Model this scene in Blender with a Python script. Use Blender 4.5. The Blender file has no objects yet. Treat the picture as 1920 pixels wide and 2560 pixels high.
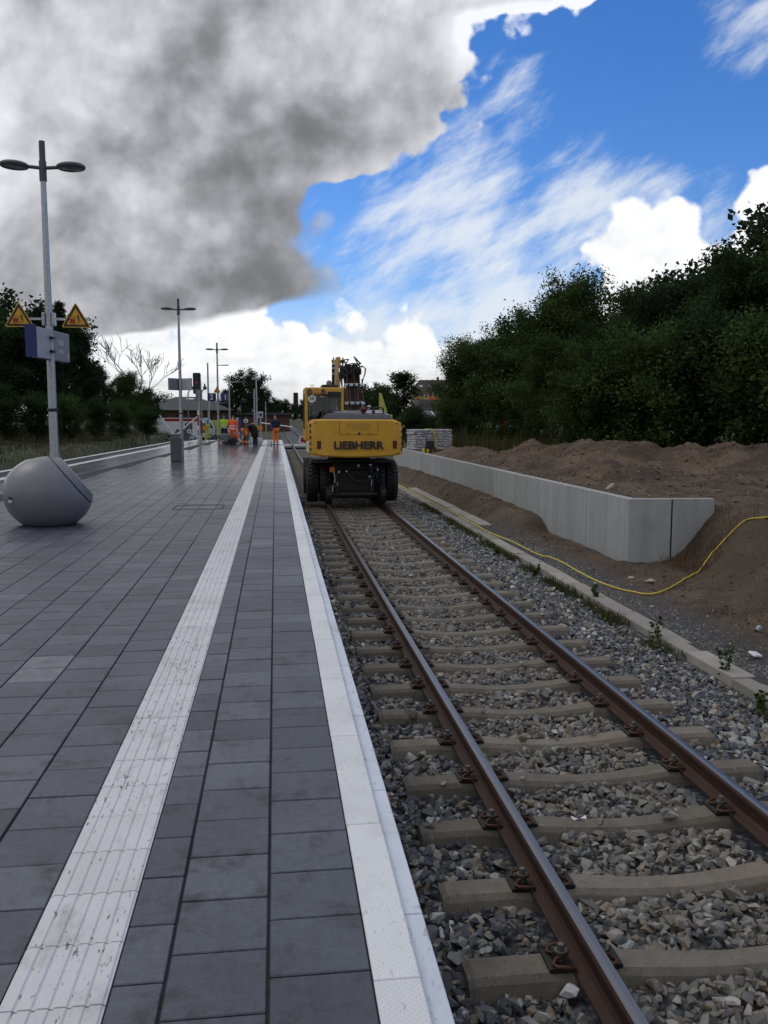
import bpy, bmesh, math, random
import numpy as np
from mathutils import Vector, Matrix, Euler

# ------------------------------------------------------------------ camera, sky, sun, exposure
SC = bpy.context.scene
COL = SC.collection
R = math.radians
CAM_H, YAW, PITCH = 1.67, R(7.08), R(6.29)
FPX = 2180.0                                            # focal length in pixels of the 1920 x 2560 photograph
_f = np.array([math.sin(YAW)*math.cos(PITCH), math.cos(YAW)*math.cos(PITCH), -math.sin(PITCH)])
_r = np.array([math.cos(YAW), -math.sin(YAW), 0.0]); _u = np.cross(_r, _f)
def ray(x, y): return _f + _r*(x-960)/FPX - _u*(y-1280)/FPX
def at(x, y, Y):                                        # point at depth Y seen through a pixel
    d = ray(x, y); t = Y/d[1]; return Vector((d[0]*t, Y, CAM_H + d[2]*t))
def gnd(x, y, z=0.0):
    d = ray(x, y); t = (z-CAM_H)/d[2]; return Vector((d[0]*t, d[1]*t, z))
def azel(x, y):
    d = ray(x, y); return math.atan2(d[0], d[1]), math.asin(d[2]/np.linalg.norm(d))

cam = bpy.data.cameras.new('camera'); cam.sensor_fit = 'VERTICAL'; cam.sensor_height = 24.0
cam.lens = FPX/2560*24.0; cam.clip_start = 0.05; cam.clip_end = 6000
camo = bpy.data.objects.new('camera', cam); COL.objects.link(camo)
camo.location = (0, 0, CAM_H); camo.rotation_euler = (R(90)-PITCH, 0, -YAW)
SC.camera = camo

SUN_EL, SUN_AZ = 48.0, -55.0                            # sun stands behind the big cloud, to the left of the tracks
world = bpy.data.worlds.new('World'); SC.world = world; world.use_nodes = True
def build_world():
    nt = world.node_tree; nt.nodes.clear(); N = nt.nodes; Lk = nt.links
    def node(t, **k):
        n = N.new(t)
        for a, b in k.items(): setattr(n, a, b)
        return n
    def put(sock, v):
        if isinstance(v, bpy.types.NodeSocket): Lk.new(v, sock)
        else: sock.default_value = v
    def m(op, a, b=0.0, c=0.0, clamp=False):
        n = node('ShaderNodeMath', operation=op, use_clamp=clamp)
        put(n.inputs[0], a); put(n.inputs[1], b); put(n.inputs[2], c); return n.outputs[0]
    def vm(op, a, b=(0,0,0), s=None):
        n = node('ShaderNodeVectorMath', operation=op); put(n.inputs[0], a); put(n.inputs[1], b)
        if s is not None: put(n.inputs['Scale'], s)
        return n.outputs[0]
    def sstep(v, lo, hi):
        n = node('ShaderNodeMapRange', interpolation_type='SMOOTHSTEP')
        put(n.inputs[0], v); n.inputs[1].default_value = lo; n.inputs[2].default_value = hi; return n.outputs[0]
    def noise(vec, scale, detail=6, rough=.55, dist=0.0, lac=2.1):
        n = node('ShaderNodeTexNoise'); put(n.inputs['Vector'], vec)
        n.inputs['Scale'].default_value = scale; n.inputs['Detail'].default_value = detail
        n.inputs['Roughness'].default_value = rough; n.inputs['Lacunarity'].default_value = lac
        n.inputs['Distortion'].default_value = dist; return n.outputs['Fac']
    def curve(v, lo, hi, pts, olo, ohi):                # piecewise curve through (v, out) points
        n = node('ShaderNodeFloatCurve'); c = n.mapping.curves[0]
        pts = sorted(pts)
        q = [((a-lo)/(hi-lo), (b-olo)/(ohi-olo)) for a, b in pts]
        while len(c.points) < len(q): c.points.new(.5, .5)
        for p, (a, b) in zip(c.points, q): p.location = (min(max(a, 0), 1), min(max(b, 0), 1)); p.handle_type = 'AUTO_CLAMPED'
        n.mapping.update()
        t = node('ShaderNodeMapRange'); put(t.inputs[0], v); t.inputs[1].default_value = lo; t.inputs[2].default_value = hi
        put(n.inputs[1], t.outputs[0])
        return m('MULTIPLY_ADD', n.outputs[0], ohi-olo, olo)
    def mix(f, a, b):
        n = node('ShaderNodeMix', data_type='RGBA'); put(n.inputs[0], f); put(n.inputs[6], a); put(n.inputs[7], b); return n.outputs[2]
    def rgb(a, k=(1, 1, 1)):                            # scalar luminance times a tint
        n = node('ShaderNodeCombineColor')
        for i in range(3): put(n.inputs[i], m('MULTIPLY', a, k[i]))
        return n.outputs[0]
    D = node('ShaderNodeTexCoord').outputs['Generated']
    sp = node('ShaderNodeSeparateXYZ'); Lk.new(D, sp.inputs[0]); X, Y, Z = sp.outputs
    az = m('ARCTAN2', X, Y); el = m('ARCSINE', Z)
    sky = node('ShaderNodeTexSky'); sky.sky_type = 'NISHITA'; sky.sun_disc = False
    sky.sun_elevation = R(SUN_EL); sky.sun_rotation = R(SUN_AZ)
    sky.air_density = 1.0; sky.dust_density = 0.1; sky.ozone_density = 3.0; sky.altitude = 100
    hs = node('ShaderNodeHueSaturation'); hs.inputs['Saturation'].default_value = 1.28; hs.inputs['Value'].default_value = 1.28
    Lk.new(sky.outputs[0], hs.inputs['Color'])
    tn = node('ShaderNodeMix', data_type='RGBA', blend_type='MULTIPLY'); tn.inputs[0].default_value = 1; Lk.new(hs.outputs[0], tn.inputs[6]); tn.inputs[7].default_value = (.80, .84, 1.06, 1); col = tn.outputs[2]
    def dp(x, y): return azel(x*1.1573, y*1.1573)       # pixels of the half-size view of the photograph
    def blob(x, y, r):
        d = ray(x*1.1573, y*1.1573); d = d/np.linalg.norm(d)
        n = node('ShaderNodeVectorMath', operation='DISTANCE'); Lk.new(D, n.inputs[0]); n.inputs[1].default_value = tuple(d)
        return m('SUBTRACT', r/1912.0, n.outputs['Value'])
    def union(L):
        v = L[0]
        for q in L[1:]:
            n = node('ShaderNodeMath', operation='SMOOTH_MAX'); put(n.inputs[0], v); put(n.inputs[1], q); n.inputs[2].default_value = .012; v = n.outputs[0]
        return v
    # --- high thin cloud, drawn out in streaks that fan up to the right
    def streak(th, su, sv, sc, det, ro):
        u = m('ADD', m('MULTIPLY', az, math.cos(th)*su), m('MULTIPLY', el, math.sin(th)*su)); v = m('ADD', m('MULTIPLY', az, -math.sin(th)*sv), m('MULTIPLY', el, math.cos(th)*sv))
        c = node('ShaderNodeCombineXYZ'); put(c.inputs[0], u); put(c.inputs[1], v)
        w = node('ShaderNodeTexNoise'); put(w.inputs['Vector'], D); w.inputs['Scale'].default_value = 5.0; w.inputs['Detail'].default_value = 4
        q = vm('ADD', c.outputs[0], vm('SCALE', vm('SUBTRACT', w.outputs['Color'], (.5, .5, .5)), s=.10)); return noise(q, sc, det, ro)
    c1 = streak(R(24), 2.2, 9.0, 2.4, 8, .60); c2 = streak(R(48), 3.0, 8.0, 3.0, 7, .62); c3 = noise(D, 7.0, 5, .55)
    cov = union([blob(1000, 640, 330), blob(1230, 500, 190), blob(1420, 440, 120), blob(900, 760, 300)])
    cov = m('MULTIPLY', sstep(cov, -.10, .12), 1.0)
    wisp = union([blob(1130, 265, 60), blob(1060, 360, 60), blob(1590, 60, 70), blob(1120, 200, 70)])
    cov = m('MAXIMUM', cov, m('MULTIPLY', sstep(wisp, -.03, .02), .62))
    cov = m('MAXIMUM', cov, m('MULTIPLY', sstep(az, .7, 1.2), .5))
    cir = m('ADD', m('MULTIPLY', m('SUBTRACT', c1, .5), 1.7), m('ADD', m('MULTIPLY', m('SUBTRACT', c2, .5), 1.0), m('ADD', m('MULTIPLY', m('SUBTRACT', c3, .5), .7), m('MULTIPLY', cov, .62))))
    cirm = m('MULTIPLY', sstep(cir, .20, .90), .85)
    col = mix(cirm, col, (8.2, 8.7, 9.3, 1))
    col = mix(m('MULTIPLY', sstep(el, .16, .01), .75), col, (7.0, 7.6, 8.4, 1))
    # --- shared billow noises; the shifted copies give each billow a lit and a shaded side
    up = (-.5, .15, .85)
    def pair(off, sc, det, ro, sh):
        v = vm('ADD', D, off); a = noise(v, sc, det, ro, .15); c = noise(vm('ADD', v, tuple(k*sh for k in up)), sc, det, ro, .15)
        return a, m('SUBTRACT', a, c)
    wn = node('ShaderNodeTexNoise'); put(wn.inputs['Vector'], D); wn.inputs['Scale'].default_value = 9.0; wn.inputs['Detail'].default_value = 5
    Dw = vm('ADD', D, vm('SCALE', vm('SUBTRACT', wn.outputs['Color'], (.5, .5, .5)), s=.055))
    def vor(v, sc, det, ro):
        n = node('ShaderNodeTexVoronoi', feature='F1'); put(n.inputs['Vector'], v); n.inputs['Scale'].default_value = sc
        n.inputs['Detail'].default_value = det; n.inputs['Roughness'].default_value = ro; n.inputs['Lacunarity'].default_value = 2.2
        return m('SUBTRACT', 1.0, n.outputs['Distance'])
    n1, r1 = pair((0, 0, 0), 6.0, 4, .42, .06)
    n2, r2 = pair((4.1, 2.0, 7.0), 15.0, 5, .47, .022)
    vb = vor(Dw, 15.0, 1.6, .5)                          # rounded billows with creases between them
    n3, r3 = pair((1.1, 8.0, 3.0), 48.0, 5, .52, .007)
    puff = m('ADD', m('ADD', m('MULTIPLY', m('SUBTRACT', n1, .5), .05), m('MULTIPLY', m('SUBTRACT', vb, .06), .095)), m('MULTIPLY', m('SUBTRACT', n3, .5), .038))
    # --- white cumulus standing on the horizon
    tops = [(-3.14, .10), (-1.6, .13), (-.9, .12), (-.55, .14)] + [dp(x, y) for x, y in
            ((190, 690), (400, 668), (520, 680), (620, 690), (720, 722), (830, 708), (920, 722), (985, 760), (1040, 830), (1180, 850), (1300, 800))] + \
           [(.45, .10), (.75, .10), (.95, .14), (1.3, .12), (2.0, .14), (3.14, .10)]
    top = curve(az, -3.1416, 3.1416, tops, 0, .5)
    hd = union([m('SUBTRACT', top, el), blob(1345, 575, 92), blob(1405, 565, 84), blob(1465, 560, 76), blob(1390, 650, 130), blob(1690, 515, 98), blob(1780, 480, 110), blob(2050, 560, 130)])
    hk = m('ADD', hd, m('MULTIPLY', puff, .72))
    hm = sstep(hk, -.003, .012)
    hl = m('SUBTRACT', 10.6, m('MULTIPLY', sstep(hk, .02, .13), 1.9))
    hl = m('ADD', hl, m('ADD', m('MULTIPLY', r1, 6.0), m('ADD', m('MULTIPLY', r2, 6.0), m('ADD', m('MULTIPLY', r3, 2.5), m('MULTIPLY', m('SUBTRACT', vb, .20), 1.8)))))
    low = sstep(el, .13, .03)                           # flat greyish layers near the horizon
    hl = m('SUBTRACT', hl, m('MULTIPLY', low, m('MULTIPLY', sstep(noise(vm('MULTIPLY', D, (1, 1, 5)), 6, 4, .5), .42, .62), 1.9)))
    hl = m('MINIMUM', m('MAXIMUM', hl, 5.0), 10.6)
    col = mix(hm, col, rgb(hl, (.985, .995, 1.02)))
    # --- the big grey cloud: right-hand edge by elevation
    edge = [dp(x, y) for x, y in ((1330, -40), (1240, 0), (1130, 22), (1095, 55), (1095, 110), (1060, 175), (1005, 235), (955, 300), (850, 365), (715, 398), (668, 425), (660, 455), (672, 490),
                                   (655, 525), (696, 570), (722, 600), (704, 636), (590, 664), (470, 690), (400, 712), (250, 726), (60, 740))]
    ed = [(e, z) for z, e in edge] + [(0.0, -.9), (.03, -.85), (.62, .95), (.8, 1.6), (1.05, 2.6), (1.3, 3.1), (1.5708, 3.14)]
    eaz = curve(el, 0, 1.5708, ed, -3.2, 3.2)
    amp = curve(el, 0, .8, [(0, .35), (.16, .50), (.23, .75), (.30, 1.15), (.8, 1.3)], 0, 2)
    bpuff = m('MULTIPLY', amp, m('ADD', m('MULTIPLY', m('SUBTRACT', n1, .5), .09), m('ADD', m('MULTIPLY', m('SUBTRACT', vb, .02), .085), m('MULTIPLY', m('SUBTRACT', n3, .5), .035))))
    dist = m('ADD', m('MULTIPLY', m('SUBTRACT', eaz, az), m('COSINE', el)), bpuff)
    back = m('ADD', m('SUBTRACT', az, 2.3), m('MULTIPLY', puff, 4.0))
    dist = m('MAXIMUM', dist, back)
    soft = sstep(el, .26, .17)                          # the underside frays into rain haze, the crown is crisp
    n_ = node('ShaderNodeMapRange', interpolation_type='SMOOTHSTEP'); put(n_.inputs[0], dist); n_.inputs[1].default_value = -.004
    put(n_.inputs[2], m('MULTIPLY_ADD', soft, .030, .014)); dm = n_.outputs[0]
    vbl = vor(Dw, 6.5, 1.0, .5)
    big = noise(vm('ADD', D, (9.0, 3.0, 1.0)), 3.6, 3, .45, .3)
    mid = noise(vm('ADD', D, (2.0, 5.0, 6.0)), 9.0, 4, .5, .2)
    lum = curve(el, 0, 1.5708, [(0, 3.3), (.10, 2.6), (.16, 1.9), (.24, 2.3), (.32, 3.1), (.40, 4.3), (.50, 4.8), (.7, 4.6), (1.57, 4.2)], 0, 10)
    lum = m('ADD', lum, m('MULTIPLY', sstep(az, -.03, -.42), 1.1))
    rimk = curve(el, 0, .8, [(0, .2), (.15, .1), (.22, .3), (.27, 2.6), (.33, 2.8), (.40, 4.2), (.50, 4.8), (.8, 4.0)], 0, 10)
    lum = m('ADD', lum, m('MULTIPLY', rimk, m('SUBTRACT', 1.0, sstep(dist, .0, .13))))
    lum = m('ADD', lum, m('ADD', m('MULTIPLY', m('SUBTRACT', big, .5), 5.0), m('ADD', m('MULTIPLY', m('SUBTRACT', mid, .5), 1.8), m('MULTIPLY', m('SUBTRACT', vbl, .25), 2.2))))
    lum = m('ADD', lum, m('ADD', m('MULTIPLY', r1, 8.0), m('ADD', m('MULTIPLY', r2, 5.5), m('ADD', m('MULTIPLY', r3, 1.2), m('MULTIPLY', m('SUBTRACT', vb, .05), 1.8)))))
    sm = node('ShaderNodeMath', operation='SMOOTH_MAX'); put(sm.inputs[0], m('MULTIPLY', lum, 1.30)); sm.inputs[1].default_value = 1.9; sm.inputs[2].default_value = 3.2
    lum = m('MINIMUM', sm.outputs[0], 9.8)
    col = mix(dm, col, rgb(lum, (.965, .985, 1.05)))
    bg = node('ShaderNodeBackground'); put(bg.inputs[0], col); bg.inputs[1].default_value = .10
    out = node('ShaderNodeOutputWorld'); Lk.new(bg.outputs[0], out.inputs[0])
    world.cycles.sampling_method = 'MANUAL'; world.cycles.sample_map_resolution = 512
build_world()

sl = bpy.data.lights.new('sun', 'SUN'); sl.energy = 0.5; sl.angle = R(25); sl.color = (1.0, .96, .9)
so = bpy.data.objects.new('sun', sl); COL.objects.link(so)
so.rotation_euler = (R(90-SUN_EL), 0, math.pi - R(SUN_AZ)); so.location = (-20, 10, 40)
vs = SC.view_settings; vs.view_transform = 'Standard'; vs.look = 'None'; vs.exposure = 0.0; vs.gamma = 1.0; vs.use_curve_mapping = False
SC.cycles.max_bounces = 6; SC.cycles.diffuse_bounces = 3; SC.cycles.glossy_bounces = 3; SC.cycles.transmission_bounces = 4
SC.cycles.use_denoising = True

# ------------------------------------------------------------------ helpers
rng = np.random.default_rng(7); random.seed(7)
def prop(o, label=None, cat=None, group=None, kind=None):
    if label: o['label'] = label
    if cat: o['category'] = cat
    if group: o['group'] = group
    if kind: o['kind'] = kind
    return o
def empty(name, loc=(0, 0, 0), rz=0.0, **k):
    o = bpy.data.objects.new(name, None); COL.objects.link(o); o.location = loc; o.rotation_euler = (0, 0, rz)
    o.empty_display_size = .2
    return prop(o, **k)
def inst(name, me, parent=None, loc=(0, 0, 0), rot=(0, 0, 0), scale=(1, 1, 1), **k):
    o = bpy.data.objects.new(name, me); COL.objects.link(o); o.location = loc; o.rotation_euler = rot; o.scale = scale
    o.parent = parent
    return prop(o, **k)
def copy_tree(o, parent=None):
    c = o.copy(); COL.objects.link(c); c.parent = parent
    for ch in list(o.children): copy_tree(ch, c)
    return c
class MB:
    """collects faces; build() links them as one mesh object"""
    def __init__(s): s.v = []; s.f = []; s.mi = []; s.k = 0
    def add(s, vs, fs):
        n = len(s.v); s.v += [tuple(p) for p in vs]; s.f += [tuple(i+n for i in f) for f in fs]; s.mi += [s.k]*len(fs); return s
    def box(s, c, d, rot=None):
        c = Vector(c); h = Vector(d)*.5; M = Euler(rot).to_matrix() if rot else None
        vs = []
        for z in (-1, 1):
            for x, y in ((-1, -1), (1, -1), (1, 1), (-1, 1)):
                p = Vector((x*h.x, y*h.y, z*h.z)); p = M @ p if M else p; vs.append(c+p)
        return s.add(vs, [(3, 2, 1, 0), (4, 5, 6, 7), (0, 1, 5, 4), (1, 2, 6, 5), (2, 3, 7, 6), (3, 0, 4, 7)])
    def bx(s, x0, x1, y0, y1, z0, z1): return s.box(((x0+x1)/2, (y0+y1)/2, (z0+z1)/2), (x1-x0, y1-y0, z1-z0))
    def cyl(s, a, b, r0, r1=None, n=12, caps=True):
        a, b = Vector(a), Vector(b); r1 = r0 if r1 is None else r1
        q = (b-a).to_track_quat('Z', 'Y').to_matrix(); vs = []
        for p, r in ((a, r0), (b, r1)):
            for i in range(n):
                t = 2*math.pi*i/n; vs.append(p + q @ Vector((r*math.cos(t), r*math.sin(t), 0)))
        fs = [(i, (i+1) % n, n+(i+1) % n, n+i) for i in range(n)]
        if caps: fs += [tuple(range(n-1, -1, -1)), tuple(range(n, 2*n))]
        return s.add(vs, fs)
    def tube(s, pts, r, n=8, caps=True):
        pts = [Vector(p) for p in pts]; m = len(pts); rs = r if isinstance(r, (list, tuple)) else [r]*m
        vs = []; up = None
        for i, p in enumerate(pts):
            d = (pts[min(i+1, m-1)]-pts[max(i-1, 0)]).normalized()
            if up is None:
                up = Vector((0, 0, 1)) if abs(d.z) < .9 else Vector((1, 0, 0))
            e = d.cross(up).normalized(); up = e.cross(d).normalized()
            for j in range(n):
                t = 2*math.pi*j/n; vs.append(p + (e*math.cos(t)+up*math.sin(t))*rs[i])
        fs = [(i*n+j, i*n+(j+1) % n, (i+1)*n+(j+1) % n, (i+1)*n+j) for i in range(m-1) for j in range(n)]
        if caps: fs += [tuple(range(n-1, -1, -1)), tuple(range((m-1)*n, m*n))]
        return s.add(vs, fs)
    def lathe(s, prof, c=(0, 0, 0), axis='Z', n=24, close=False):
        c = Vector(c); vs = []
        for r, h in prof:
            for i in range(n):
                t = 2*math.pi*i/n; x, y = r*math.cos(t), r*math.sin(t)
                vs.append(c + (Vector((x, y, h)) if axis == 'Z' else Vector((h, x, y)) if axis == 'X' else Vector((y, h, x))))
        m = len(prof); fs = [(i*n+j, i*n+(j+1) % n, (i+1)*n+(j+1) % n, (i+1)*n+j) for i in range(m-1) for j in range(n)]
        if close: fs += [((m-1)*n+j, (m-1)*n+(j+1) % n, (j+1) % n, j) for j in range(n)]
        else: fs += [tuple(range(n-1, -1, -1)), tuple(range((m-1)*n, m*n))]
        return s.add(vs, fs)
    def prism(s, poly, a, b, axis='Y'):
        """polygon in the plane across `axis`, from a to b along it (axis Y: (x, z); X: (y, z); Z: (x, y))"""
        def P(p, t): return (p[0], t, p[1]) if axis == 'Y' else (t, p[0], p[1]) if axis == 'X' else (p[0], p[1], t)
        n = len(poly); vs = [P(p, a) for p in poly]+[P(p, b) for p in poly]
        return s.add(vs, [(i, (i+1) % n, n+(i+1) % n, n+i) for i in range(n)]+[tuple(range(n-1, -1, -1)), tuple(range(n, 2*n))])
    def grid(s, fn, nu, nv):
        vs = [fn(i/nu, j/nv) for j in range(nv+1) for i in range(nu+1)]
        return s.add(vs, [(j*(nu+1)+i, j*(nu+1)+i+1, (j+1)*(nu+1)+i+1, (j+1)*(nu+1)+i) for j in range(nv) for i in range(nu)])
    def mesh(s, name, mats, smooth=False, bevel=0.0, seg=1, off=(0, 0, 0)):
        me = bpy.data.meshes.new(name)
        me.from_pydata([(p[0]-off[0], p[1]-off[1], p[2]-off[2]) for p in s.v], [], s.f)
        mats = mats if isinstance(mats, (list, tuple)) else [mats]
        for mt in mats: me.materials.append(mt)
        if len(mats) > 1: me.polygons.foreach_set('material_index', s.mi)
        bm = bmesh.new(); bm.from_mesh(me); bmesh.ops.recalc_face_normals(bm, faces=bm.faces)
        if bevel:
            es = [e for e in bm.edges if len(e.link_faces) == 2 and e.calc_face_angle(0) > R(28)]
            bmesh.ops.bevel(bm, geom=es, offset=bevel, segments=seg, profile=.6, affect='EDGES', clamp_overlap=True)
        bm.to_mesh(me); bm.free()
        if smooth:
            me.polygons.foreach_set('use_smooth', [True]*len(me.polygons))
            if smooth != 'all': me.set_sharp_from_angle(angle=R(40))
        me.update(); return me
    def build(s, name, mats, parent=None, smooth=False, bevel=0.0, seg=1, world=False, **k):
        off = parent.matrix_basis.translation if (world and parent) else (0, 0, 0)
        if world and parent and parent.parent: off = off + parent.parent.matrix_basis.translation
        return inst(name, s.mesh(name, mats, smooth, bevel, seg, off), parent, **k)
def single(name, mb, mats, loc, label, cat, group=None, **k):
    """a thing that is one mesh, geometry given in world coordinates, origin at loc"""
    me = mb.mesh(name, mats, off=loc, **k); o = inst(name, me, None, loc); return prop(o, label, cat, group)
def raw_mesh(name, V, F, mats, smooth=False):
    """numpy arrays to mesh; F is (n, 3) or (n, 4)"""
    me = bpy.data.meshes.new(name); V = np.asarray(V, np.float32); F = np.asarray(F, np.int32); k = F.shape[1]
    me.vertices.add(len(V)); me.vertices.foreach_set('co', V.ravel())
    me.loops.add(F.size); me.loops.foreach_set('vertex_index', F.ravel())
    me.polygons.add(len(F)); me.polygons.foreach_set('loop_start', np.arange(0, F.size, k, dtype=np.int32))
    me.polygons.foreach_set('loop_total', np.full(len(F), k, np.int32))
    me.polygons.foreach_set('use_smooth', np.full(len(F), bool(smooth)))
    for m_ in (mats if isinstance(mats, (list, tuple)) else [mats]): me.materials.append(m_)
    me.update(calc_edges=True); me.validate(); return me
def text_mesh(txt, size, mat, extrude=.003, bold=0.0, sx=1.0, align='CENTER'):
    cu = bpy.data.curves.new('t', 'FONT'); cu.body = txt; cu.size = size; cu.extrude = extrude; cu.offset = bold
    cu.align_x = align; cu.align_y = 'CENTER'; cu.resolution_u = 3
    o = bpy.data.objects.new('t', cu); COL.objects.link(o); dg = bpy.context.evaluated_depsgraph_get()
    me = bpy.data.meshes.new_from_object(o.evaluated_get(dg)); bpy.data.objects.remove(o)
    me.materials.clear(); me.materials.append(mat)
    for v in me.vertices: v.co.x *= sx
    return me

# ------------------------------------------------------------------ materials
def mat(name, base, rough=.6, metal=0.0, spec=.5, var=.15, scale=6.0, bump=0.0, bscale=None, dirt=None, dirt_amt=.5, dirt_scale=3.0,
        rand=0.0, coat=0.0, rough_var=0.0, coords='Object', detail=6, stretch=None, streak=None):
    mt = bpy.data.materials.new(name); mt.use_nodes = True; nt = mt.node_tree; N = nt.nodes; L = nt.links
    bs = N['Principled BSDF']; bs.inputs['Roughness'].default_value = rough; bs.inputs['Metallic'].default_value = metal
    bs.inputs['Specular IOR Level'].default_value = spec
    if coat: bs.inputs['Coat Weight'].default_value = coat; bs.inputs['Coat Roughness'].default_value = .15
    tc = N.new('ShaderNodeTexCoord')
    if coords == 'World':
        g = N.new('ShaderNodeNewGeometry'); vec = g.outputs['Position']
    else: vec = tc.outputs[coords]
    if stretch:
        mp = N.new('ShaderNodeMapping'); mp.inputs['Scale'].default_value = stretch; L.new(vec, mp.inputs[0]); vec = mp.outputs[0]
    def noise(sc, d=detail, ro=.6, off=0):
        n = N.new('ShaderNodeTexNoise'); L.new(vec, n.inputs['Vector']); n.inputs['Scale'].default_value = sc; n.inputs['Detail'].default_value = d
        n.inputs['Roughness'].default_value = ro; return n.outputs['Fac']
    def math_(op, a, b, clamp=False):
        n = N.new('ShaderNodeMath'); n.operation = op; n.use_clamp = clamp
        for i, q in enumerate((a, b)):
            if isinstance(q, (int, float)): n.inputs[i].default_value = q
            else: L.new(q, n.inputs[i])
        return n.outputs[0]
    n1 = noise(scale)
    k = math_('MULTIPLY', math_('SUBTRACT', n1, .5), 2*var*1.6)
    if rand:
        oi = N.new('ShaderNodeObjectInfo'); ge = N.new('ShaderNodeNewGeometry')
        rr = math_('FRACT', math_('ADD', oi.outputs['Random'], ge.outputs['Random Per Island']), 0)
        k = math_('ADD', k, math_('MULTIPLY', math_('SUBTRACT', rr, .5), 2*rand))
    k = math_('ADD', k, 1.0)
    mx = N.new('ShaderNodeMix'); mx.data_type = 'RGBA'; mx.blend_type = 'MULTIPLY'; mx.inputs[0].default_value = 1
    mx.inputs[6].default_value = (*base, 1)
    cc = N.new('ShaderNodeCombineColor'); [L.new(k, cc.inputs[i]) for i in range(3)]; L.new(cc.outputs[0], mx.inputs[7])
    col = mx.outputs[2]
    if dirt:
        d = noise(dirt_scale, 8, .65); mr = N.new('ShaderNodeMapRange'); mr.interpolation_type = 'SMOOTHSTEP'
        L.new(d, mr.inputs[0]); mr.inputs[1].default_value = .48; mr.inputs[2].default_value = .72; mr.inputs[4].default_value = dirt_amt
        m2 = N.new('ShaderNodeMix'); m2.data_type = 'RGBA'; L.new(mr.outputs[0], m2.inputs[0]); L.new(col, m2.inputs[6]); m2.inputs[7].default_value = (*dirt, 1); col = m2.outputs[2]
    L.new(col, bs.inputs['Base Color'])
    if rough_var:
        L.new(math_('ADD', math_('MULTIPLY', math_('SUBTRACT', noise(scale*1.7), .5), 2*rough_var), rough, True), bs.inputs['Roughness'])
    if bump:
        b = N.new('ShaderNodeBump'); b.inputs['Strength'].default_value = min(1, bump*10); b.inputs['Distance'].default_value = bump
        L.new(noise(bscale or scale*4, 8, .65), b.inputs['Height']); L.new(b.outputs[0], bs.inputs['Normal'])
    return mt
def flat(name, base, rough=.5, metal=0.0, **k): return mat(name, base, rough, metal, var=k.pop('var', .08), scale=k.pop('scale', 9), **k)
M = {}
M['joint'] = mat('joint_sand', (.018, .018, .02), .9, bump=.002, bscale=300, coords='World', scale=30)
M['concrete'] = mat('concrete', (.30, .30, .29), .8, bump=.002, bscale=60, dirt=(.14, .13, .12), coords='World', scale=2)
M['galv'] = mat('galvanised_steel', (.42, .44, .46), .42, .85, var=.28, scale=22, rough_var=.12)
M['lampgrey'] = flat('lamp_grey_paint', (.075, .078, .085), .45)
M['glassdiff'] = flat('lamp_glass', (.10, .10, .11), .15)
M['black'] = flat('black_paint', (.012, .012, .013), .45)
M['grime'] = mat('grimy_black_steel', (.014, .013, .012), .55, .3, var=.4, scale=14, dirt=(.05, .035, .022), dirt_amt=.6, dirt_scale=7, bump=.002)
M['rubber'] = mat('tyre_rubber', (.016, .016, .016), .75, var=.3, scale=12, dirt=(.05, .045, .038), dirt_amt=.35, dirt_scale=9)
M['yellow'] = mat('yellow_machine_paint', (.58, .315, .024), .38, var=.10, scale=3, dirt=(.30, .18, .02), dirt_amt=.28, dirt_scale=2.5, coat=.1, rough_var=.08)
M['yellowd'] = mat('dirty_yellow_paint', (.36, .22, .04), .5, var=.2, scale=6, dirt=(.20, .13, .05), dirt_amt=.7, dirt_scale=6)
M['paleyellow'] = mat('pale_yellow_paint', (.52, .50, .10), .5, var=.2, scale=8, dirt=(.05, .05, .02), dirt_amt=.7, dirt_scale=12)
M['cream'] = mat('cream_paint', (.62, .58, .44), .5, var=.15, scale=8, dirt=(.2, .15, .08), dirt_amt=.5)
M['hood'] = mat('dark_grey_paint', (.062, .066, .078), .35, var=.15, scale=4, coat=.1)
M['hoodtop'] = mat('lighter_grey_paint', (.14, .15, .17), .4, var=.25, scale=8, dirt=(.3, .3, .3), dirt_amt=.3)  # paler grey than the hood paint, for its top surfaces
M['red'] = flat('red_plastic', (.30, .012, .012), .25)
M['darkred'] = flat('dark_red_lens', (.10, .008, .008), .2)
M['white'] = mat('white_paint', (.72, .72, .72), .5, var=.06, scale=5)
M['chrome'] = flat('chrome_rod', (.7, .7, .72), .18, 1.0)
M['orange'] = flat('orange_paint', (.55, .13, .02), .5)
M['rust'] = mat('rusty_pipe', (.085, .035, .018), .7, .2, var=.5, scale=20, bump=.002)
M['bluewhite'] = mat('pale_blue_clamp', (.42, .50, .58), .5, var=.25, scale=20, dirt=(.05, .05, .05), dirt_amt=.5, dirt_scale=14)
M['signblue'] = flat('sign_blue', (.012, .018, .13), .4)
M['signwhite'] = flat('sign_white', (.75, .75, .75), .4)
M['signyellow'] = flat('sign_yellow', (.62, .33, .01), .4)
M['signblack'] = flat('sign_black', (.02, .015, .01), .5)
M['signgrey'] = mat('sign_back_grey', (.38, .38, .42), .45, var=.08, scale=5)
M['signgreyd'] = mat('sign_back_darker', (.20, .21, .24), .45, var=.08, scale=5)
M['binplastic'] = mat('grey_plastic', (.165, .165, .185), .42, var=.10, scale=2.5, bump=.0008, bscale=140, dirt=(.10, .10, .11), dirt_amt=.35, dirt_scale=2, rough_var=.08)
M['binlid'] = mat('grey_plastic_lid', (.36, .36, .37), .40, var=.12, scale=3, bump=.0006, bscale=140)
M['trash'] = mat('brushed_grey_metal', (.11, .115, .13), .38, .5, var=.12, scale=5)
M['hose'] = mat('yellow_hose', (.62, .47, .03), .45, var=.12, scale=4)
M['wood'] = mat('weathered_wood', (.20, .15, .10), .8, var=.3, scale=12)
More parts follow.
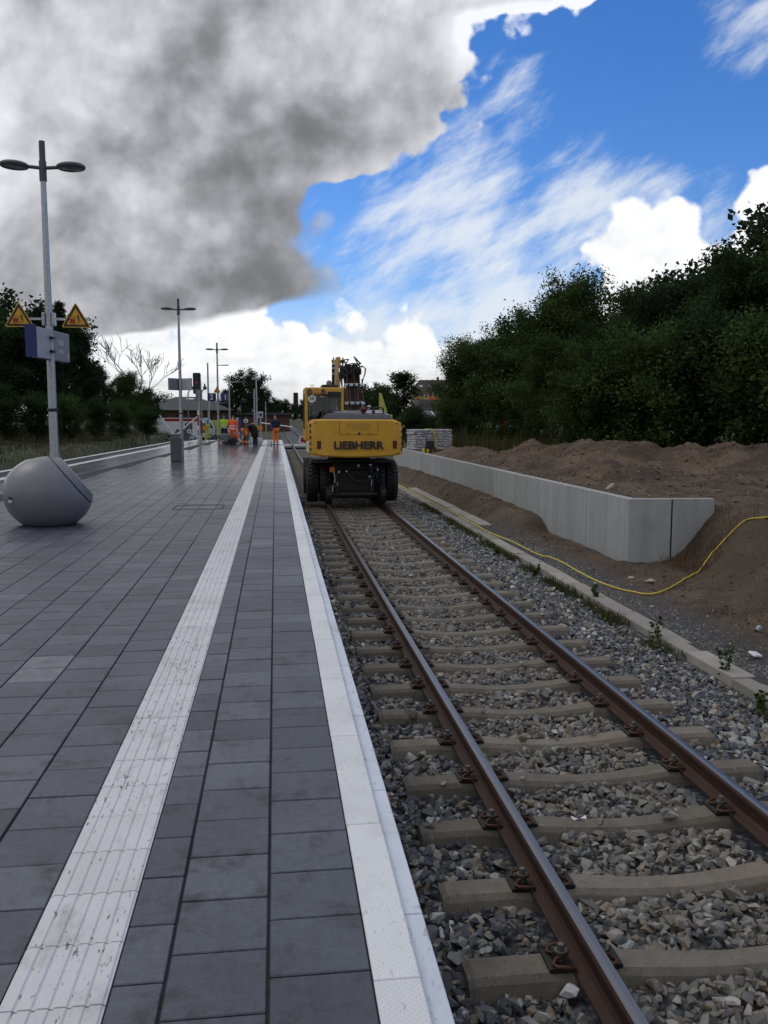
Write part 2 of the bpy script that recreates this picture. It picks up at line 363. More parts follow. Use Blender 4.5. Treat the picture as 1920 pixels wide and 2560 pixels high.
def glass_mat(name, tint, rough=.03):
    mt = bpy.data.materials.new(name); mt.use_nodes = True; N = mt.node_tree.nodes; L = mt.node_tree.links
    N.remove(N['Principled BSDF']); o = N['Material Output']
    t = N.new('ShaderNodeBsdfTransparent'); t.inputs[0].default_value = (*tint, 1)
    g = N.new('ShaderNodeBsdfGlossy'); g.inputs['Roughness'].default_value = rough
    fr = N.new('ShaderNodeFresnel'); fr.inputs[0].default_value = 1.6
    mx = N.new('ShaderNodeMixShader'); L.new(fr.outputs[0], mx.inputs[0]); L.new(t.outputs[0], mx.inputs[1]); L.new(g.outputs[0], mx.inputs[2]); L.new(mx.outputs[0], o.inputs[0])
    return mt
M['glass'] = glass_mat('window_glass', (.55, .60, .58))
# special surface materials -----------------------------------------------------
def node_mat(name):
    mt = bpy.data.materials.new(name); mt.use_nodes = True; nt = mt.node_tree; N, L = nt.nodes, nt.links; bs = N['Principled BSDF']
    class K: pass
    k = K(); k.mt, k.N, k.L, k.bs = mt, N, L, bs
    g = N.new('ShaderNodeNewGeometry'); k.pos = g.outputs['Position']; k.island = g.outputs['Random Per Island']; k.nrm = g.outputs['Normal']
    oi = N.new('ShaderNodeObjectInfo'); k.orand = oi.outputs['Random']
    tc = N.new('ShaderNodeTexCoord'); k.obj = tc.outputs['Object']
    def put(s, v):
        if isinstance(v, bpy.types.NodeSocket): L.new(v, s)
        elif isinstance(v, (tuple, list)) and len(v) == 3 and s.type == 'RGBA': s.default_value = (*v, 1)
        else: s.default_value = v
    def m(op, a, b=0.0, clamp=False):
        n = N.new('ShaderNodeMath'); n.operation = op; n.use_clamp = clamp; put(n.inputs[0], a); put(n.inputs[1], b); return n.outputs[0]
    def noise(vec, sc, d=6, ro=.6, dist=0.0):
        n = N.new('ShaderNodeTexNoise'); put(n.inputs['Vector'], vec); n.inputs['Scale'].default_value = sc; n.inputs['Detail'].default_value = d
        n.inputs['Roughness'].default_value = ro; n.inputs['Distortion'].default_value = dist; return n.outputs['Fac']
    def step(v, lo, hi, a=0.0, b=1.0):
        n = N.new('ShaderNodeMapRange'); n.interpolation_type = 'SMOOTHSTEP'; put(n.inputs[0], v)
        n.inputs[1].default_value = lo; n.inputs[2].default_value = hi; n.inputs[3].default_value = a; n.inputs[4].default_value = b; return n.outputs[0]
    def mix(f, a, b, bt='MIX'):
        n = N.new('ShaderNodeMix'); n.data_type = 'RGBA'; n.blend_type = bt; put(n.inputs[0], f); put(n.inputs[6], a); put(n.inputs[7], b); return n.outputs[2]
    def grey(v):
        n = N.new('ShaderNodeCombineColor'); [put(n.inputs[i], v) for i in range(3)]; return n.outputs[0]
    def scl(vec, s):
        n = N.new('ShaderNodeVectorMath'); n.operation = 'MULTIPLY'; put(n.inputs[0], vec); n.inputs[1].default_value = s; return n.outputs[0]
    def bump(h, dist, strength=1.0):
        n = N.new('ShaderNodeBump'); n.inputs['Distance'].default_value = dist; n.inputs['Strength'].default_value = strength; put(n.inputs['Height'], h); L.new(n.outputs[0], bs.inputs['Normal'])
    def xyz(vec):
        n = N.new('ShaderNodeSeparateXYZ'); put(n.inputs[0], vec); return n.outputs
    def ramp(v, stops):
        n = N.new('ShaderNodeValToRGB'); put(n.inputs[0], v); cr = n.color_ramp
        while len(cr.elements) < len(stops): cr.elements.new(.5)
        for e, (p, c) in zip(cr.elements, stops): e.position = p; e.color = (*c, 1)
        return n.outputs[0]
    k.put, k.m, k.noise, k.step, k.mix, k.grey, k.scl, k.bump, k.xyz, k.ramp = put, m, noise, step, mix, grey, scl, bump, xyz, ramp
    return k
def wet_rough(k, dry, wet):
    """the far half of the platform is still wet from the shower"""
    y = k.xyz(k.pos)[1]
    w = k.m('ADD', k.step(y, 9, 30), k.m('MULTIPLY', k.m('SUBTRACT', k.noise(k.pos, .55, 4), .5), 1.1), True)
    return w, k.m('ADD', k.m('MULTIPLY', w, wet-dry), dry)
def paver_material():
    k = node_mat('dark_grey_paver'); r = k.m('FRACT', k.m('ADD', k.orand, k.island))
    base = k.ramp(r, [(0, (.043, .049, .065)), (.3, (.066, .074, .095)), (.55, (.054, .061, .082)), (.8, (.088, .098, .119)), (1, (.060, .065, .087))])
    st = k.noise(k.pos, 2.3, 5, .6); fine = k.noise(k.pos, 95, 5, .7)
    c = k.mix(1, base, k.grey(k.m('ADD', k.m('MULTIPLY', st, .85), k.m('ADD', k.m('MULTIPLY', fine, 1.0), .12))), 'MULTIPLY')
    c = k.mix(1, c, k.grey(k.m('ADD', k.m('MULTIPLY', k.noise(k.pos, 24, 6, .7), 1.3), .35)), 'MULTIPLY')
    c = k.mix(k.step(k.noise(k.pos, 4.2, 9, .75, .3), .50, .68, 0, .85), c, (.018, .017, .020))      # oily footprints and drips
    c = k.mix(k.step(k.noise(k.pos, 160, 2, .5), .71, .78, 0, .5), c, (.26, .26, .27))               # pale aggregate grains
    w, ro = wet_rough(k, .46, .18)
    c = k.mix(k.m('MULTIPLY', w, .12), c, (.05, .052, .06))
    k.put(k.bs.inputs['Base Color'], c); k.put(k.bs.inputs['Roughness'], ro); k.bs.inputs['Specular IOR Level'].default_value = .5
    k.bump(k.m('ADD', fine, k.m('MULTIPLY', k.noise(k.pos, 30, 4), .5)), .0012, .7); return k.mt
def white_stone(name, base, speck, dots=False, scuff=.55):
    k = node_mat(name); r = k.m('FRACT', k.m('ADD', k.orand, k.island))
    c = k.mix(1, base, k.grey(k.m('ADD', k.m('MULTIPLY', k.noise(k.pos, 3, 5), .25), k.m('ADD', k.m('MULTIPLY', r, .10), .80))), 'MULTIPLY')
    c = k.mix(k.step(k.noise(k.pos, 1.7, 6, .6, .4), .52, .75, 0, .35), c, (.36, .34, .30))
    c = k.mix(k.step(k.noise(k.scl(k.pos, (1, .5, 1)), 6, 8, .72), .50, .70, 0, scuff*.45), c, (.16, .15, .145))
    p = k.noise(k.scl(k.pos, (1, .28, 1)), 60, 5, .65); reg = k.noise(k.pos, 2.1, 3)
    c = k.mix(k.step(k.m('ADD', p, k.m('MULTIPLY', reg, .28)), .752, .80, 0, scuff), c, speck)
    k.put(k.bs.inputs['Base Color'], c)
    w, ro = wet_rough(k, .6, .35); k.put(k.bs.inputs['Roughness'], ro)
    h = k.noise(k.pos, 120, 4)
    if dots:
        x, y, z = k.xyz(k.pos)
        d = k.m('MULTIPLY', k.m('SINE', k.m('MULTIPLY', x, 285)), k.m('SINE', k.m('MULTIPLY', y, 285)))
        h = k.m('ADD', k.m('MULTIPLY', h, .3), k.step(d, .3, .8))
    k.bump(h, .0016, .8); return k.mt
M['paver'] = paver_material()
M['tactile'] = white_stone('white_tactile_stone', (.62, .62, .63), (.05, .047, .05), scuff=.8)
M['edge'] = white_stone('white_platform_edge', (.71, .72, .73), (.20, .19, .18), dots=True, scuff=.3)
M['coping'] = white_stone('white_coping_stone', (.62, .66, .74), (.12, .12, .14), scuff=.5)
def sleeper_material():
    k = node_mat('sleeper_concrete')
    c = k.mix(k.noise(k.pos, 7, 9, .75), (.066, .057, .045), (.30, .262, .210))
    c = k.mix(1, c, k.grey(k.m('ADD', k.m('MULTIPLY', k.orand, .35), .78)), 'MULTIPLY')
    c = k.mix(k.step(k.noise(k.scl(k.pos, (9, 2.5, 2)), 5, 5), .63, .72, 0, .5), c, (.34, .31, .27))
    k.put(k.bs.inputs['Base Color'], c); k.bs.inputs['Roughness'].default_value = .85
    c = k.mix(k.step(k.noise(k.pos, 60, 3, .6), .60, .70, 0, .6), c, (.05, .042, .035)); k.put(k.bs.inputs['Base Color'], c)
    k.bump(k.m('ADD', k.noise(k.pos, 55, 6, .75), k.m('MULTIPLY', k.noise(k.pos, 12, 4), .6)), .010, .9); return k.mt
M['sleeper'] = sleeper_material()
def stone_material():
    k = node_mat('ballast_stone'); i = k.island
    c = k.ramp(i, [(0, (.030, .033, .042)), (.22, (.060, .066, .080)), (.42, (.105, .112, .125)), (.60, (.21, .215, .21)), (.72, (.12, .095, .068)), (.84, (.34, .345, .33)), (.93, (.16, .10, .05)), (1, (.50, .50, .48))])
    c = k.mix(1, c, k.grey(k.m('ADD', k.m('MULTIPLY', k.noise(k.pos, 45, 5, .65), 1.1), .42)), 'MULTIPLY')
    x = k.xyz(k.pos)[0]; dust = k.m('MULTIPLY', k.step(x, 1.45, 1.65), k.step(x, 2.85, 2.65))          # dry brake dust lies between the rails
    c = k.mix(k.m('MULTIPLY', dust, k.step(k.noise(k.pos, 3, 5, .6), .3, .7, .15, .55)), c, (.20, .175, .135))
    k.put(k.bs.inputs['Base Color'], c); k.bs.inputs['Roughness'].default_value = .62
    k.bump(k.noise(k.pos, 150, 4), .002, .6); return k.mt
M['stone'] = stone_material()
def bed_material():
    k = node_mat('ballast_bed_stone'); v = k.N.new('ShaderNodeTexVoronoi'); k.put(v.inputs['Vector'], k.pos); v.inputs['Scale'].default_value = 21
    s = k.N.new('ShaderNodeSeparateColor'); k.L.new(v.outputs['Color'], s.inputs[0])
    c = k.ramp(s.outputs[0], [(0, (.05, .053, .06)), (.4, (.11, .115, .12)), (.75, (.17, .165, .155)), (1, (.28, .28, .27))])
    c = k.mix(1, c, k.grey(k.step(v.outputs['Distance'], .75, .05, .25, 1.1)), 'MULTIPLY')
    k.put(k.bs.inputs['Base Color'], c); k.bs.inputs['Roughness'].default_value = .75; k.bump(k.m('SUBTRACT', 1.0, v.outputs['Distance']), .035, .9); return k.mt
M['bed'] = bed_material()
def soil_material():
    k = node_mat('bare_soil')
    c = k.ramp(k.noise(k.pos, 1.1, 9, .68, .4), [(.28, (.030, .020, .013)), (.47, (.070, .046, .030)), (.60, (.113, .077, .051)), (.78, (.195, .145, .098))])
    big = k.noise(k.pos, .35, 4, .5, .6)
    c = k.mix(k.step(big, .52, .66, 0, .55), c, (.19, .135, .088))
    c = k.mix(k.step(k.noise(k.pos, 9, 6, .7), .62, .74, 0, .5), c, (.25, .20, .15))
    x, y, z = k.xyz(k.pos)
    w = k.m('MULTIPLY', k.step(y, 16, 13), k.step(x, 5.4, 6.6))                      # weathered, dry-grass-threaded bank
    c = k.mix(k.m('MULTIPLY', w, k.step(k.noise(k.scl(k.pos, (1, 2.5, 1)), 5, 7, .7), .35, .65, .25, .85)), c, (.074, .058, .038))
    g = k.m('MULTIPLY', k.step(x, 5.75, 5.15), k.step(y, 24, 18))
    c = k.mix(k.m('MULTIPLY', g, .85), c, (.062, .060, .060))
    k.put(k.bs.inputs['Base Color'], c); k.bs.inputs['Roughness'].default_value = .95
    k.bump(k.m('ADD', k.noise(k.pos, 14, 9, .72), k.m('MULTIPLY', k.noise(k.pos, 60, 4), .35)), .05, .9); return k.mt
M['soil'] = soil_material()
def grass_ground():
    k = node_mat('grassy_ground')
    c = k.ramp(k.noise(k.pos, .5, 8, .7), [(.3, (.022, .030, .012)), (.5, (.045, .052, .020)), (.68, (.085, .075, .038)), (.85, (.13, .11, .065))])
    k.put(k.bs.inputs['Base Color'], c); k.bs.inputs['Roughness'].default_value = .95; k.bump(k.noise(k.pos, 12, 8, .7), .06, 1); return k.mt
M['grassground'] = grass_ground()
def leaf_material(name, a, b, trans=.35):
    mt = bpy.data.materials.new(name); mt.use_nodes = True; N, L = mt.node_tree.nodes, mt.node_tree.links; N.remove(N['Principled BSDF'])
    g = N.new('ShaderNodeNewGeometry'); oi = N.new('ShaderNodeObjectInfo'); mx = N.new('ShaderNodeMix'); mx.data_type = 'RGBA'
    n = N.new('ShaderNodeTexNoise'); n.inputs['Scale'].default_value = .55; n.inputs['Detail'].default_value = 3; L.new(g.outputs['Position'], n.inputs['Vector'])
    ad = N.new('ShaderNodeMath'); ad.operation = 'MULTIPLY_ADD'; L.new(g.outputs['Random Per Island'], ad.inputs[0]); ad.inputs[1].default_value = .5
    sb = N.new('ShaderNodeMath'); sb.operation = 'MULTIPLY_ADD'; L.new(n.outputs['Fac'], sb.inputs[0]); sb.inputs[1].default_value = 1.6; sb.inputs[2].default_value = -.55
    L.new(sb.outputs[0], ad.inputs[2]); ad.use_clamp = True
    L.new(ad.outputs[0], mx.inputs[0]); mx.inputs[6].default_value = (*a, 1); mx.inputs[7].default_value = (*b, 1)
    d = N.new('ShaderNodeBsdfDiffuse'); t = N.new('ShaderNodeBsdfTranslucent'); gl = N.new('ShaderNodeBsdfGlossy'); gl.inputs['Roughness'].default_value = .45
    gl.inputs[0].default_value = (.25, .25, .25, 1)
    L.new(mx.outputs[2], d.inputs[0]); L.new(mx.outputs[2], t.inputs[0])
    m1 = N.new('ShaderNodeMixShader'); m1.inputs[0].default_value = trans; L.new(d.outputs[0], m1.inputs[1]); L.new(t.outputs[0], m1.inputs[2])
    m2 = N.new('ShaderNodeMixShader'); m2.inputs[0].default_value = .025; L.new(m1.outputs[0], m2.inputs[1]); L.new(gl.outputs[0], m2.inputs[2])
    L.new(m2.outputs[0], N['Material Output'].inputs[0]); return mt
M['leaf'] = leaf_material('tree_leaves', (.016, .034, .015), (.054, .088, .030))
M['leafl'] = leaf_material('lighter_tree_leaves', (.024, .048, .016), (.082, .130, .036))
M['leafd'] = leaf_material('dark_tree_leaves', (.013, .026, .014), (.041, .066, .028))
M['weed'] = leaf_material('weed_leaves', (.030, .055, .014), (.075, .105, .028))
M['drygrass'] = leaf_material('grass_blades', (.030, .042, .013), (.105, .088, .042))
M['rootgrass'] = leaf_material('dead_roots', (.10, .045, .028), (.16, .085, .055))
M['bark'] = mat('tree_bark', (.045, .036, .028), .9, var=.4, scale=9, bump=.01)
M['palebark'] = mat('pale_bare_bark', (.10, .085, .07), .9, var=.3, scale=9)
def rail_materials():
    k = node_mat('rusty_rail_side')
    c = k.mix(k.noise(k.scl(k.pos, (6, .8, 6)), 4, 6, .65), (.020, .009, .006), (.062, .024, .012))
    k.put(k.bs.inputs['Base Color'], c); k.bs.inputs['Roughness'].default_value = .68; k.bs.inputs['Metallic'].default_value = .15; k.bump(k.noise(k.pos, 110, 5), .002, .6)
    t = node_mat('polished_rail_head'); n = t.noise(t.scl(t.pos, (60, .35, 1)), 3, 6, .6)
    t.put(t.bs.inputs['Base Color'], t.mix(n, (.13, .135, .15), (.26, .265, .285))); t.bs.inputs['Metallic'].default_value = 1
    t.put(t.bs.inputs['Roughness'], t.m('MULTIPLY_ADD', n, .18) if 0 else t.m('ADD', t.m('MULTIPLY', n, .2), .24)); return k.mt, t.mt
M['railside'], M['railtop'] = rail_materials()

# ------------------------------------------------------------------ the platform
RAIL_Z = -.68
XE = .479                                               # track-side edge of the platform
XW = .268                                               # where the pavers meet the white edge
def left_edge(y): return -9.70 + .050*y
def groove(y): return -6.27 + .040*y
Y0, Y1 = -6.0, 62.0
b = MB(); b.prism([(left_edge(Y0)+.03, Y0), (.40, Y0), (.40, Y1), (left_edge(Y1)+.03, Y1)], -1.15, -.010, 'Z')
platform = b.build('platform', M['joint'], kind='structure')
b = MB(); b.bx(.398, .425, Y0, Y1, -1.15, -.09); b.build('platform_wall', M['concrete'], platform)
# columns of pavers (x0, x1)
G_ = .0075
cols = [(-.043, XW), (-.347, -.043), (-.503, -.347)]
x = -.80
while x > -6.4: cols.append((x-.304, x)); x -= .304
offs = {0: 2.42 % .304, 1: 2.57 % .304, 2: 2.44 % .304}
pieces = []                                             # (x0, x1, y0, y1)
for ci, (a, c) in enumerate(cols):
    o = offs.get(ci, ((ci % 2)*.152 + .06*math.sin(ci*2.1)))
    y = Y0 + .02 + (o % .302)
    while y + .302 < Y1:
        if a > groove(y)+.075 or c < 0 and a > -3.9: pieces.append((a, c, y, y+.302))
        y += .302
def paver_mesh(w, l, bev):
    b = MB(); b.bx(-w/2, w/2, -l/2, l/2, -.05, 0); return b.mesh('paver', M['paver'], bevel=bev)
me_p = {.304: paver_mesh(.304-G_*1.3, .302-G_, .0035), .156: paver_mesh(.156-G_*1.3, .302-G_, .0035), .311: paver_mesh(.311-G_*1.3, .302-G_, .0035)}
CHALKY = [gnd(95, 1676), gnd(140, 1647), gnd(648, 1358)]
M['chalky'] = mat('chalky_paver', (.17, .18, .195), .7, var=.35, scale=9, coords='World', bump=.001, bscale=90, dirt=(.07, .075, .09), dirt_amt=.7, dirt_scale=5)
me_chalk = me_p[.304].copy(); me_chalk.materials.clear(); me_chalk.materials.append(M['chalky'])
def in_view(p):
    v = Vector(((p[0]+p[1])/2, (p[2]+p[3])/2, -CAM_H)); d = v.dot(Vector(_f))
    if d < .8: return None
    px = 960+FPX*v.dot(Vector(_r))/d; py = 1280-FPX*v.dot(Vector(_u))/d
    return d if -120 < px < 2000 and py < 2760 else None
seen = sorted([(in_view(p), i) for i, p in enumerate(pieces) if in_view(p)])[:296]
near = {i for _, i in seen}
b = MB()
for i, (a, c, y0, y1) in enumerate(pieces):
    cx, cy, w = (a+c)/2, (y0+y1)/2, c-a
    dz = random.uniform(-.0015, .0015)
    if i in near:
        me = me_p[min(me_p, key=lambda q: abs(q-w))]
        if any(abs(cx-q.x) < .16 and abs(cy-q.y) < .15 for q in CHALKY) and abs(w-.304) < .02: me = me_chalk
        inst('paver', me, platform, (cx, cy, dz), (random.uniform(-.002, .002), random.uniform(-.002, .002), 0))
    else:
        b.bx(a+G_*.65, c-G_*.65, y0+G_/2, y1-G_/2, -.02, dz)
# pavers beyond the drain groove, laid along the other platform edge
def skew(x, y, z): return (x + .050*y, y, z)
for ci in range(9):
    xa = -9.70 + 1.40 + ci*.304 - .304*3 + .30
    for j in range(int((Y1-4)/.302)):
        ya = 4 + j*.302 + (ci % 2)*.15
        if -9.70+1.06 < xa+.15 < -9.70+1.40 or xa < -9.70+.20: continue
        xr = xa+.304
        if xr+.05*ya > groove(ya)-.075: continue
        q = [skew(xa+G_/2, ya, 0), skew(xr-G_/2, ya, 0), skew(xr-G_/2, ya+.302-G_, 0), skew(xa+G_/2, ya+.302-G_, 0)]
        b.add([(p[0], p[1], -.02) for p in q]+[(p[0], p[1], random.uniform(-.001, .001)) for p in q], [(4, 5, 6, 7), (0, 1, 5, 4), (1, 2, 6, 5), (2, 3, 7, 6), (3, 0, 4, 7)])
b.build('distant_pavers', M['paver'], platform, kind='stuff')
# recessed access cover paved into the platform
b = MB()
for q in ((-1.86, -.96, 15.86, 15.885), (-1.86, -.96, 16.60, 16.625), (-1.86, -1.835, 15.885, 16.60), (-.985, -.96, 15.885, 16.60)): b.bx(*q, .0025, .007)
prop(b.build('access_cover_frame', M['grime'], platform), 'thin steel frame of a paved access cover')
# ribbed tactile slabs
rib = []
nr = 6; w = .297
for i in range(nr):
    c0 = (-w/2) + w*(i+.5)/nr
    rib += [(c0-.0215, -.003), (c0-.0155, .0022), (c0+.0145, .0022), (c0+.0205, -.003)]
poly = [(-w/2, -.05), (-w/2, -.003)] + rib + [(w/2, -.003), (w/2, -.05)]
bt = MB(); n = len(poly)
for s_ in (-1, 1): bt.v += [(p[0], s_*.1485, p[1]) for p in poly]
bt.f += [(i, i+1, n+i+1, n+i) for i in range(n-1)]; bt.mi += [0]*(n-1)
bt.f += [tuple(range(n)), tuple(range(2*n-1, n-1, -1))]; bt.mi += [0, 0]
me_t = bt.mesh('tactile_slab', M['tactile'])
y = Y0+.15+(2.36 % .302)
while y < Y1-.2:
    inst('tactile_slab', me_t, platform, (-.6515, y, .001+random.uniform(-.001, .001)), (0, 0, random.choice((0, math.pi)))); y += .302
b = MB()                                                # the strip along the other edge
for j in range(int((Y1-4)/.302)):
    ya = 4+j*.302; xa = -9.70+1.08
    q = [skew(xa, ya, 0), skew(xa+.297, ya, 0), skew(xa+.297, ya+.297, 0), skew(xa, ya+.297, 0)]
    b.add([(p[0], p[1], -.02) for p in q]+[(p[0], p[1], .002) for p in q], [(4, 5, 6, 7), (0, 1, 5, 4), (1, 2, 6, 5), (2, 3, 7, 6), (3, 0, 4, 7)])
b.build('far_tactile_strip', M['tactile'], platform, kind='stuff')
# white edge slabs one metre long, and the coping below them
be = MB(); be.bx(-.0705, .0705, -.4975, .4975, -.06, 0); me_e = be.mesh('edge_slab', M['edge'], bevel=.003)
bc = MB(); bc.bx(-.10, .052, -.4975, .4975, -.10, -.022); me_c = bc.mesh('coping_stone', M['coping'], bevel=.006, seg=2)
y = Y0+.5-.02+(2.43 % 1.0)
while y < Y1-.45:
    inst('edge_slab', me_e, platform, (.3395+random.uniform(-.001, .001), y, random.uniform(.002, .004)), (0, 0, random.uniform(-.0015, .0015)))
    inst('coping_stone', me_c, platform, (XE-.052+random.uniform(-.0015, .0015), y+.37, 0)); y += 1.0
b = MB()
for j in range(58):
    ya = 4+j*1.0
    q = [skew(-9.70, ya, 0), skew(-9.70+.20, ya, 0), skew(-9.70+.20, ya+.992, 0), skew(-9.70, ya+.992, 0)]
    b.add([(p[0], p[1], -.06) for p in q]+[(p[0], p[1], .003) for p in q], [(4, 5, 6, 7), (0, 1, 5, 4), (1, 2, 6, 5), (2, 3, 7, 6), (3, 0, 4, 7)])
b.build('far_edge_slabs', M['edge'], platform, kind='stuff')

# ------------------------------------------------------------------ ground, banks
b = MB(); S_ = 4000; b.add([(-S_, -S_, -1.25), (S_, -S_, -1.25), (S_, S_, -1.25), (-S_, S_, -1.25)], [(0, 1, 2, 3)])
b.build('ground', M['grassground'], kind='structure')
_P = rng.uniform(-1, 1, (64, 64))
def vnoise(x, y):
    xi, yi = np.floor(x).astype(int), np.floor(y).astype(int); fx, fy = x-xi, y-yi; fx, fy = fx*fx*(3-2*fx), fy*fy*(3-2*fy)
    g = lambda a, c: _P[a % 64, c % 64]
    return (g(xi, yi)*(1-fx)+g(xi+1, yi)*fx)*(1-fy)+(g(xi, yi+1)*(1-fx)+g(xi+1, yi+1)*fx)*fy
def fbm(x, y, o=5):
    s = 0; a = 1.0
    for i in range(o): s = s+a*vnoise(x*2**i+i*13.7, y*2**i+i*7.1); a *= .5
    return s
def smooth(v, a, b): t = np.clip((v-a)/(b-a), 0, 1); return t*t*(3-2*t)
def wall_x(y): return 6.15 - .026*np.maximum(y-14.6, 0)*0.9
WY0, WY1 = 14.55, 41.0
def terr_r(x, y):
    """height of the ground to the right of the track"""
    x = np.asarray(x, float); y = np.asarray(y, float)
    low = -.945 + .065*smooth(x, 4.8, 5.6) + .03*fbm(x*1.3, y*1.3)*smooth(x, 4.78, 5.1)
    low = low + .27*smooth(y, 18.6, 19.4)*smooth(x, 5.05, 5.7)*(1-smooth(y, 40, 48)) + .10*smooth(y, 19, 26)*smooth(x, 5.0, 5.7)
    plat = .10 + .05*fbm(x*.8, y*.8)
    heap = .66*np.exp(-(((x-9.9)/2.3)**2+((y-24.6)/2.5)**2)) + .62*np.exp(-(((x-12.9)/2.2)**2+((y-22.8)/2.2)**2)) + .36*np.exp(-(((x-8.0)/1.1)**2+((y-26.4)/2.6)**2)) \
        + .30*np.exp(-(((x-7.5)/.9)**2+((y-33)/4)**2)) + .62*np.exp(-(((x-16.5)/2.6)**2+((y-22.5)/2.4)**2)) + .35*np.exp(-(((x-8.3)/1.5)**2+((y-20.3)/1.4)**2))
    plat = plat + heap*(1+.30*fbm(x*.9, y*.9)) + .10*np.abs(fbm(x*1.7, y*1.7))*smooth(heap, .02, .3)
    plat = plat + .035*fbm(x*4.3+9, y*4.3, 3)*smooth(y, 14.5, 16)*(1-smooth(y, 30, 40))
    bank = smooth(x, 5.35+1.45*smooth(y, 8.5, 13.8), 7.88+.25*smooth(13-y, 0, 5))                          # the open slope beyond the end of the wall
    slope = low*(1-bank)+(plat+.03)*bank + .07*fbm(x*1.6+3, y*1.6)*bank*(1-bank)*4*.6 + .028*fbm(x*5+1, y*5, 4)*smooth(x, 5.0, 5.8)
    wx = wall_x(y)
    behind = np.where(x > wx+.05, plat, low)
    south = y < WY0+.05
    z = np.where(south, slope, behind)
    # north of the wall the level eases up again
    far = smooth(x, 4.9, 9.0); z = np.where(y > WY1, low*(1-far)+plat*far, z)
    return z
def terrain(name, x0, x1, y0, y1, nx, ny, fn, mt, px=1.0, py=1.0, **k):
    u = np.linspace(0, 1, nx+1)**px; v = np.linspace(0, 1, ny+1)**py
    X, Y = np.meshgrid(x0+(x1-x0)*u, y0+(y1-y0)*v); Z = fn(X, Y); V = np.stack([X, Y, Z], -1).reshape(-1, 3)
    i, j = np.meshgrid(np.arange(nx), np.arange(ny)); a = (j*(nx+1)+i).ravel()
    F = np.stack([a, a+1, a+nx+2, a+nx+1], -1)
    return inst(name, raw_mesh(name, V, F, mt, True), None, kind='structure', **k)
terrain('soil_bank', 4.70, 22, -3, WY0+.09, 300, 230, lambda x, y: terr_r(x, np.minimum(y, WY0)), M['soil'], 1.3)
terrain('soil_strip', 4.70, 6.0, WY0+.02, WY1+.0, 40, 260, lambda x, y: terr_r(np.minimum(x, wall_x(y)-.02), y), M['soil'])
terrain('soil_terrace', 0, 1, 0, 1, 220, 260, lambda u, v: u, M['soil']) if 0 else None
def terrace():
    nx, ny = 260, 260; u = np.linspace(0, 1, nx+1)**1.25; v = np.linspace(0, 1, ny+1)
    Yg = WY0+.06+(WY1-WY0-.06)*v[:, None]+0*u[None]; Xg = wall_x(Yg)+.10+(24-wall_x(Yg))*u[None]
    Z = terr_r(Xg, Yg); V = np.stack([Xg, Yg, Z], -1).reshape(-1, 3); i, j = np.meshgrid(np.arange(nx), np.arange(ny)); a = (j*(nx+1)+i).ravel()
    inst('soil_heap', raw_mesh('soil_heap', V, np.stack([a, a+1, a+nx+2, a+nx+1], -1), M['soil'], True), None, kind='structure')
terrace()
terrain('right_field', 4.86, 160, WY1, 460, 60, 120, lambda x, y: np.where(y > WY1+1, terr_r(x, y)+.10*fbm(x*.3, y*.3)*smooth(x, 5.2, 9)+3.2*smooth(x, 25, 130)*smooth(y, 60, 260)-.12*smooth(y, 70, 120)*0, terr_r(x, y)), M['grassground'], 2.0, 1.6)
terrain('right_wood_floor', 24.0, 160, -3, WY1, 40, 40, lambda x, y: .12+.12*fbm(x*.3, y*.3), M['grassground'], 1.6)
def terr_l(x, y):
    x = np.asarray(x, float); y = np.asarray(y, float); s = x-(-13.0+.050*np.minimum(y, 150))
    return -1.0+.85*smooth(-s, .0, 2.4)+.35*smooth(-s, 2.5, 9)+.10*fbm(x*.7, y*.7)*smooth(-s, .2, 2)
def left_bank():
    nx, ny = 70, 200; u = np.linspace(0, 1, nx+1)**2.0; v = np.linspace(0, 1, ny+1)**1.5
    Yg = -10+470*v[:, None]+0*u[None]; Xg = (-12.8+.05*np.minimum(Yg, 150))-150*u[None]
    V = np.stack([Xg, Yg, terr_l(Xg, Yg)], -1).reshape(-1, 3); i, j = np.meshgrid(np.arange(nx), np.arange(ny)); a = (j*(nx+1)+i).ravel()
    inst('left_bank', raw_mesh('left_bank', V, np.stack([a, a+1, a+nx+2, a+nx+1], -1), M['grassground'], True), None, kind='structure')
left_bank()
# the ground between the two tracks beyond the end of the platform
terrain('crossing_ground', 0, 1, 0, 1, 2, 2, lambda u, v: u, M['grassground']) if 0 else None
b = MB()
def mid(u, v):
    y = Y1+u*0+v*190; xl = -9.9+.05*min(y, 400)
    return (xl+(.7-xl)*u, y, -.62-.25*min(1, (y-Y1)/12)+.02*math.sin(y*.7+u*5))
b.grid(mid, 8, 60); b.build('platform_end_ground', M['grassground'], kind='structure', smooth='all')
b = MB(); b.prism([(-3.2, Y1+.02), (.42, Y1+.02), (.42, Y1+9), (-3.2, Y1+9)], -1.1, -.40, 'Z'); b.build('crossing_path', M['concrete'], kind='structure')

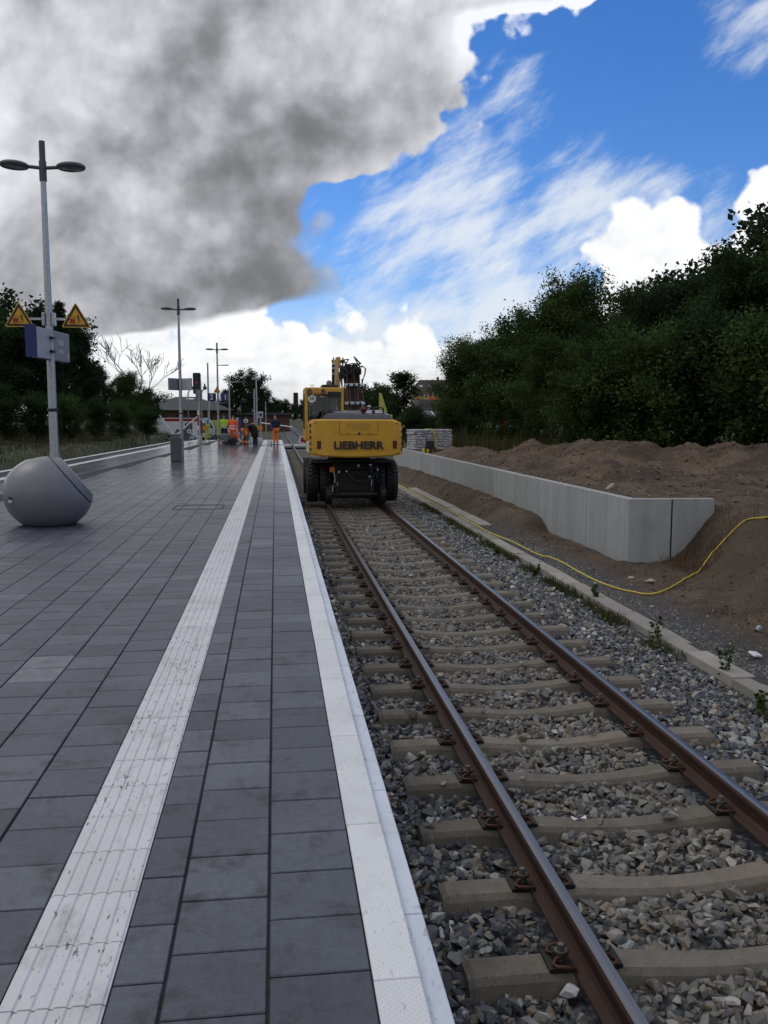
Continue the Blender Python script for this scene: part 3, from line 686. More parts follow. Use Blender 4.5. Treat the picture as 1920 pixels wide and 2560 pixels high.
# ------------------------------------------------------------------ track: ballast, sleepers, rails
XL, XR = 1.385, 2.892; XC = (XL+XR)/2
def bend(y): return 1.5*float(smooth(np.array(y), 205., 270.)) - 4.5*float(smooth(np.array(y), 285., 380.))
track = empty('railway_track', (0, 0, 0), kind='structure')
BALZ = -.907
def bal_h(x):                                            # level of the ballast across the track
    x = np.asarray(x, float); return BALZ+.015*np.exp(-((x-XC)/.3)**2)-.10*smooth(x, 3.55, 4.35)+.015
prof = [(.42, BALZ), (1.0, BALZ), (XC, BALZ+.01), (3.5, BALZ), (4.0, BALZ-.06), (4.36, BALZ-.10), (5.2, -.97)]
b = MB(); ys = [-6+2*i for i in range(150)] + [294+6*i for i in range(30)]
for y in ys: b.v += [(px+(bend(y) if y > 100 else 0)-(.6 if (y > Y1+10 and k_ == 0) else 0), y, pz-.035) for k_, (px, pz) in enumerate(prof)]
n = len(prof)
for j in range(len(ys)-1):
    for i in range(n-1): b.f.append((j*n+i, j*n+i+1, (j+1)*n+i+1, (j+1)*n+i)); b.mi.append(0)
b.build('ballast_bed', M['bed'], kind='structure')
# one rail profile swept along the line
rp = [(-.07, 0), (-.07, .012), (-.022, .028), (-.009, .045), (-.009, .115), (-.034, .126), (-.036, .150), (-.028, .164), (0, .1665), (.028, .164), (.036, .150), (.034, .126), (.009, .115), (.009, .045), (.022, .028), (.07, .012), (.07, 0)]
def rail(xc, parent, path, name='rail'):
    b = MB(); n = len(rp)
    for (dx, y) in path: b.v += [(xc+dx+px, y, RAIL_Z-.1665+pz) for px, pz in rp]
    for j in range(len(path)-1):
        for i in range(n):
            i2 = (i+1) % n; b.f.append((j*n+i, j*n+i2, (j+1)*n+i2, (j+1)*n+i)); b.mi.append(1 if i in (7, 8) else 0)
    b.f += [tuple(range(n)), tuple(range((len(path)-1)*n, len(path)*n))]; b.mi += [0, 0]
    return b.build(name, [M['railside'], M['railtop']], parent)
path = [(0, -6.0)] + [(0, 4.0*i) for i in range(51)] + [(bend(y), y) for y in range(208, 460, 6)]
rail(XL, track, path); rail(XR, track, path)
# sleeper: waisted concrete beam, chamfered, with rail seats
def sleeper_mesh():
    xs = [-1.30, -1.27, -1.02, -.92, -.86, -.64, -.58, -.45, -.2, 0, .2, .45, .58, .64, .86, .92, 1.02, 1.27, 1.30]
    b = MB()
    for x in xs:
        a = abs(x)
        zt = 0.0 if .62 < a < .88 else (.012 if a >= .9 else .012-.045*(1-min(1, a/.55)**2) if a < .6 else .006)
        hw = .085 if a > .6 else .085-.012*(1-min(1, a/.5)**2)
        e = .02 if a > 1.28 else 0
        b.v += [(x, -hw-.055, -.20), (x, -hw-.010+e*.3, zt-.028-e), (x, -hw+.014, zt-e), (x, hw-.014, zt-e), (x, hw+.010-e*.3, zt-.028-e), (x, hw+.055, -.20)]
    n = 6
    for j in range(len(xs)-1):
        for i in range(n): i2 = (i+1) % n; b.f.append((j*n+i, j*n+i2, (j+1)*n+i2, (j+1)*n+i)); b.mi.append(0)
    b.f += [tuple(range(n-1, -1, -1)), tuple(range((len(xs)-1)*n, len(xs)*n))]; b.mi += [0, 0]
    return b.mesh('sleeper', M['sleeper'])
me_s = sleeper_mesh()
# W-shaped tension clip with its bolt and angled guide plate
def clip_meshes():
    t = MB(); pts = []
    for px, py, pz in ((.035, -.085, .020), (-.01, -.092, .035), (-.05, -.078, .030), (-.062, -.050, .026), (-.045, -.026, .034), (-.008, -.020, .048), (.018, -.012, .052), (.022, 0, .052), (.018, .012, .052), (-.008, .020, .048), (-.045, .026, .034), (-.062, .050, .026), (-.05, .078, .030), (-.01, .092, .035), (.035, .085, .020)):
        pts.append((px, py, pz))
    t.tube(pts, .0085, 7)
    p = MB(); p.prism([(-.085, -.004), (.04, -.004), (.04, .010), (-.02, .014), (-.055, .022), (-.085, .018)], -.075, .075, 'Y')
    bo = MB(); bo.cyl((-.012, 0, .0), (-.012, 0, .062), .020, n=14); bo.cyl((-.012, 0, .056), (-.012, 0, .063), .030, n=14); bo.cyl((-.012, 0, .063), (-.012, 0, .092), .019, .017, n=6)
    return t.mesh('rail_clip', M['rust'], smooth='all'), p.mesh('guide_plate', M['grime']), bo.mesh('bolt', M['dullsteel'], smooth=True)
M['dullsteel'] = mat('dull_bolt_steel', (.13, .125, .12), .55, .4, var=.3, scale=20)
me_cl, me_gp, me_bo = clip_meshes()
sl_y = [3.64-.70*k for k in range(1, 11)][::-1] + [3.64+.697*k for k in range(84)]
for y in sl_y:
    s = inst('sleeper', me_s, track, (XC+random.uniform(-.015, .015), y+random.uniform(-.012, .012), RAIL_Z-.1665-.004), (0, 0, random.uniform(-.006, .006)))
    if 1.5 < y < 19:
        for xr in (XL, XR):
            for sd in (-1, 1):
                ro = (0, 0, 0 if sd < 0 else math.pi); lc = (xr-XC+sd*.088, 0, .008)
                inst('guide_plate', me_gp, s, lc, ro)
                if y < 14.5: inst('rail_clip', me_cl, s, lc, ro); inst('bolt', me_bo, s, lc, ro)
# loose ballast stones
def stone_shapes(n):
    out = []
    for _ in range(n):
        bm = bmesh.new(); k = random.randint(9, 12)
        for i in range(k):
            v = Vector((random.gauss(0, 1), random.gauss(0, 1), random.gauss(0, 1))).normalized()
            v = Vector((v.x*1.15, v.y*.9, v.z*.72))*random.uniform(.82, 1.12); bm.verts.new(v)
        r_ = bmesh.ops.convex_hull(bm, input=bm.verts); bmesh.ops.delete(bm, geom=[g for g in r_['geom_unused'] if isinstance(g, bmesh.types.BMVert)], context='VERTS')
        bmesh.ops.triangulate(bm, faces=bm.faces); bm.verts.index_update()
        out.append((np.array([v.co[:] for v in bm.verts]), np.array([[v.index for v in f.verts] for f in bm.faces]))); bm.free()
    return out
def rot_mats(n):
    q = rng.normal(size=(n, 4)); q /= np.linalg.norm(q, axis=1)[:, None]; w, x, y, z = q.T
    return np.stack([1-2*(y*y+z*z), 2*(x*y-z*w), 2*(x*z+y*w), 2*(x*y+z*w), 1-2*(x*x+z*z), 2*(y*z-x*w), 2*(x*z-y*w), 2*(y*z+x*w), 1-2*(x*x+y*y)], -1).reshape(n, 3, 3)
SHP = stone_shapes(24)
def scatter_stones(P, S):
    V, F, off = [], [], 0; idx = rng.integers(0, len(SHP), len(P)); Rm = rot_mats(len(P))
    for k in range(len(SHP)):
        w = np.where(idx == k)[0]
        if not len(w): continue
        v, f = SHP[k]; a = np.einsum('nij,vj->nvi', Rm[w], v)*S[w][:, None, None]
        a[:, :, 2] *= .85; a = a+P[w][:, None, :]
        V.append(a.reshape(-1, 3)); F.append((f[None]+(np.arange(len(w))*len(v))[:, None, None]).reshape(-1, 3)+off); off += len(w)*len(v)
    return np.concatenate(V), np.concatenate(F)
def ballast():
    P, S = [], []
    for (ya, yb, dens, sm) in ((1.4, 9, 370, .0325), (9, 17, 320, .034), (17, 30, 220, .036)):
        area = (4.42-.44)*(yb-ya)
        n = int(area*dens*1.9); x = rng.uniform(.44, 4.42, n); y = rng.uniform(ya, yb, n); s = sm*np.exp(rng.normal(0, .33, n)); s = np.clip(s, .014, .058)
        z = bal_h(x)-.014+rng.uniform(-.028, .012, n)
        # keep the rails, their seats and most of the sleeper tops clear
        ds = np.min(np.abs(y[:, None]-np.array(sl_y)[None]), 1)
        on = (ds < .105) & (np.abs(x-XC) < 1.30)
        lowz = np.where((np.abs(x-XC) < 1.28) & (~on), -.006, 0)
        keep = ~on | (rng.random(n) < .016)
        keep &= (np.abs(x-XL) > .085+s*.6) & (np.abs(x-XR) > .085+s*.6)
        seat = (np.minimum(np.abs(x-XL), np.abs(x-XR)) < .19) & (ds < .15); keep &= ~seat
        keep &= rng.random(n) < np.where(x > 4.15, (4.50-x)/.40, 1)
        z = z+lowz; z = np.where(on, RAIL_Z-.1665+.015, z)
        P.append(np.stack([x, y, z], -1)[keep]); S.append(s[keep])
    V, F = scatter_stones(np.concatenate(P), np.concatenate(S))
    prop(inst('ballast_stones', raw_mesh('ballast_stones', V, F, M['stone']), None), 'loose grey and brown ballast stones around the sleepers', 'gravel', kind='stuff')
ballast()
# a pale paper scrap and a white stone among the ballast
def lump(name, loc, size, mt, label, cat, seed):
    random.seed(seed); sh = stone_shapes(1)[0]; me = raw_mesh(name, sh[0]*np.array(size), sh[1], mt); return prop(inst(name, me, None, loc), label, cat)
M['whitestone'] = mat('white_stone', (.62, .60, .62), .8, var=.2, scale=20, bump=.006)
M['beigestone'] = mat('beige_stone', (.36, .31, .24), .85, var=.2, scale=9, bump=.006)
p = gnd(1425, 2475, BALZ+.02); lump('white_stone', p, (.055, .045, .045), M['whitestone'], 'large white chalky stone on the ballast beside the rail', 'stone', 3)
p = gnd(1448, 2052, BALZ+.02); b = MB()
b.grid(lambda u, v: (p.x+(u-.5)*.10, p.y+(v-.5)*.055, p.z+.014+.012*math.sin(u*5+v*2)), 6, 4)
prop(b.build('paper_scrap', M['signwhite'], smooth='all'), 'crumpled white paper scrap lying on ballast between the rails', 'litter')
random.seed(11)

# second track left of the platform
track2 = empty('railway_track', (0, 0, 0), kind='structure')
x2 = -9.70-1.66
b = MB()
for y in range(-6, 261, 6): b.v += [(x2+.05*y+px, y, pz) for px, pz in ((-1.95, -1.05), (-1.5, -.93), (0, -.93), (1.5, -.93), (1.62, -.93))]
for j in range(44):
    for i in range(4): b.f.append((j*5+i, j*5+i+1, (j+1)*5+i+1, (j+1)*5+i)); b.mi.append(0)
b.build('ballast_bed', M['bed'], track2)
p2 = [(.05*y, float(y)) for y in range(-6, 261, 6)]
rail(x2-.7535, track2, p2); rail(x2+.7535, track2, p2)
for j in range(140):
    y = 20+j*.7
    inst('sleeper', me_s, track2, (x2+.05*y, y, RAIL_Z-.1725), (0, 0, -.05))
# planked foot crossing between the rails past the platform end
crossing = empty('level_crossing', (XC, 72, RAIL_Z), label='pale concrete level crossing deck laid between the rails past the platform', cat='crossing')
for k in range(4):
    for (xa, xb) in ((-.66, .66), (-1.6, -.84), (.84, 1.7)):
        b = MB(); b.bx(xa, xb, 1.3*k-2.6, 1.3*k-1.32, -.16, -.015+.008*(k % 2)); b.build('panel', M['concrete'], crossing, bevel=.012)
# ------------------------------------------------------------------ retaining wall of concrete panels
def wallmat():
    k = node_mat('cast_concrete_panel')
    x, y, z = k.xyz(k.pos)
    v = k.noise(k.scl(k.pos, (2.2, 2.2, .16)), 2.2, 6, .65)
    c = k.mix(v, (.23, .24, .235), (.45, .46, .455))
    c = k.mix(1, c, k.grey(k.m('ADD', k.m('MULTIPLY', k.orand, .16), .86)), 'MULTIPLY')
    c = k.mix(k.step(k.noise(k.pos, 2.6, 7, .65), .52, .75, 0, .45), c, (.20, .205, .20))
    c = k.mix(k.step(k.noise(k.pos, 45, 3), .66, .72, 0, .5), c, (.13, .13, .13))
    k.put(k.bs.inputs['Base Color'], c); k.bs.inputs['Roughness'].default_value = .75
    k.bump(k.m('ADD', k.noise(k.scl(k.pos, (14, 14, .8)), 1, 4), k.m('MULTIPLY', k.noise(k.pos, 60, 5), .4)), .006, .8); return k.mt
M['wall'] = wallmat()
wall = empty('retaining_wall', (6.15, 14.6, -.9), label='long low retaining wall of grey concrete panels with a turned end', cat='wall')
def panel(p0, p1, zt, zb, th=.16, gap=.008, joint=None):
    p0, p1 = Vector(p0), Vector(p1); d = (p1-p0).normalized(); n = Vector((d.y, -d.x))*1.0
    a, c = p0+d*gap/2, p1-d*gap/2; b = MB(); q = [a, c, c-n*th, a-n*th]
    b.prism([(v.x, v.y) for v in q], zb, zt, 'Z'); return b.build('wall_panel', M['wall'], wall, bevel=.008, world=True)
ZT = .22
ya = WY0+.05; k_ = 0
while ya < WY1-.2:
    yb = min(ya+.985, WY1)
    panel((float(wall_x(yb)), yb), (float(wall_x(ya)), ya), ZT+random.uniform(-.002, .002), -1.15, gap=.006 if k_ % 5 else .012); ya = yb; k_ += 1
panel((6.151, WY0+.051), (6.90, WY0-.04), ZT, -1.15); panel((6.915, WY0-.042), (7.66, WY0-.13), ZT+.003, -1.15, gap=.016)
b = MB(); b.bx(6.89, 6.925, WY0-.025, WY0+.02, -1.1, ZT-.01); b.build('joint_filler', M['black'], wall, world=True)

# ------------------------------------------------------------------ cable trough with concrete lids
trough = empty('cable_trough', (4.64, 6, -.95), label='concrete cable trough lids in a line beside the ballast', cat='cable trough')
def troughmat():
    k = node_mat('trough_lid_concrete')
    c = k.mix(k.noise(k.pos, 3, 7, .65), (.20, .185, .16), (.36, .345, .31)); c = k.mix(1, c, k.grey(k.m('ADD', k.m('MULTIPLY', k.orand, .3), .8)), 'MULTIPLY')
    c = k.mix(k.step(k.noise(k.pos, 1.3, 6, .7), .55, .75, 0, .6), c, (.10, .085, .06))
    k.put(k.bs.inputs['Base Color'], c); k.bs.inputs['Roughness'].default_value = .9; k.bump(k.noise(k.pos, 70, 6), .004, .8); return k.mt
M['lid'] = troughmat()
bl = MB(); bl.bx(-.125, .125, -.494, .494, -.12, 0); me_l = bl.mesh('trough_lid', M['lid'], bevel=.01)
y = -2.5
while y < 60:
    inst('trough_lid', me_l, trough, (random.uniform(-.012, .012)-.004*max(0, y-11), y-6, .012+random.uniform(-.008, .008)), (random.uniform(-.01, .01), random.uniform(-.015, .015), random.uniform(-.012, .012))); y += 1.0
bw = MB(); bw.bx(-.16, .16, -.49, .49, -.10, 0); me_w = bw.mesh('side_slab', M['lid'], bevel=.012)
for i in range(11): inst('side_slab', me_w, trough, (.30-.004*i, 14.6+i*1.0, .045+random.uniform(-.015, .015)), (0, random.uniform(-.02, .02), random.uniform(-.03, .03)))
b = MB()
for i in range(9): b.bx(4.50, 4.506, 6+i*2, 7.9+i*2, -.93, -.925)

# ------------------------------------------------------------------ yellow hose on the ground
hp = [gnd(1000+u*.3014, 1180+v*.3014, -.86) for u, v in ((30, 120), (240, 230), (480, 350), (720, 480), (940, 570), (1120, 660), (1320, 735), (1480, 825), (1640, 905))]
def on_terrain(x, y):
    d = ray(x, y); t = 4.0
    while t < 60:
        p = d*t; z = CAM_H+p[2]
        if z < float(terr_r(p[0], p[1]))+.02: break
        t += .02
    return Vector((d[0]*t, d[1]*t, float(terr_r(d[0]*t, d[1]*t))+.018))
hp += [on_terrain(x, y) for x, y in ((1554, 1474), (1619, 1485), (1663, 1475), (1706, 1452), (1744, 1431), (1771, 1395), (1798, 1364), (1830, 1330), (1853, 1309), (1874, 1298), (1920, 1293))]
dv = hp[-1]-hp[-2]; hp += [hp[-1]+Vector((.8, .1, .05)), hp[-1]+Vector((2.0, .5, .08))]
hp = [Vector((4.5, 45, -.86)), Vector((4.55, 38, -.87))] + hp
def spline(P, k=8):
    out = []
    for i in range(len(P)-1):
        p0, p1, p2, p3 = P[max(i-1, 0)], P[i], P[i+1], P[min(i+2, len(P)-1)]
        for j in range(k):
            t = j/k; out.append(.5*((2*p1)+(p2-p0)*t+(2*p0-5*p1+4*p2-p3)*t*t+(3*p1-p0-3*p2+p3)*t**3))
    return out+[P[-1]]
sp_ = spline(hp)
for p in sp_:
    if p.x > 4.86: p.z = max(p.z, float(terr_r(p.x, p.y))+.012)
    else: p.z = -.885
b = MB(); b.tube(sp_, .0115, 8)
single('hose', b, M['hose'], tuple(sp_[0]), 'long yellow hose snaking from the trough up the soil bank', 'hose', smooth='all')

# ------------------------------------------------------------------ lamp posts
def lamp_post(x, y, h, label, extra=0, seed=0):
    t = empty('lamp_post', (x, y, 0), label=label, cat='lamp post', group='lamp posts along the platform')
    b = MB(); b.cyl((0, 0, 0), (0, 0, 1.05), .078, .078, 24); b.cyl((0, 0, 1.05), (0, 0, h-.55), .070, .042, 24, caps=True); b.build('pole', M['galv'], t, smooth=True)
    b = MB(); b.cyl((0, 0, h-.60), (0, 0, h-.30), .056, n=20); b.cyl((0, 0, h-.30), (0, 0, h), .046, n=20); b.build('mast_head', M['lampgrey'], t, smooth=True)
    b = MB(); b.lathe([(.079, -.01), (.083, 0), (.083, .03), (.079, .04)], (0, 0, 1.75)); b.build('pole_band', M['black'], t, smooth=True)
    b = MB(); b.bx(-.035, .035, -.080, -.076, .55, .85); b.build('service_door', M['galv'], t, bevel=.004)
    for s in (-1, 1):
        b = MB(); b.cyl((s*.05, 0, h-.40), (s*.24, 0, h-.385), .028, n=12); arm = b.build('arm', M['lampgrey'], t, smooth=True)
        prof = [(.0, .040), (.10, .040), (.185, .030), (.215, .008), (.212, -.016), (.195, -.030), (.17, -.032)]
        b = MB(); b.lathe(prof[::-1][::-1], (0, 0, 0), n=28)
        hd = b.build('lamp_head', M['lampgrey'], t, smooth=True); hd.location = (s*.425, 0, h-.37); hd.scale = (1.02, .95, 1.15); hd.rotation_euler = (0, -s*.03, 0)
        b = MB(); b.lathe([(.165, -.0305), (.12, -.040), (.0, -.043)], n=24); b.build('lamp_glass', M['glassdiff'], hd, smooth=True)
    return t
post1 = lamp_post(-3.53, 14.6, 5.90, 'tall galvanised lamp post with two warning triangles beside the round grit bin')
post2 = lamp_post(-3.50, 33.6, 5.98, 'galvanised lamp post with twin round lamps behind the square litter bin')
post3 = lamp_post(-3.26, 51.6, 5.84, 'galvanised twin lamp post carrying the platform number signs near the workers')
b = MB(); b.cyl((.03, 0, 4.56), (.30, 0, 4.57), .022); b.build('side_arm', M['lampgrey'], post3)
b = MB(); b.lathe([(0, .03), (.16, .025), (.19, 0), (.16, -.02), (0, -.025)], n=20); o = b.build('side_lamp', M['lampgrey'], post3, smooth=True); o.location = (.45, 0, 4.57); o.scale = (1.2, .9, 1)
b = MB(); b.bx(-.26, .26, -.26, .26, 0, .02); b.build('base_plate', M['galv'], post3, bevel=.004)
# white cloths and caps round the foot of the third post are paper bags
# warning triangles
def tri(r): return [(r*math.sin(a), r*math.cos(a)) for a in (0, 2*math.pi/3, 4*math.pi/3)]
def rounded(poly, k, n=5):
    out = []; m_ = len(poly)
    for i in range(m_):
        p0, p1, p2 = Vector(poly[i-1]), Vector(poly[i]), Vector(poly[(i+1) % m_]); a = p1+(p0-p1).normalized()*k; c = p1+(p2-p1).normalized()*k
        for j in range(n+1): t = j/n; q = a*(1-t)**2+p1*2*t*(1-t)+c*t*t; out.append((q.x, q.y))
    return out
def warning_sign(name, loc, r, label, group=None, rz=0):
    t = empty(name, loc, rz, label=label, cat='warning sign', group=group)
    b = MB(); b.prism(rounded(tri(r), r*.16), -.006, .006, 'Y'); b.build('plate', M['signyellow'], t)
    b = MB(); o_, i_ = rounded(tri(r*.90), r*.13), rounded(tri(r*.66), r*.05); n = len(o_)
    b.add([(p[0], -.0085, p[1]) for p in o_]+[(p[0], -.0085, p[1]) for p in i_], [(i, (i+1) % n, n+(i+1) % n, n+i) for i in range(n)]); b.build('black_border', M['signblack'], t)
    s = r/.27; b = MB()
    b.bx(-.098*s, -.012*s, -.010, -.008, -.060*s, .035*s); tr = b.build('train_mark', M['signred'], t, bevel=0)
    b = MB(); b.bx(-.092*s, -.060*s, -.012, -.0105, .002*s, .026*s); b.bx(-.052*s, -.018*s, -.012, -.0105, .002*s, .026*s); b.build('train_window_mark', M['signyellow'], tr)
    b = MB()
    for p, q, w in (((.035, .040), (.045, .000), .016), ((.045, .000), (.068, -.030), .012), ((.045, .005), (.030, -.030), .012), ((.036, .030), (.008, .016), .009), ((.038, .030), (.066, .042), .009), ((.005, -.060), (.030, -.050), .006), ((.030, -.050), (.075, -.050), .006), ((-.10, -.078), (.0, -.078), .007)):
        b.cyl((p[0]*s, -.009, p[1]*s), (q[0]*s, -.009, q[1]*s), w*s*.5, n=6)
    b.cyl((.030*s, -.0085, .056*s), (.030*s, -.0105, .056*s), .012*s, n=10); b.build('falling_figure_mark', M['signblack'], t)
    return t
M['signred'] = flat('sign_red', (.26, .02, .015), .4)
z_ = 3.19
warning_sign('warning_triangle', (-3.96, 14.52, z_), .262, 'yellow warning triangle with train and falling figure, on the arm overlapping the grey board', 'warning triangles on the lamp post')
warning_sign('warning_triangle', (-3.10, 14.52, z_), .262, 'yellow warning triangle with train and falling figure, on the arm clear of the grey board', 'warning triangles on the lamp post')
br = empty('sign_bracket', (-3.53, 14.6, z_), label='galvanised cross arm clamped to the lamp post holding two triangles', cat='bracket')
b = MB(); b.bx(-.62, -.09, -.055, -.030, -.018, .018); b.build('arm', M['galv'], br); b = MB(); b.bx(.09, .62, -.055, -.030, -.018, .018); b.build('arm', M['galv'], br)
for s in (-1, 1):
    b = MB(); b.bx(s*.075-.022, s*.075+.022, -.06, .06, -.10, .10); c_ = b.build('clamp', M['galv'], br, bevel=.004)
    for zz in (-.07, .07): b = MB(); b.cyl((s*.075, -.06, zz), (s*.075, -.075, zz), .012, n=8); b.build('bolt', M['galv'], c_)
# oblique name board behind the lamp post (its plain back shows)
p0, p1 = at(72, 850, 13.75), at(167, 872, 15.35); d = (p1-p0); ang = math.atan2(d.y, d.x)
nb = empty('name_board', ((p0.x+p1.x)/2, (p0.y+p1.y)/2, 2.56), ang, label='plain grey back of a platform name board fixed to the lamp post', cat='sign board')
L_ = math.hypot(d.x, d.y)
b = MB(); b.bx(-L_/2, L_/2, -.045, .045, 0, .46); b.build('panel_back', M['signgrey'], nb, bevel=.004)
b = MB(); b.bx(-L_/2-.004, -L_/2+.0, -.12, .047, -.01, .47); b.bx(-L_/2, L_/2, .045, .056, -.01, .47); b.build('blue_front', M['signblue'], nb)
b = MB(); b.bx(.10, L_/2-.01, -.0485, -.0455, .01, .45); prop(b.build('cover_sheet', M['signgreyd'], nb), 'darker grey sheet on the board')
for q in ((.28, .52, .25, .33), (.30, .50, .12, .18)):
    b = MB(); b.bx(q[0], q[1], -.051, -.049, q[2], q[3]); b.build('sticker', M['signgrey'], nb)
b = MB(); b.tube([(.62, -.052, .10), (.70, -.052, .10)], .006, 6); b.tube([(.71, -.052, .16), (.725, -.052, .10), (.71, -.052, .04)], .005, 6); b.build('arrow_mark', M['signwhite'], nb)
for zz in (.12, .33): b = MB(); b.bx(-.10, .02, -.10, -.045, zz-.02, zz+.02); b.build('bracket', M['black'], nb)

# small boards on the second lamp post
nb2 = empty('name_board', (-3.50, 33.6, 2.62), label='pair of angled grey boards in a V on the middle lamp post', cat='sign board')
for s, a in ((-1, .95), (1, -.75)):
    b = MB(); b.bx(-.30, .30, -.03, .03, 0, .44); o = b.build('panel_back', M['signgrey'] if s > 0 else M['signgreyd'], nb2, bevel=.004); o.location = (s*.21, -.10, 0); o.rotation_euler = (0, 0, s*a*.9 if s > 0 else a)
# free-standing sign on a thin pole
sg = empty('sign_pole', (-3.42, 40.8, 0), label='thin grey pole with a square grey sign seen from behind', cat='sign')
b = MB(); b.cyl((0, 0, 0), (0, 0, 2.85), .035, n=14); b.build('pole', M['galv'], sg, smooth=True)
b = MB(); b.bx(-.15, .15, .035, .055, 2.35, 2.86); o = b.build('plate', M['signgreyd'], sg, bevel=.003); o.rotation_euler = (0, 0, .35)

# platform number signs on the third post
for sx, tx, lb, a in ((-.33, '2', 'dark blue platform sign bearing a white number 2', .18), (.36, '1', 'number 1 in white on a dark blue platform sign', -.30)):
    t = empty('platform_sign', (-3.26+sx, 51.50, 2.52), label=lb, cat='platform sign', rz=a)
    b = MB(); b.bx(-.23, .23, -.06, .06, 0, .45); b.build('box', M['signblue'], t, bevel=.008)
    inst('number', text_mesh(tx, .40, M['signwhite'], .004, .006), t, (-.04 if tx == '2' else .10, -.066, .21), (R(90), 0, 0))
    if tx == '1': b = MB(); b.bx(-.26, -.17, -.066, -.061, .02, .43); b.build('white_field', M['signwhite'], t)
warning_sign('warning_triangle', (-3.29, 51.46, 3.12), .25, 'yellow warning triangle on the lamp post above the platform number signs')
sm = empty('loudspeaker_arm', (-3.26, 51.6, 2.42), label='short grey arm with a small rounded speaker below the number 1 sign', cat='speaker')
b = MB(); b.cyl((.05, -.02, 0), (.42, -.05, .0), .015); b.build('arm', M['galv'], sm); b = MB(); b.lathe([(.0, -.08), (.05, -.07), (.07, 0), (.05, .07), (0, .08)], (.47, -.05, 0)); b.build('horn', M['lampgrey'], sm, smooth=True)

# ------------------------------------------------------------------ round grit bins
def grit_bin(loc, rz, label, s=1.0):
    t = empty('grit_bin', loc, rz, label=label, cat='grit bin', group='ball shaped grit bins'); t.scale = (s, s, s)
    rx, rz_, zc = .655, .575, .475
    nrm = Vector((.72, .30, .62)).normalized(); dcut = .372                     # sloping lid plane
    def shell(k, lo, hi, nu=64, nv=44):
        vs = []
        for j in range(nv+1):
            e = -math.pi/2+math.pi*j/nv
            for i in range(nu):
                a = 2*math.pi*i/nu; p = Vector((math.cos(e)*math.cos(a)*rx*k, math.cos(e)*math.sin(a)*rx*k, math.sin(e)*rz_*k))
                h = p.dot(nrm)
                if h > hi: p = p-nrm*(h-hi)
                if h < lo: p = p+nrm*(lo-h)
                p.z = max(p.z+zc, 0.0); vs.append(p)
        b = MB(); b.add(vs, [(j*nu+i, j*nu+(i+1) % nu, (j+1)*nu+(i+1) % nu, (j+1)*nu+i) for j in range(nv) for i in range(nu)]); return b
    shell(1.0, -9, dcut).build('body', M['binplastic'], t, smooth=True)
    # lid: a thick flat-faced slice of the ball above the seam
    b = MB(); e1 = nrm.cross(Vector((0, 0, 1))).normalized(); e2 = e1.cross(nrm).normalized(); n = 44; vs = []
    def rad(h, a):                                       # radius of the ball's section at height h along the lid normal
        dv = e1*math.cos(a)+e2*math.sin(a); lo, hi = 0.0, 1.0
        for _ in range(24):
            m_ = (lo+hi)/2; q = nrm*h+dv*m_
            if (q.x/rx)**2+(q.y/rx)**2+(q.z/rz_)**2 < 1: lo = m_
            else: hi = m_
        return dv*lo
    rings = [(dcut+.004, .93), (dcut+.014, 1.0), (dcut+.10, .985), (dcut+.118, .95), (dcut+.124, .85), (dcut+.124, .02)]
    for h, k in rings:
        for i in range(n): vs.append(Vector((0, 0, zc))+nrm*h+rad(min(h, dcut+.105), 2*math.pi*i/n)*k*1.012)
    b.add(vs, [(j*n+i, j*n+(i+1) % n, (j+1)*n+(i+1) % n, (j+1)*n+i) for j in range(len(rings)-1) for i in range(n)]+[tuple(range(n))]); b.build('lid', M['binplastic'], t, smooth=True)
    b = MB(); vs = [Vector((0, 0, zc))+nrm*h+rad(dcut+.004, 2*math.pi*i/n)*.955 for h in (dcut-.02, dcut+.02) for i in range(n)]
    b.add(vs, [(i, (i+1) % n, n+(i+1) % n, n+i) for i in range(n)]); b.build('seal', M['black'], t)
    # paler curved hatch on the side away from the lid
    def hatch(u, v):
        a = R(118)+R(95)*u; e = R(12)+R(58)*v; k = 1.03-.03*(2*abs(u-.5))**6-.03*(2*abs(v-.5))**6
        return Vector((math.cos(e)*math.cos(a)*rx*k, math.cos(e)*math.sin(a)*rx*k, math.sin(e)*rz_*k+zc))
    b = MB(); b.grid(hatch, 18, 12); b.build('hatch', M['binlid'], t, smooth='all')
    # moulded grip pocket
    a, e = R(-123), R(-4); p = Vector((math.cos(e)*math.cos(a)*rx, math.cos(e)*math.sin(a)*rx, zc+math.sin(e)*rz_)); q = Matrix.Rotation(a, 3, 'Z')
    b = MB(); b.add([p+q@Vector(v) for v in ((.004, -.05, .035), (.004, .05, .035), (.004, .045, -.005), (.004, -.045, -.005))], [(0, 1, 2, 3)]); b.build('grip', M['black'], t)
    b = MB(); b.add([p+q@Vector(v) for v in ((.004, -.045, -.006), (.004, .045, -.006), (.010, .055, -.05), (.010, -.055, -.05))], [(0, 1, 2, 3)]); b.build('grip_sill', M['binlid'], t)
    return t
grit_bin((-3.49, 13.98, 0), R(-8), 'big ball shaped grey plastic grit bin with sloping lid beside the tall lamp post')
grit_bin((-2.72, 53.4, 0), R(150), 'ball shaped grey grit bin standing behind the worker in the orange suit', .95)

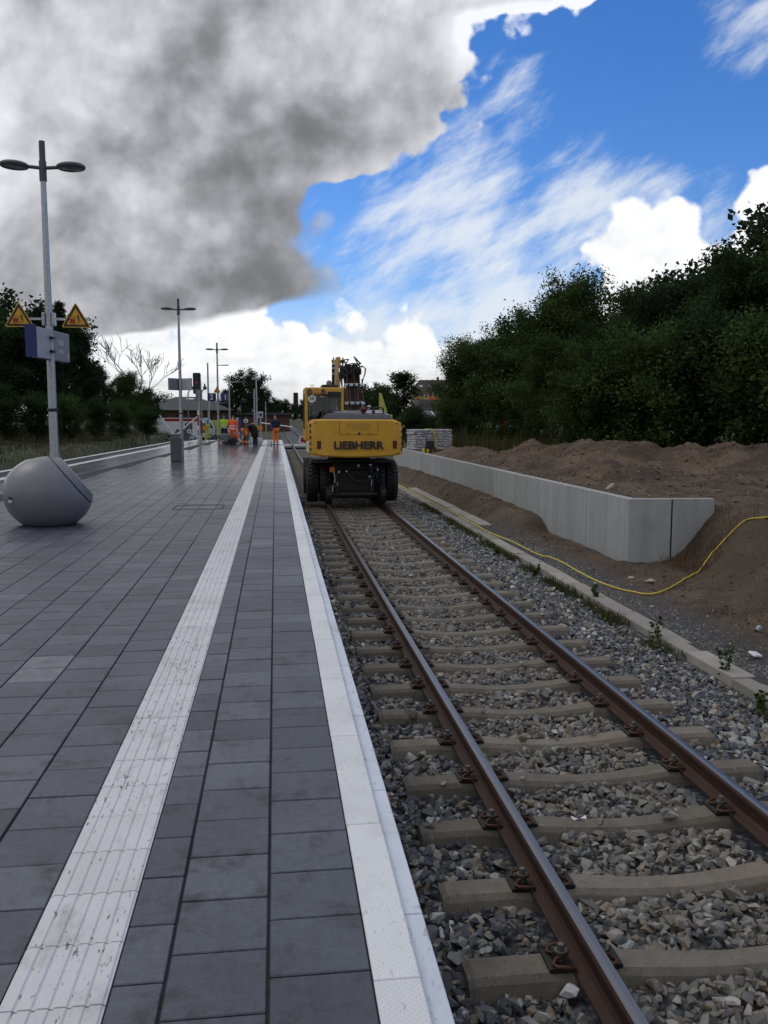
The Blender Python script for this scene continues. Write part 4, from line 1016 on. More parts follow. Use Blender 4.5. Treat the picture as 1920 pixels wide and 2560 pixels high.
# ------------------------------------------------------------------ litter bin
lb = empty('litter_bin', (-3.66, 33.0, 0), R(8), label='square grey metal litter bin with slanted open hood', cat='litter bin')
b = MB(); b.bx(-.19, .19, -.19, .19, .02, .88); b.build('body', M['trash'], lb, bevel=.012)
b = MB(); b.bx(-.16, .16, -.16, .16, 0, .02); b.build('foot', M['black'], lb)
b = MB(); b.add([(-.22, -.20, 1.02), (.22, -.20, 1.02), (.14, -.15, .89), (-.14, -.15, .89), (-.22, .20, 1.02), (.22, .20, 1.02), (.14, .15, .89), (-.14, .15, .89)], [(0, 1, 2, 3), (1, 5, 6, 2), (5, 4, 7, 6), (4, 0, 3, 7), (0, 1, 5, 4)]); b.build('hood', M['galv'], lb, bevel=.004)
b = MB(); b.bx(.191, .196, -.14, .14, .08, .82); b.build('door', M['trash'], lb)
# ------------------------------------------------------------------ rail excavator (world metres; origin on the track centre)
EX = 2.10
exc = empty('rail_excavator', (EX, 24.0, RAIL_Z), label='yellow road-rail excavator seen from behind standing on the track', cat='excavator')
def E(mb, name, m_, parent=None, **k): return mb.build(name, m_, parent or exc, world=True, **k)
# counterweight: slightly bowed slab
out = [(-1.205, .70), (-1.16, .655), (-.9, .62), (-.3, .595), (.3, .595), (.9, .62), (1.16, .655), (1.205, .70), (1.205, 1.44), (1.17, 1.50), (.98, 1.575), (-.90, 1.585), (-1.10, 1.575), (-1.18, 1.52), (-1.205, 1.46)]
b = MB()
def bow(x): return 22.60+.16*(abs(x)/1.2)**2.4
xs = sorted({p[0] for p in out}); n = len(out)
vs = [(EX+x, bow(x), z) for x, z in out]+[(EX+x, 23.75, z) for x, z in out]
ins = [(EX+x*.93, bow(x*.93)-.035, 1.09+(z-1.09)*.93) for x, z in out]
b.add(vs+ins, [(i, (i+1) % n, n+(i+1) % n, n+i) for i in range(n)]+[tuple(range(n, 2*n))]+[(i, 2*n+i, 2*n+(i+1) % n, (i+1) % n) for i in range(n)])
# the rear face in vertical strips so that it follows the bow
top = [p for p in ins if p[2] > 1.09]; bot = [p for p in ins if p[2] <= 1.09]
def face_z(x, up):
    P_ = sorted([(p[0], p[2]) for p in (top if up else bot)]); return float(np.interp(x, [q[0] for q in P_], [q[1] for q in P_]))
fx = [EX-1.205*.93+2.41*.93*i/20 for i in range(21)]
b.grid(lambda u, v: (fx[round(u*20)], bow(fx[round(u*20)]-EX)-.035, face_z(fx[round(u*20)], False)*(1-v)+face_z(fx[round(u*20)], True)*v), 20, 4)
cw = E(b, 'counterweight', M['yellow'], smooth=True)
def rear(x): return bow(x)-.035
# hatch in the counterweight
b = MB(); b.grid(lambda u, v: (EX-.45+.99*u, rear(-.45+.99*u)-.006, 1.19+.36*v), 10, 1); h_ = E(b, 'service_hatch', M['yellow'], cw)
b = MB()
for a_, c_ in (((-.455, 1.185), (.545, 1.185)), ((-.455, 1.185), (-.455, 1.555)), ((.545, 1.185), (.545, 1.555))):
    m_ = 10; b.tube([(EX+a_[0]+(c_[0]-a_[0])*i/m_, rear(a_[0]+(c_[0]-a_[0])*i/m_)-.004, a_[1]+(c_[1]-a_[1])*i/m_) for i in range(m_+1)], .004, 5)
E(b, 'hatch_seam', M['grime'], cw)
b = MB(); b.bx(EX+.02, EX+.085, rear(.05)-.016, rear(.05), 1.19, 1.245)
for x_ in (-.25, .345): b.cyl((EX+x_, rear(x_)-.014, 1.215), (EX+x_, rear(x_), 1.215), .014, n=10)
E(b, 'hatch_latch', M['black'], cw)
# lettering
inst('lettering', text_mesh('LIEBHERR', .272, M['black'], .003, .011, 1.12), cw, (.035, rear(0)-24.0-.030, .905-RAIL_Z), (R(90), 0, 0))
inst('stencil_mark', text_mesh('T-O-2', .15, M['yellowd'], .0015, .0, 1.05), cw, (-.07, rear(0)-24.0-.012, 1.395-RAIL_Z), (R(90), 0, 0))
b = MB()
for q in ((.12, .34, 1.435, 1.441), (.13, .34, 1.40, 1.406), (.12, .34, 1.355, 1.361), (-.23, .35, 1.468, 1.474), (-.23, .35, 1.318, 1.324)): b.bx(EX+q[0], EX+q[1], rear(0)-.012, rear(0)-.002, q[2], q[3])
E(b, 'stencil_lines', M['yellowd'], cw)
# raised frame line, tail lamps, chevrons
b = MB(); b.tube([(EX+x_, rear(x_)-.004, z_) for x_, z_ in ((-.78, .80), (-.3, .79), (.3, .79), (.82, .80), (.86, .86), (.93, 1.13))], .012, 6); E(b, 'pressed_edge', M['yellow'], cw, smooth='all')
for x_ in (-.98, 1.0):
    b = MB(); b.box((EX+x_, rear(x_)-.012, .925), (.105, .03, .205)); tl = E(b, 'tail_lamp', M['darkred'], cw, bevel=.006)
    b = MB(); b.box((EX+x_, rear(x_)-.030, .965), (.075, .008, .085)); E(b, 'lens', M['red'], tl)
for k in range(5):
    for sx in (-1, 1):
        b = MB(); b.box((EX+sx*1.175, 22.80, .80+.155*k), (.075, .12, .075)); E(b, 'chevron_block', M['black'], cw)
b = MB()
for k in range(10): b.box((EX-1.214, 23.05, 1.06+.052*k), (.012, .22, .026), (R(28), 0, 0))
E(b, 'black_stripe', M['black'], cw)
b = MB(); b.bx(EX-1.212, EX-1.206, 22.92, 23.18, 1.02, 1.56); E(b, 'white_stripe_field', M['cream'], cw)
# engine hood
b = MB(); b.add([(EX-.86, 22.72, 1.585), (EX+.94, 22.72, 1.575), (EX+.90, 22.80, 1.70), (EX-.80, 22.80, 1.715), (EX-.80, 25.2, 1.585), (EX+.94, 25.2, 1.575), (EX+.88, 25.1, 1.84), (EX-.60, 25.1, 1.845)],
            [(0, 1, 2, 3), (1, 5, 6, 2), (5, 4, 7, 6), (4, 0, 3, 7), (3, 2, 6, 7), (4, 5, 1, 0)]); hood = E(b, 'engine_hood', M['hood'], bevel=.02, seg=2)
b = MB()
for q in ((-.52, .12), (.18, .50), (.56, .84)): b.add([(EX+q[0], 22.98, 1.736), (EX+q[1], 22.98, 1.733), (EX+q[1], 24.6, 1.822), (EX+q[0], 24.6, 1.825)], [(0, 1, 2, 3)])
E(b, 'hood_top_panel', M['hoodtop'], hood)
for k in range(4):
    b = MB(); b.box((EX-.83+.015*k, 23.4, 1.63+.05*k), (.10, 1.0, .022), (0, R(-25), 0)); E(b, 'louvre', M['black'], hood)
b = MB(); b.cyl((EX+.22, 23.05, 1.745), (EX+.22, 23.05, 1.80), .045); b.lathe([(0, -.05), (.075, -.05), (.088, -.035), (.088, .05), (.0, .055)], (EX+.22, 23.05, 1.835), 'Y', 24); E(b, 'round_rear_lamp', M['black'], hood, smooth=True)
b = MB(); b.lathe([(.078, -.052), (.06, -.068), (0, -.074)], (EX+.22, 23.05, 1.835), 'Y', 24); E(b, 'lamp_lens', M['darkred'], hood, smooth=True)
b = MB(); b.tube([(EX+.50, 23.2, 1.74), (EX+.50, 23.2, 1.87), (EX+.56, 23.2, 1.89), (EX+.70, 23.2, 1.885), (EX+.76, 23.2, 1.87), (EX+.76, 23.2, 1.74)], .022, 8); E(b, 'grab_handle', M['black'], hood, smooth='all')
b = MB(); b.cyl((EX+.49, 23.1, 1.72), (EX+.49, 23.1, 1.84), .04, .035); E(b, 'exhaust', M['rust'], hood, smooth=True)
b = MB(); b.tube([(EX-.70, 23.2, 1.73), (EX-.715, 23.2, 1.79), (EX-.70, 23.2, 1.83), (EX-.62, 23.2, 1.83), (EX-.605, 23.2, 1.79), (EX-.62, 23.2, 1.73)], .012, 6); b.lathe([(0, -.03), (.035, -.03), (.035, .03), (0, .03)], (EX-.66, 23.2, 1.785), 'Y', 16); E(b, 'work_lamp', M['black'], hood)
b = MB(); b.bx(EX+.88, EX+.98, 23.0, 23.3, 1.58, 1.70); E(b, 'yellow_cap', M['paleyellow'], hood, bevel=.01)
# superstructure deck and side boxes
b = MB(); b.bx(EX-1.20, EX+1.18, 23.76, 26.3, .62, 1.02); E(b, 'deck', M['yellowd'], bevel=.03)
b = MB(); b.bx(EX-1.215, EX-.80, 23.80, 24.9, 1.02, 1.50); E(b, 'side_tank', M['yellow'], bevel=.02)
b = MB(); b.bx(EX+.55, EX+1.20, 23.80, 26.1, 1.02, 1.50); E(b, 'tool_locker', M['yellow'], bevel=.02)
b = MB(); b.add([(EX-1.235, 23.3, .70), (EX-1.235, 24.6, .70), (EX-1.235, 24.6, .98), (EX-1.235, 23.3, .98), (EX-1.20, 23.3, .70), (EX-1.20, 24.6, .70), (EX-1.20, 24.6, .98), (EX-1.20, 23.3, .98)], [(0, 1, 2, 3), (0, 3, 7, 4), (3, 2, 6, 7)]); E(b, 'pale_side_plate', M['cream'])
b = MB(); b.box((EX+1.30, 23.6, 1.36), (.20, .10, .04), (0, R(-22), 0)); E(b, 'side_step', M['yellowd'])
# cab
cab = empty('cab', (EX-.735-EX, 25.2-24.0, .98-RAIL_Z)); cab.parent = exc
def C(mb, name, m_, parent=None, **k): return mb.build(name, m_, parent or cab, **k)
# local: x -.555..555, y -.78..78, z 0..1.5
W_, D_, H_ = .545, .78, 1.475
b = MB(); b.prism([(-W_, 0), (W_, 0), (W_, .32), (-W_, .32)], -D_, D_, 'Y'); C(b, 'cab_base', M['yellow'], bevel=.02)
for sx in (-1, 1):
    for sy in (-1, 1):
        b = MB(); b.bx(sx*W_-sx*.075 if sx < 0 else W_-.075, sx*W_ if sx > 0 else -W_+.075, sy*D_-.05 if sy > 0 else -D_, D_ if sy > 0 else -D_+.05, .32, H_-.2) if 0 else b.box((sx*(W_-.045), sy*(D_-.035), .82), (.09, .07, 1.0)); C(b, 'pillar', M['yellow'], bevel=.015)
b = MB(); b.box((-(W_-.03), -.1, .82), (.05, .07, 1.0)); C(b, 'door_pillar', M['black'])
b = MB(); b.bx(-W_, W_, -D_, D_, 1.27, H_); roof = C(b, 'roof', M['yellow'], bevel=.045, seg=3)
b = MB(); b.bx(-W_+.10, W_-.10, -D_+.028, -D_+.034, .33, 1.265); C(b, 'rear_window', M['glass'])
b = MB(); b.bx(-W_+.022, -W_+.027, -D_+.08, D_-.08, .33, 1.265); C(b, 'side_window', M['glass']); b = MB(); b.bx(W_-.027, W_-.022, -D_+.08, D_-.08, .33, 1.265); C(b, 'side_window', M['glass'])
b = MB(); b.bx(-W_+.1, W_-.1, D_-.034, D_-.028, .33, 1.265); C(b, 'front_window', M['glass'])
b = MB(); b.tube([(-W_+.10, -D_+.02, .34), (-W_+.10, -D_+.02, 1.25), (W_-.13, -D_+.02, 1.25), (W_-.085, -D_+.02, .80), (W_-.085, -D_+.02, .34)], .014, 6); C(b, 'window_seal', M['black'])
b = MB(); b.bx(-.24, .22, .0, .14, .25, 1.05); b.bx(-.24, .22, .0, .55, .25, .42); st = C(b, 'seat', M['black'], bevel=.03); b = MB(); b.bx(-.14, .12, .02, .11, 1.05, 1.22); C(b, 'headrest', M['black'], st, bevel=.02)
b = MB(); b.tube([(-.38, -D_-.002, .36), (-.37, -D_-.004, .60), (-.355, -D_-.004, .98)], .011, 6); C(b, 'wiper', M['black'])
b = MB(); b.cyl((-.345, -D_-.004, 1.165), (-.345, -D_+.02, 1.165), .105, n=28); sp2 = C(b, 'speed_disc', M['signwhite'])
inst('speed_number', text_mesh('20', .135, M['signblack'], .002, .003), sp2, (-.345, -D_-.008, 1.165), (R(90), 0, 0))
b = MB(); b.prism(rounded([(p[0]-.22, p[1]+1.355) for p in tri(.085)], .012), -D_-.006, -D_+.004, 'Y'); tt = C(b, 'warning_plate', M['red'], roof)
b = MB(); b.prism([(p[0]-.22, p[1]+1.355) for p in tri(.055)], -D_-.010, -D_-.007, 'Y'); C(b, 'warning_field', M['cream'], roof)
for x_ in (-.41, -.03):
    b = MB(); b.bx(x_-.055, x_+.055, -D_-.07, -D_+.01, 1.29, 1.385); b.add([(x_-.055, -D_-.07, 1.385), (x_+.055, -D_-.07, 1.385), (x_, -D_-.04, 1.45)], [(0, 1, 2)]); lm = C(b, 'work_lamp', M['black'], roof)
    b = MB(); b.bx(x_-.04, x_+.04, -D_-.076, -D_-.071, 1.305, 1.37); 
    C(b, 'lamp_glass', M['glassdiff'], roof)
b = MB(); b.bx(.10, .46, -D_-.03, -D_+.01, 1.20, 1.36); C(b, 'grille_box', M['black'], roof, bevel=.01)
b = MB(); b.bx(-.05, .40, -.55, .25, H_, H_+.085); C(b, 'roof_unit', M['black'], roof, bevel=.02)
b = MB(); b.lathe([(.0, .13), (.05, .12), (.075, .07), (.08, 0)], (.16, -.3, H_+.085)); C(b, 'beacon', M['hoodtop'], roof, smooth=True)
for x_, h_ in ((-.36, .02), (-.30, .0)): b = MB(); b.cyl((x_, -.6, H_), (x_, -.6, H_+.06), .008); b.lathe([(0, .05), (.016, .04), (.016, .02), (0, .01)], (x_, -.6, H_+.04)); C(b, 'eyelet', M['galv'], roof)
b = MB(); b.tube([(-W_, .35, .98), (-W_-.10, .32, 1.0), (-W_-.16, .3, 1.02)], .012, 6); arm_ = C(b, 'mirror_arm', M['black']); b = MB(); b.box((-W_-.22, .30, 1.16), (.14, .06, .40)); C(b, 'mirror', M['black'], bevel=.025, seg=2)
b = MB(); b.tube([(-W_-.012, -.62, .30), (-W_-.03, -.62, .4), (-W_-.03, -.62, 1.1), (-W_-.012, -.62, 1.2)], .013, 6); C(b, 'handrail', M['black'])
# boom: lower section carrying the pipework, then the raised yellow upper section
boom = empty('boom', (.27, 2.1, .9-RAIL_Z)); boom.parent = exc
def Bm(mb, name, m_, parent=None, **k): return mb.build(name, m_, parent or boom, world=True, **k)
b = MB(); b.prism([(25.9, .95), (26.3, .95), (27.35, 2.75), (26.95, 2.95)], EX+.08, EX+.46, 'X'); Bm(b, 'lower_section', M['grime'], bevel=.03)
b = MB()
b.prism([(26.9, 2.45), (27.3, 2.40), (28.0, 3.30), (27.75, 3.42)], EX-.26, EX-.10, 'X'); Bm(b, 'upper_section', M['yellowd'], bevel=.025)
b = MB(); b.add([(EX-.03, 26.93, 2.50), (EX-.03, 26.95, 3.08), (EX-.18, 26.9, 2.98), (EX-.06, 26.9, 2.48)], [(0, 1, 2, 3)]); Bm(b, 'pale_gusset', M['cream'])
b = MB(); b.prism([(27.6, 3.18), (28.2, 3.18), (28.1, 3.50), (27.75, 3.52)], EX-.17, EX-.03, 'X'); Bm(b, 'knuckle', M['yellowd'], bevel=.03)
for s in (-.24, .05): b = MB(); b.cyl((EX+s-.02, 27.9, 3.38), (EX+s+.02, 27.9, 3.38), .13, n=18); Bm(b, 'pivot_cheek', M['yellowd'], smooth=True)
b = MB(); b.cyl((EX-.30, 27.9, 3.38), (EX+.10, 27.9, 3.38), .05, n=14); Bm(b, 'pivot_pin', M['rust'], smooth=True)
b = MB(); b.prism([(28.0, 3.38), (28.2, 3.55), (30.2, 2.1), (30.0, 1.9)], EX-.16, EX-.05, 'X'); Bm(b, 'stick', M['yellowd'], bevel=.03)
for k in range(8):                                       # pipe bundle on the back of the boom
    x_ = EX+.00+.077*k; z0 = 1.0; zt_ = 2.85+.18*math.sin(k*2.3)+(.12 if 1 < k < 6 else 0)
    b = MB(); b.tube([(x_, 25.78, z0), (x_+.01, 25.86, 1.4), (x_, 26.2, 2.0), (x_-.005, 26.55, 2.55), (x_+.02*math.sin(k), 26.75, zt_)], .017+.006*(k % 3), 7); Bm(b, 'hydraulic_pipe', M['rust'] if k % 3 else M['grime'], smooth='all')
for z_, y_, w_ in ((2.04, 26.15, .60), (2.60, 26.50, .56)):
    b = MB(); b.box((EX+.275, y_, z_), (w_, .05, .085), (R(-25), 0, 0)); Bm(b, 'pipe_clamp', M['bluewhite'], bevel=.008)
    for k in (.13, .30, .45): b = MB(); b.box((EX+k-.02, y_-.035, z_), (.055, .03, .07)); Bm(b, 'clamp_block', M['black'])
rs = random.Random(4)
for k in range(26):                                      # tangle of hoses and valve blocks at the boom joint
    x_ = EX+rs.uniform(.0, .46); b = MB(); c0 = Vector((x_, 26.8+rs.uniform(-.1, .2), 2.62+rs.uniform(0, .25))); h = rs.uniform(.25, .6)
    b.tube([c0, c0+Vector((rs.uniform(-.06, .06), -.05, h*.5)), c0+Vector((rs.uniform(-.15, .15), .0, h)), c0+Vector((rs.uniform(-.22, .12), .15, h*rs.uniform(.6, 1.05)))], .022, 6); Bm(b, 'hose', M['black'], smooth='all')
for q in ((.05, 26.85, 2.98, .22, .2, .26), (.27, 26.9, 3.02, .20, .2, .30), (.40, 26.85, 2.88, .16, .2, .24), (-.05, 26.95, 3.10, .14, .2, .14), (.24, 26.9, 2.75, .46, .2, .24), (.12, 26.85, 3.16, .20, .2, .16), (.34, 26.88, 3.17, .18, .2, .12), (.47, 26.85, 3.02, .12, .2, .2), (-.06, 26.9, 2.90, .16, .2, .20)):
    b = MB(); b.box((EX+q[0], q[1], q[2]), q[3:]); Bm(b, 'valve_block', M['grime'], bevel=.02)
for dx in (0, .03, .055):
    b = MB(); b.tube([(EX+.40, 26.85, 3.0), (EX+.46+dx*.3, 26.8, 3.14), (EX+.54+dx, 26.75, 3.19-dx*.6), (EX+.64+dx*.4, 26.7, 3.10), (EX+.62+dx*.3, 26.65, 2.95), (EX+.56, 26.6, 2.75), (EX+.50, 26.5, 2.45)], .012, 6); Bm(b, 'looped_hose', M['black'], smooth='all')
b = MB(); b.tube([(EX+.02, 27.9, 3.40), (EX+.08, 27.7, 3.38), (EX+.14, 27.3, 3.20), (EX+.16, 27.0, 3.0)], .03, 8); Bm(b, 'feed_hose', M['black'], smooth='all')
b = MB(); b.cyl((EX-.33, 26.9, 2.40), (EX-.31, 27.0, 3.25), .045); Bm(b, 'boom_cylinder', M['grime'], smooth=True)
for z_ in (2.95, 3.12, 3.24): b = MB(); b.box((EX-.28, 26.95, z_), (.16, .06, .045)); Bm(b, 'cylinder_clamp', M['bluewhite'])
b = MB(); b.add([(EX+1.12, 27.0, 1.80), (EX+1.12, 27.0, 2.38), (EX+1.18, 27.0, 2.36), (EX+1.36, 27.0, 1.78), (EX+1.12, 27.2, 1.80), (EX+1.12, 27.2, 2.38), (EX+1.18, 27.2, 2.36), (EX+1.36, 27.2, 1.78)], [(0, 1, 2, 3), (0, 4, 5, 1), (1, 5, 6, 2), (2, 6, 7, 3), (4, 7, 6, 5)])
b.box((EX+1.24, 27.1, 1.5), (.12, .12, .7)); E(b, 'yellow_grab_arm', M['paleyellow'])  # slanted pale yellow piece right of the hood, taken for a grab arm
# undercarriage
b = MB(); b.bx(EX-.55, EX+.55, 23.6, 27.6, -.10, .42); b.bx(EX-.95, EX+.95, 24.6, 26.6, .05, .40); E(b, 'chassis', M['grime'], bevel=.03)
b = MB(); b.cyl((EX, 25.2, .40), (EX, 25.2, .64), .62, n=36); E(b, 'slewing_ring', M['grime'], smooth=True)
b = MB(); b.bx(EX-1.15, EX+1.15, 23.75, 24.7, .40, .47); E(b, 'mudguard', M['black'])
def tyre_mesh(r=.535, w=.30):
    b = MB(); p = [(r*.60, -w*.44), (r*.80, -w*.52), (r*.93, -w*.5), (r*.965, -w*.42), (r*.965, w*.42), (r*.93, w*.5), (r*.80, w*.52), (r*.60, w*.44)]
    b.lathe(p, axis='X', n=40)
    for i in range(26):
        for s in (-1, 1):
            a = 2*math.pi*(i+(.5 if s > 0 else 0))/26; rr = r*.985
            b.box((s*w*.255, rr*math.cos(a), rr*math.sin(a)), (w*.46, .065, .045), (a-math.pi/2, 0, s*.35))
    return b.mesh('tyre', M['rubber'], smooth=True)
me_ty = tyre_mesh()
def rim_mesh():
    b = MB(); b.lathe([(.33, -.13), (.31, -.05), (.12, -.04), (.10, -.09), (.0, -.10)], axis='X', n=28); b.lathe([(.33, .13), (.31, .05), (.12, .04), (0, .04)], axis='X', n=28); return b.mesh('rim', M['grime'], smooth=True)
me_ri = rim_mesh()
for yw in (24.30, 26.95):
    b = MB(); b.cyl((EX-1.1, yw, -.15), (EX+1.1, yw, -.15), .11, n=16); b.bx(EX-.25, EX+.25, yw-.25, yw+.25, -.36, .12); E(b, 'axle', M['grime'], bevel=.02)
    for x_ in (-1.10, -.745, .745, 1.10):
        o = inst('tyre', me_ty, exc, (x_, yw-24.0, -.155-RAIL_Z)); inst('rim', me_ri, o, (0, 0, 0), (0, 0, math.pi if x_ < 0 else 0))
# rail guiding gear
def rail_wheel():
    b = MB(); b.lathe([(.05, -.075), (.235, -.07), (.24, .05), (.265, .062), (.265, .085), (.12, .095), (.05, .09)], axis='X', n=36); return b.mesh('rail_wheel', M['grime'], smooth=True)
me_rw = rail_wheel()
for yg, sgn in ((23.42, 1), (27.9, -1)):
    b = MB(); b.cyl((EX-.62, yg, RAIL_Z+.24), (EX+.62, yg, RAIL_Z+.24), .075, n=16); b.cyl((EX-.50, yg, RAIL_Z+.24), (EX+.50, yg, RAIL_Z+.24), .10, n=16); ax = E(b, 'rail_axle', M['grime'], smooth=True)
    for s in (-1, 1):
        inst('rail_wheel', me_rw, exc, (s*.735+(XC-EX), yg-24.0, .24), (0, 0, 0 if s < 0 else math.pi))
        b = MB(); b.prism([(yg-.06, RAIL_Z+.16), (yg+.10, RAIL_Z+.16), (yg+sgn*.55, .15), (yg+sgn*.30, .20)], EX+s*.50-.05, EX+s*.50+.05, 'X'); E(b, 'swing_arm', M['grime'], bevel=.01)
        b = MB(); b.cyl((EX+s*.46, yg-.05, .32), (EX+s*.46, yg-.05, -.02), .055, n=14); E(b, 'cylinder', M['grime'], smooth=True)
        b = MB(); b.cyl((EX+s*.46, yg-.05, -.02), (EX+s*.46, yg-.05, -.22), .022, n=12); E(b, 'piston_rod', M['chrome'], smooth=True)
        b = MB(); b.box((EX+s*.46, yg-.04, -.28), (.13, .12, .16)); E(b, 'rod_eye', M['grime'], bevel=.01)
b = MB(); b.bx(EX-.48, EX+.62, 23.33, 23.39, .26, .30); b.bx(EX-.50, EX-.44, 23.33, 23.5, -.1, .34); b.bx(EX+.58, EX+.64, 23.33, 23.5, .0, .34); E(b, 'guard_bar', M['grime'], bevel=.006)
b = MB(); b.bx(EX-.10, EX+.30, 23.34, 23.5, .02, .08); b.bx(EX-.45, EX+.55, 23.45, 23.7, -.35, .20); E(b, 'hitch_box', M['grime'], bevel=.01)
b = MB(); b.tube([(EX-.18, 23.30, .22), (EX-.12, 23.27, .05), (EX+.05, 23.25, -.09), (EX+.28, 23.25, -.10), (EX+.48, 23.27, .02), (EX+.58, 23.30, .20)], .028, 8); E(b, 'slack_hose', M['black'], smooth='all')
b = MB(); b.box((EX-.60, 23.30, .24), (.13, .10, .15)); oc = E(b, 'chain_box', M['orange'], bevel=.02); b = MB(); b.tube([(EX-.56, 23.28, .17), (EX-.53, 23.28, .0), (EX-.54, 23.28, -.12)], .014, 6); E(b, 'chain', M['galv'], oc)
for q in ((-.22, .20), (.10, .345), (.42, .36), (.62, .24), (-.42, .18), (.40, .05)): b = MB(); b.cyl((EX+q[0], 23.26, q[1]), (EX+q[0], 23.34, q[1]), .03, n=8); E(b, 'hydraulic_coupling', M['galv'])
for k in range(10):
    x_ = EX-.55+.12*k; b = MB(); b.tube([(x_, 23.6, .44), (x_+.05*math.sin(k*3), 23.42, .36), (x_+.08*math.cos(k), 23.45, .15), (x_+.1*math.sin(k), 23.55, -.05)], .02, 6); E(b, 'brake_hose', M['black'], smooth='all')
# red marker board beside the machine
mb_ = empty('marker_board', (1.02, 62.5, -.9), label='red board with white edge on a stake beside the track ahead of the excavator', cat='sign')
b = MB(); b.box((0, 0, .30), (.55, .05, .5), (0, R(15), 0)); b.build('board', M['signwhite'], mb_); b = MB(); b.box((.04, -.03, .31), (.38, .02, .34), (0, R(15), 0)); b.build('red_field', M['red'], mb_); b = MB(); b.cyl((0, .03, 0), (0, .03, .4), .03); b.build('stake', M['wood'], mb_)
mb_.location = at(757, 1100, 62.5)-Vector((0, 0, .30))
# ------------------------------------------------------------------ people
def skin_mesh(name, joints, edges, mt, root=0, sub=2):
    names = list(joints); idx = {k: i for i, k in enumerate(names)}
    me = bpy.data.meshes.new(name); me.from_pydata([joints[k][0] for k in names], [(idx[a], idx[c]) for a, c in edges], [])
    o = bpy.data.objects.new(name, me); COL.objects.link(o)
    md = o.modifiers.new('s', 'SKIN'); md.use_smooth_shade = True; md.branch_smoothing = .4
    sv = me.skin_vertices[0].data
    for k in names:
        r_ = joints[k][1]; sv[idx[k]].radius = (r_, r_) if not isinstance(r_, tuple) else r_
        sv[idx[k]].use_root = (idx[k] == root)
    o.modifiers.new('u', 'SUBSURF').levels = sub
    dg = bpy.context.evaluated_depsgraph_get(); out = bpy.data.meshes.new_from_object(o.evaluated_get(dg)); bpy.data.objects.remove(o)
    out.materials.clear(); out.materials.append(mt); out.polygons.foreach_set('use_smooth', [True]*len(out.polygons)); return out
M['skin'] = flat('skin', (.40, .24, .17), .55); M['hiorange'] = flat('hi_vis_orange', (.85, .13, .02), .7, var=.12); M['hiyellow'] = flat('hi_vis_yellow', (.42, .80, .04), .7, var=.12)
M['trorange'] = flat('orange_work_cloth', (.75, .20, .035), .75, var=.15); M['navy'] = flat('navy_cloth', (.015, .016, .035), .8); M['blue'] = flat('blue_cloth', (.02, .05, .22), .8)
M['darkcloth'] = flat('dark_cloth', (.014, .014, .016), .85); M['reflect'] = flat('reflective_tape', (.75, .75, .75), .35); M['boot'] = flat('work_boots', (.02, .017, .015), .7)
M['hair'] = flat('dark_hair', (.02, .013, .009), .7); M['cap'] = flat('pale_cap', (.45, .43, .38), .7); M['greycloth'] = flat('grey_brown_cloth', (.07, .06, .05), .85)
def lerp(a, c, t): return tuple(a[i]+(c[i]-a[i])*t for i in range(3))
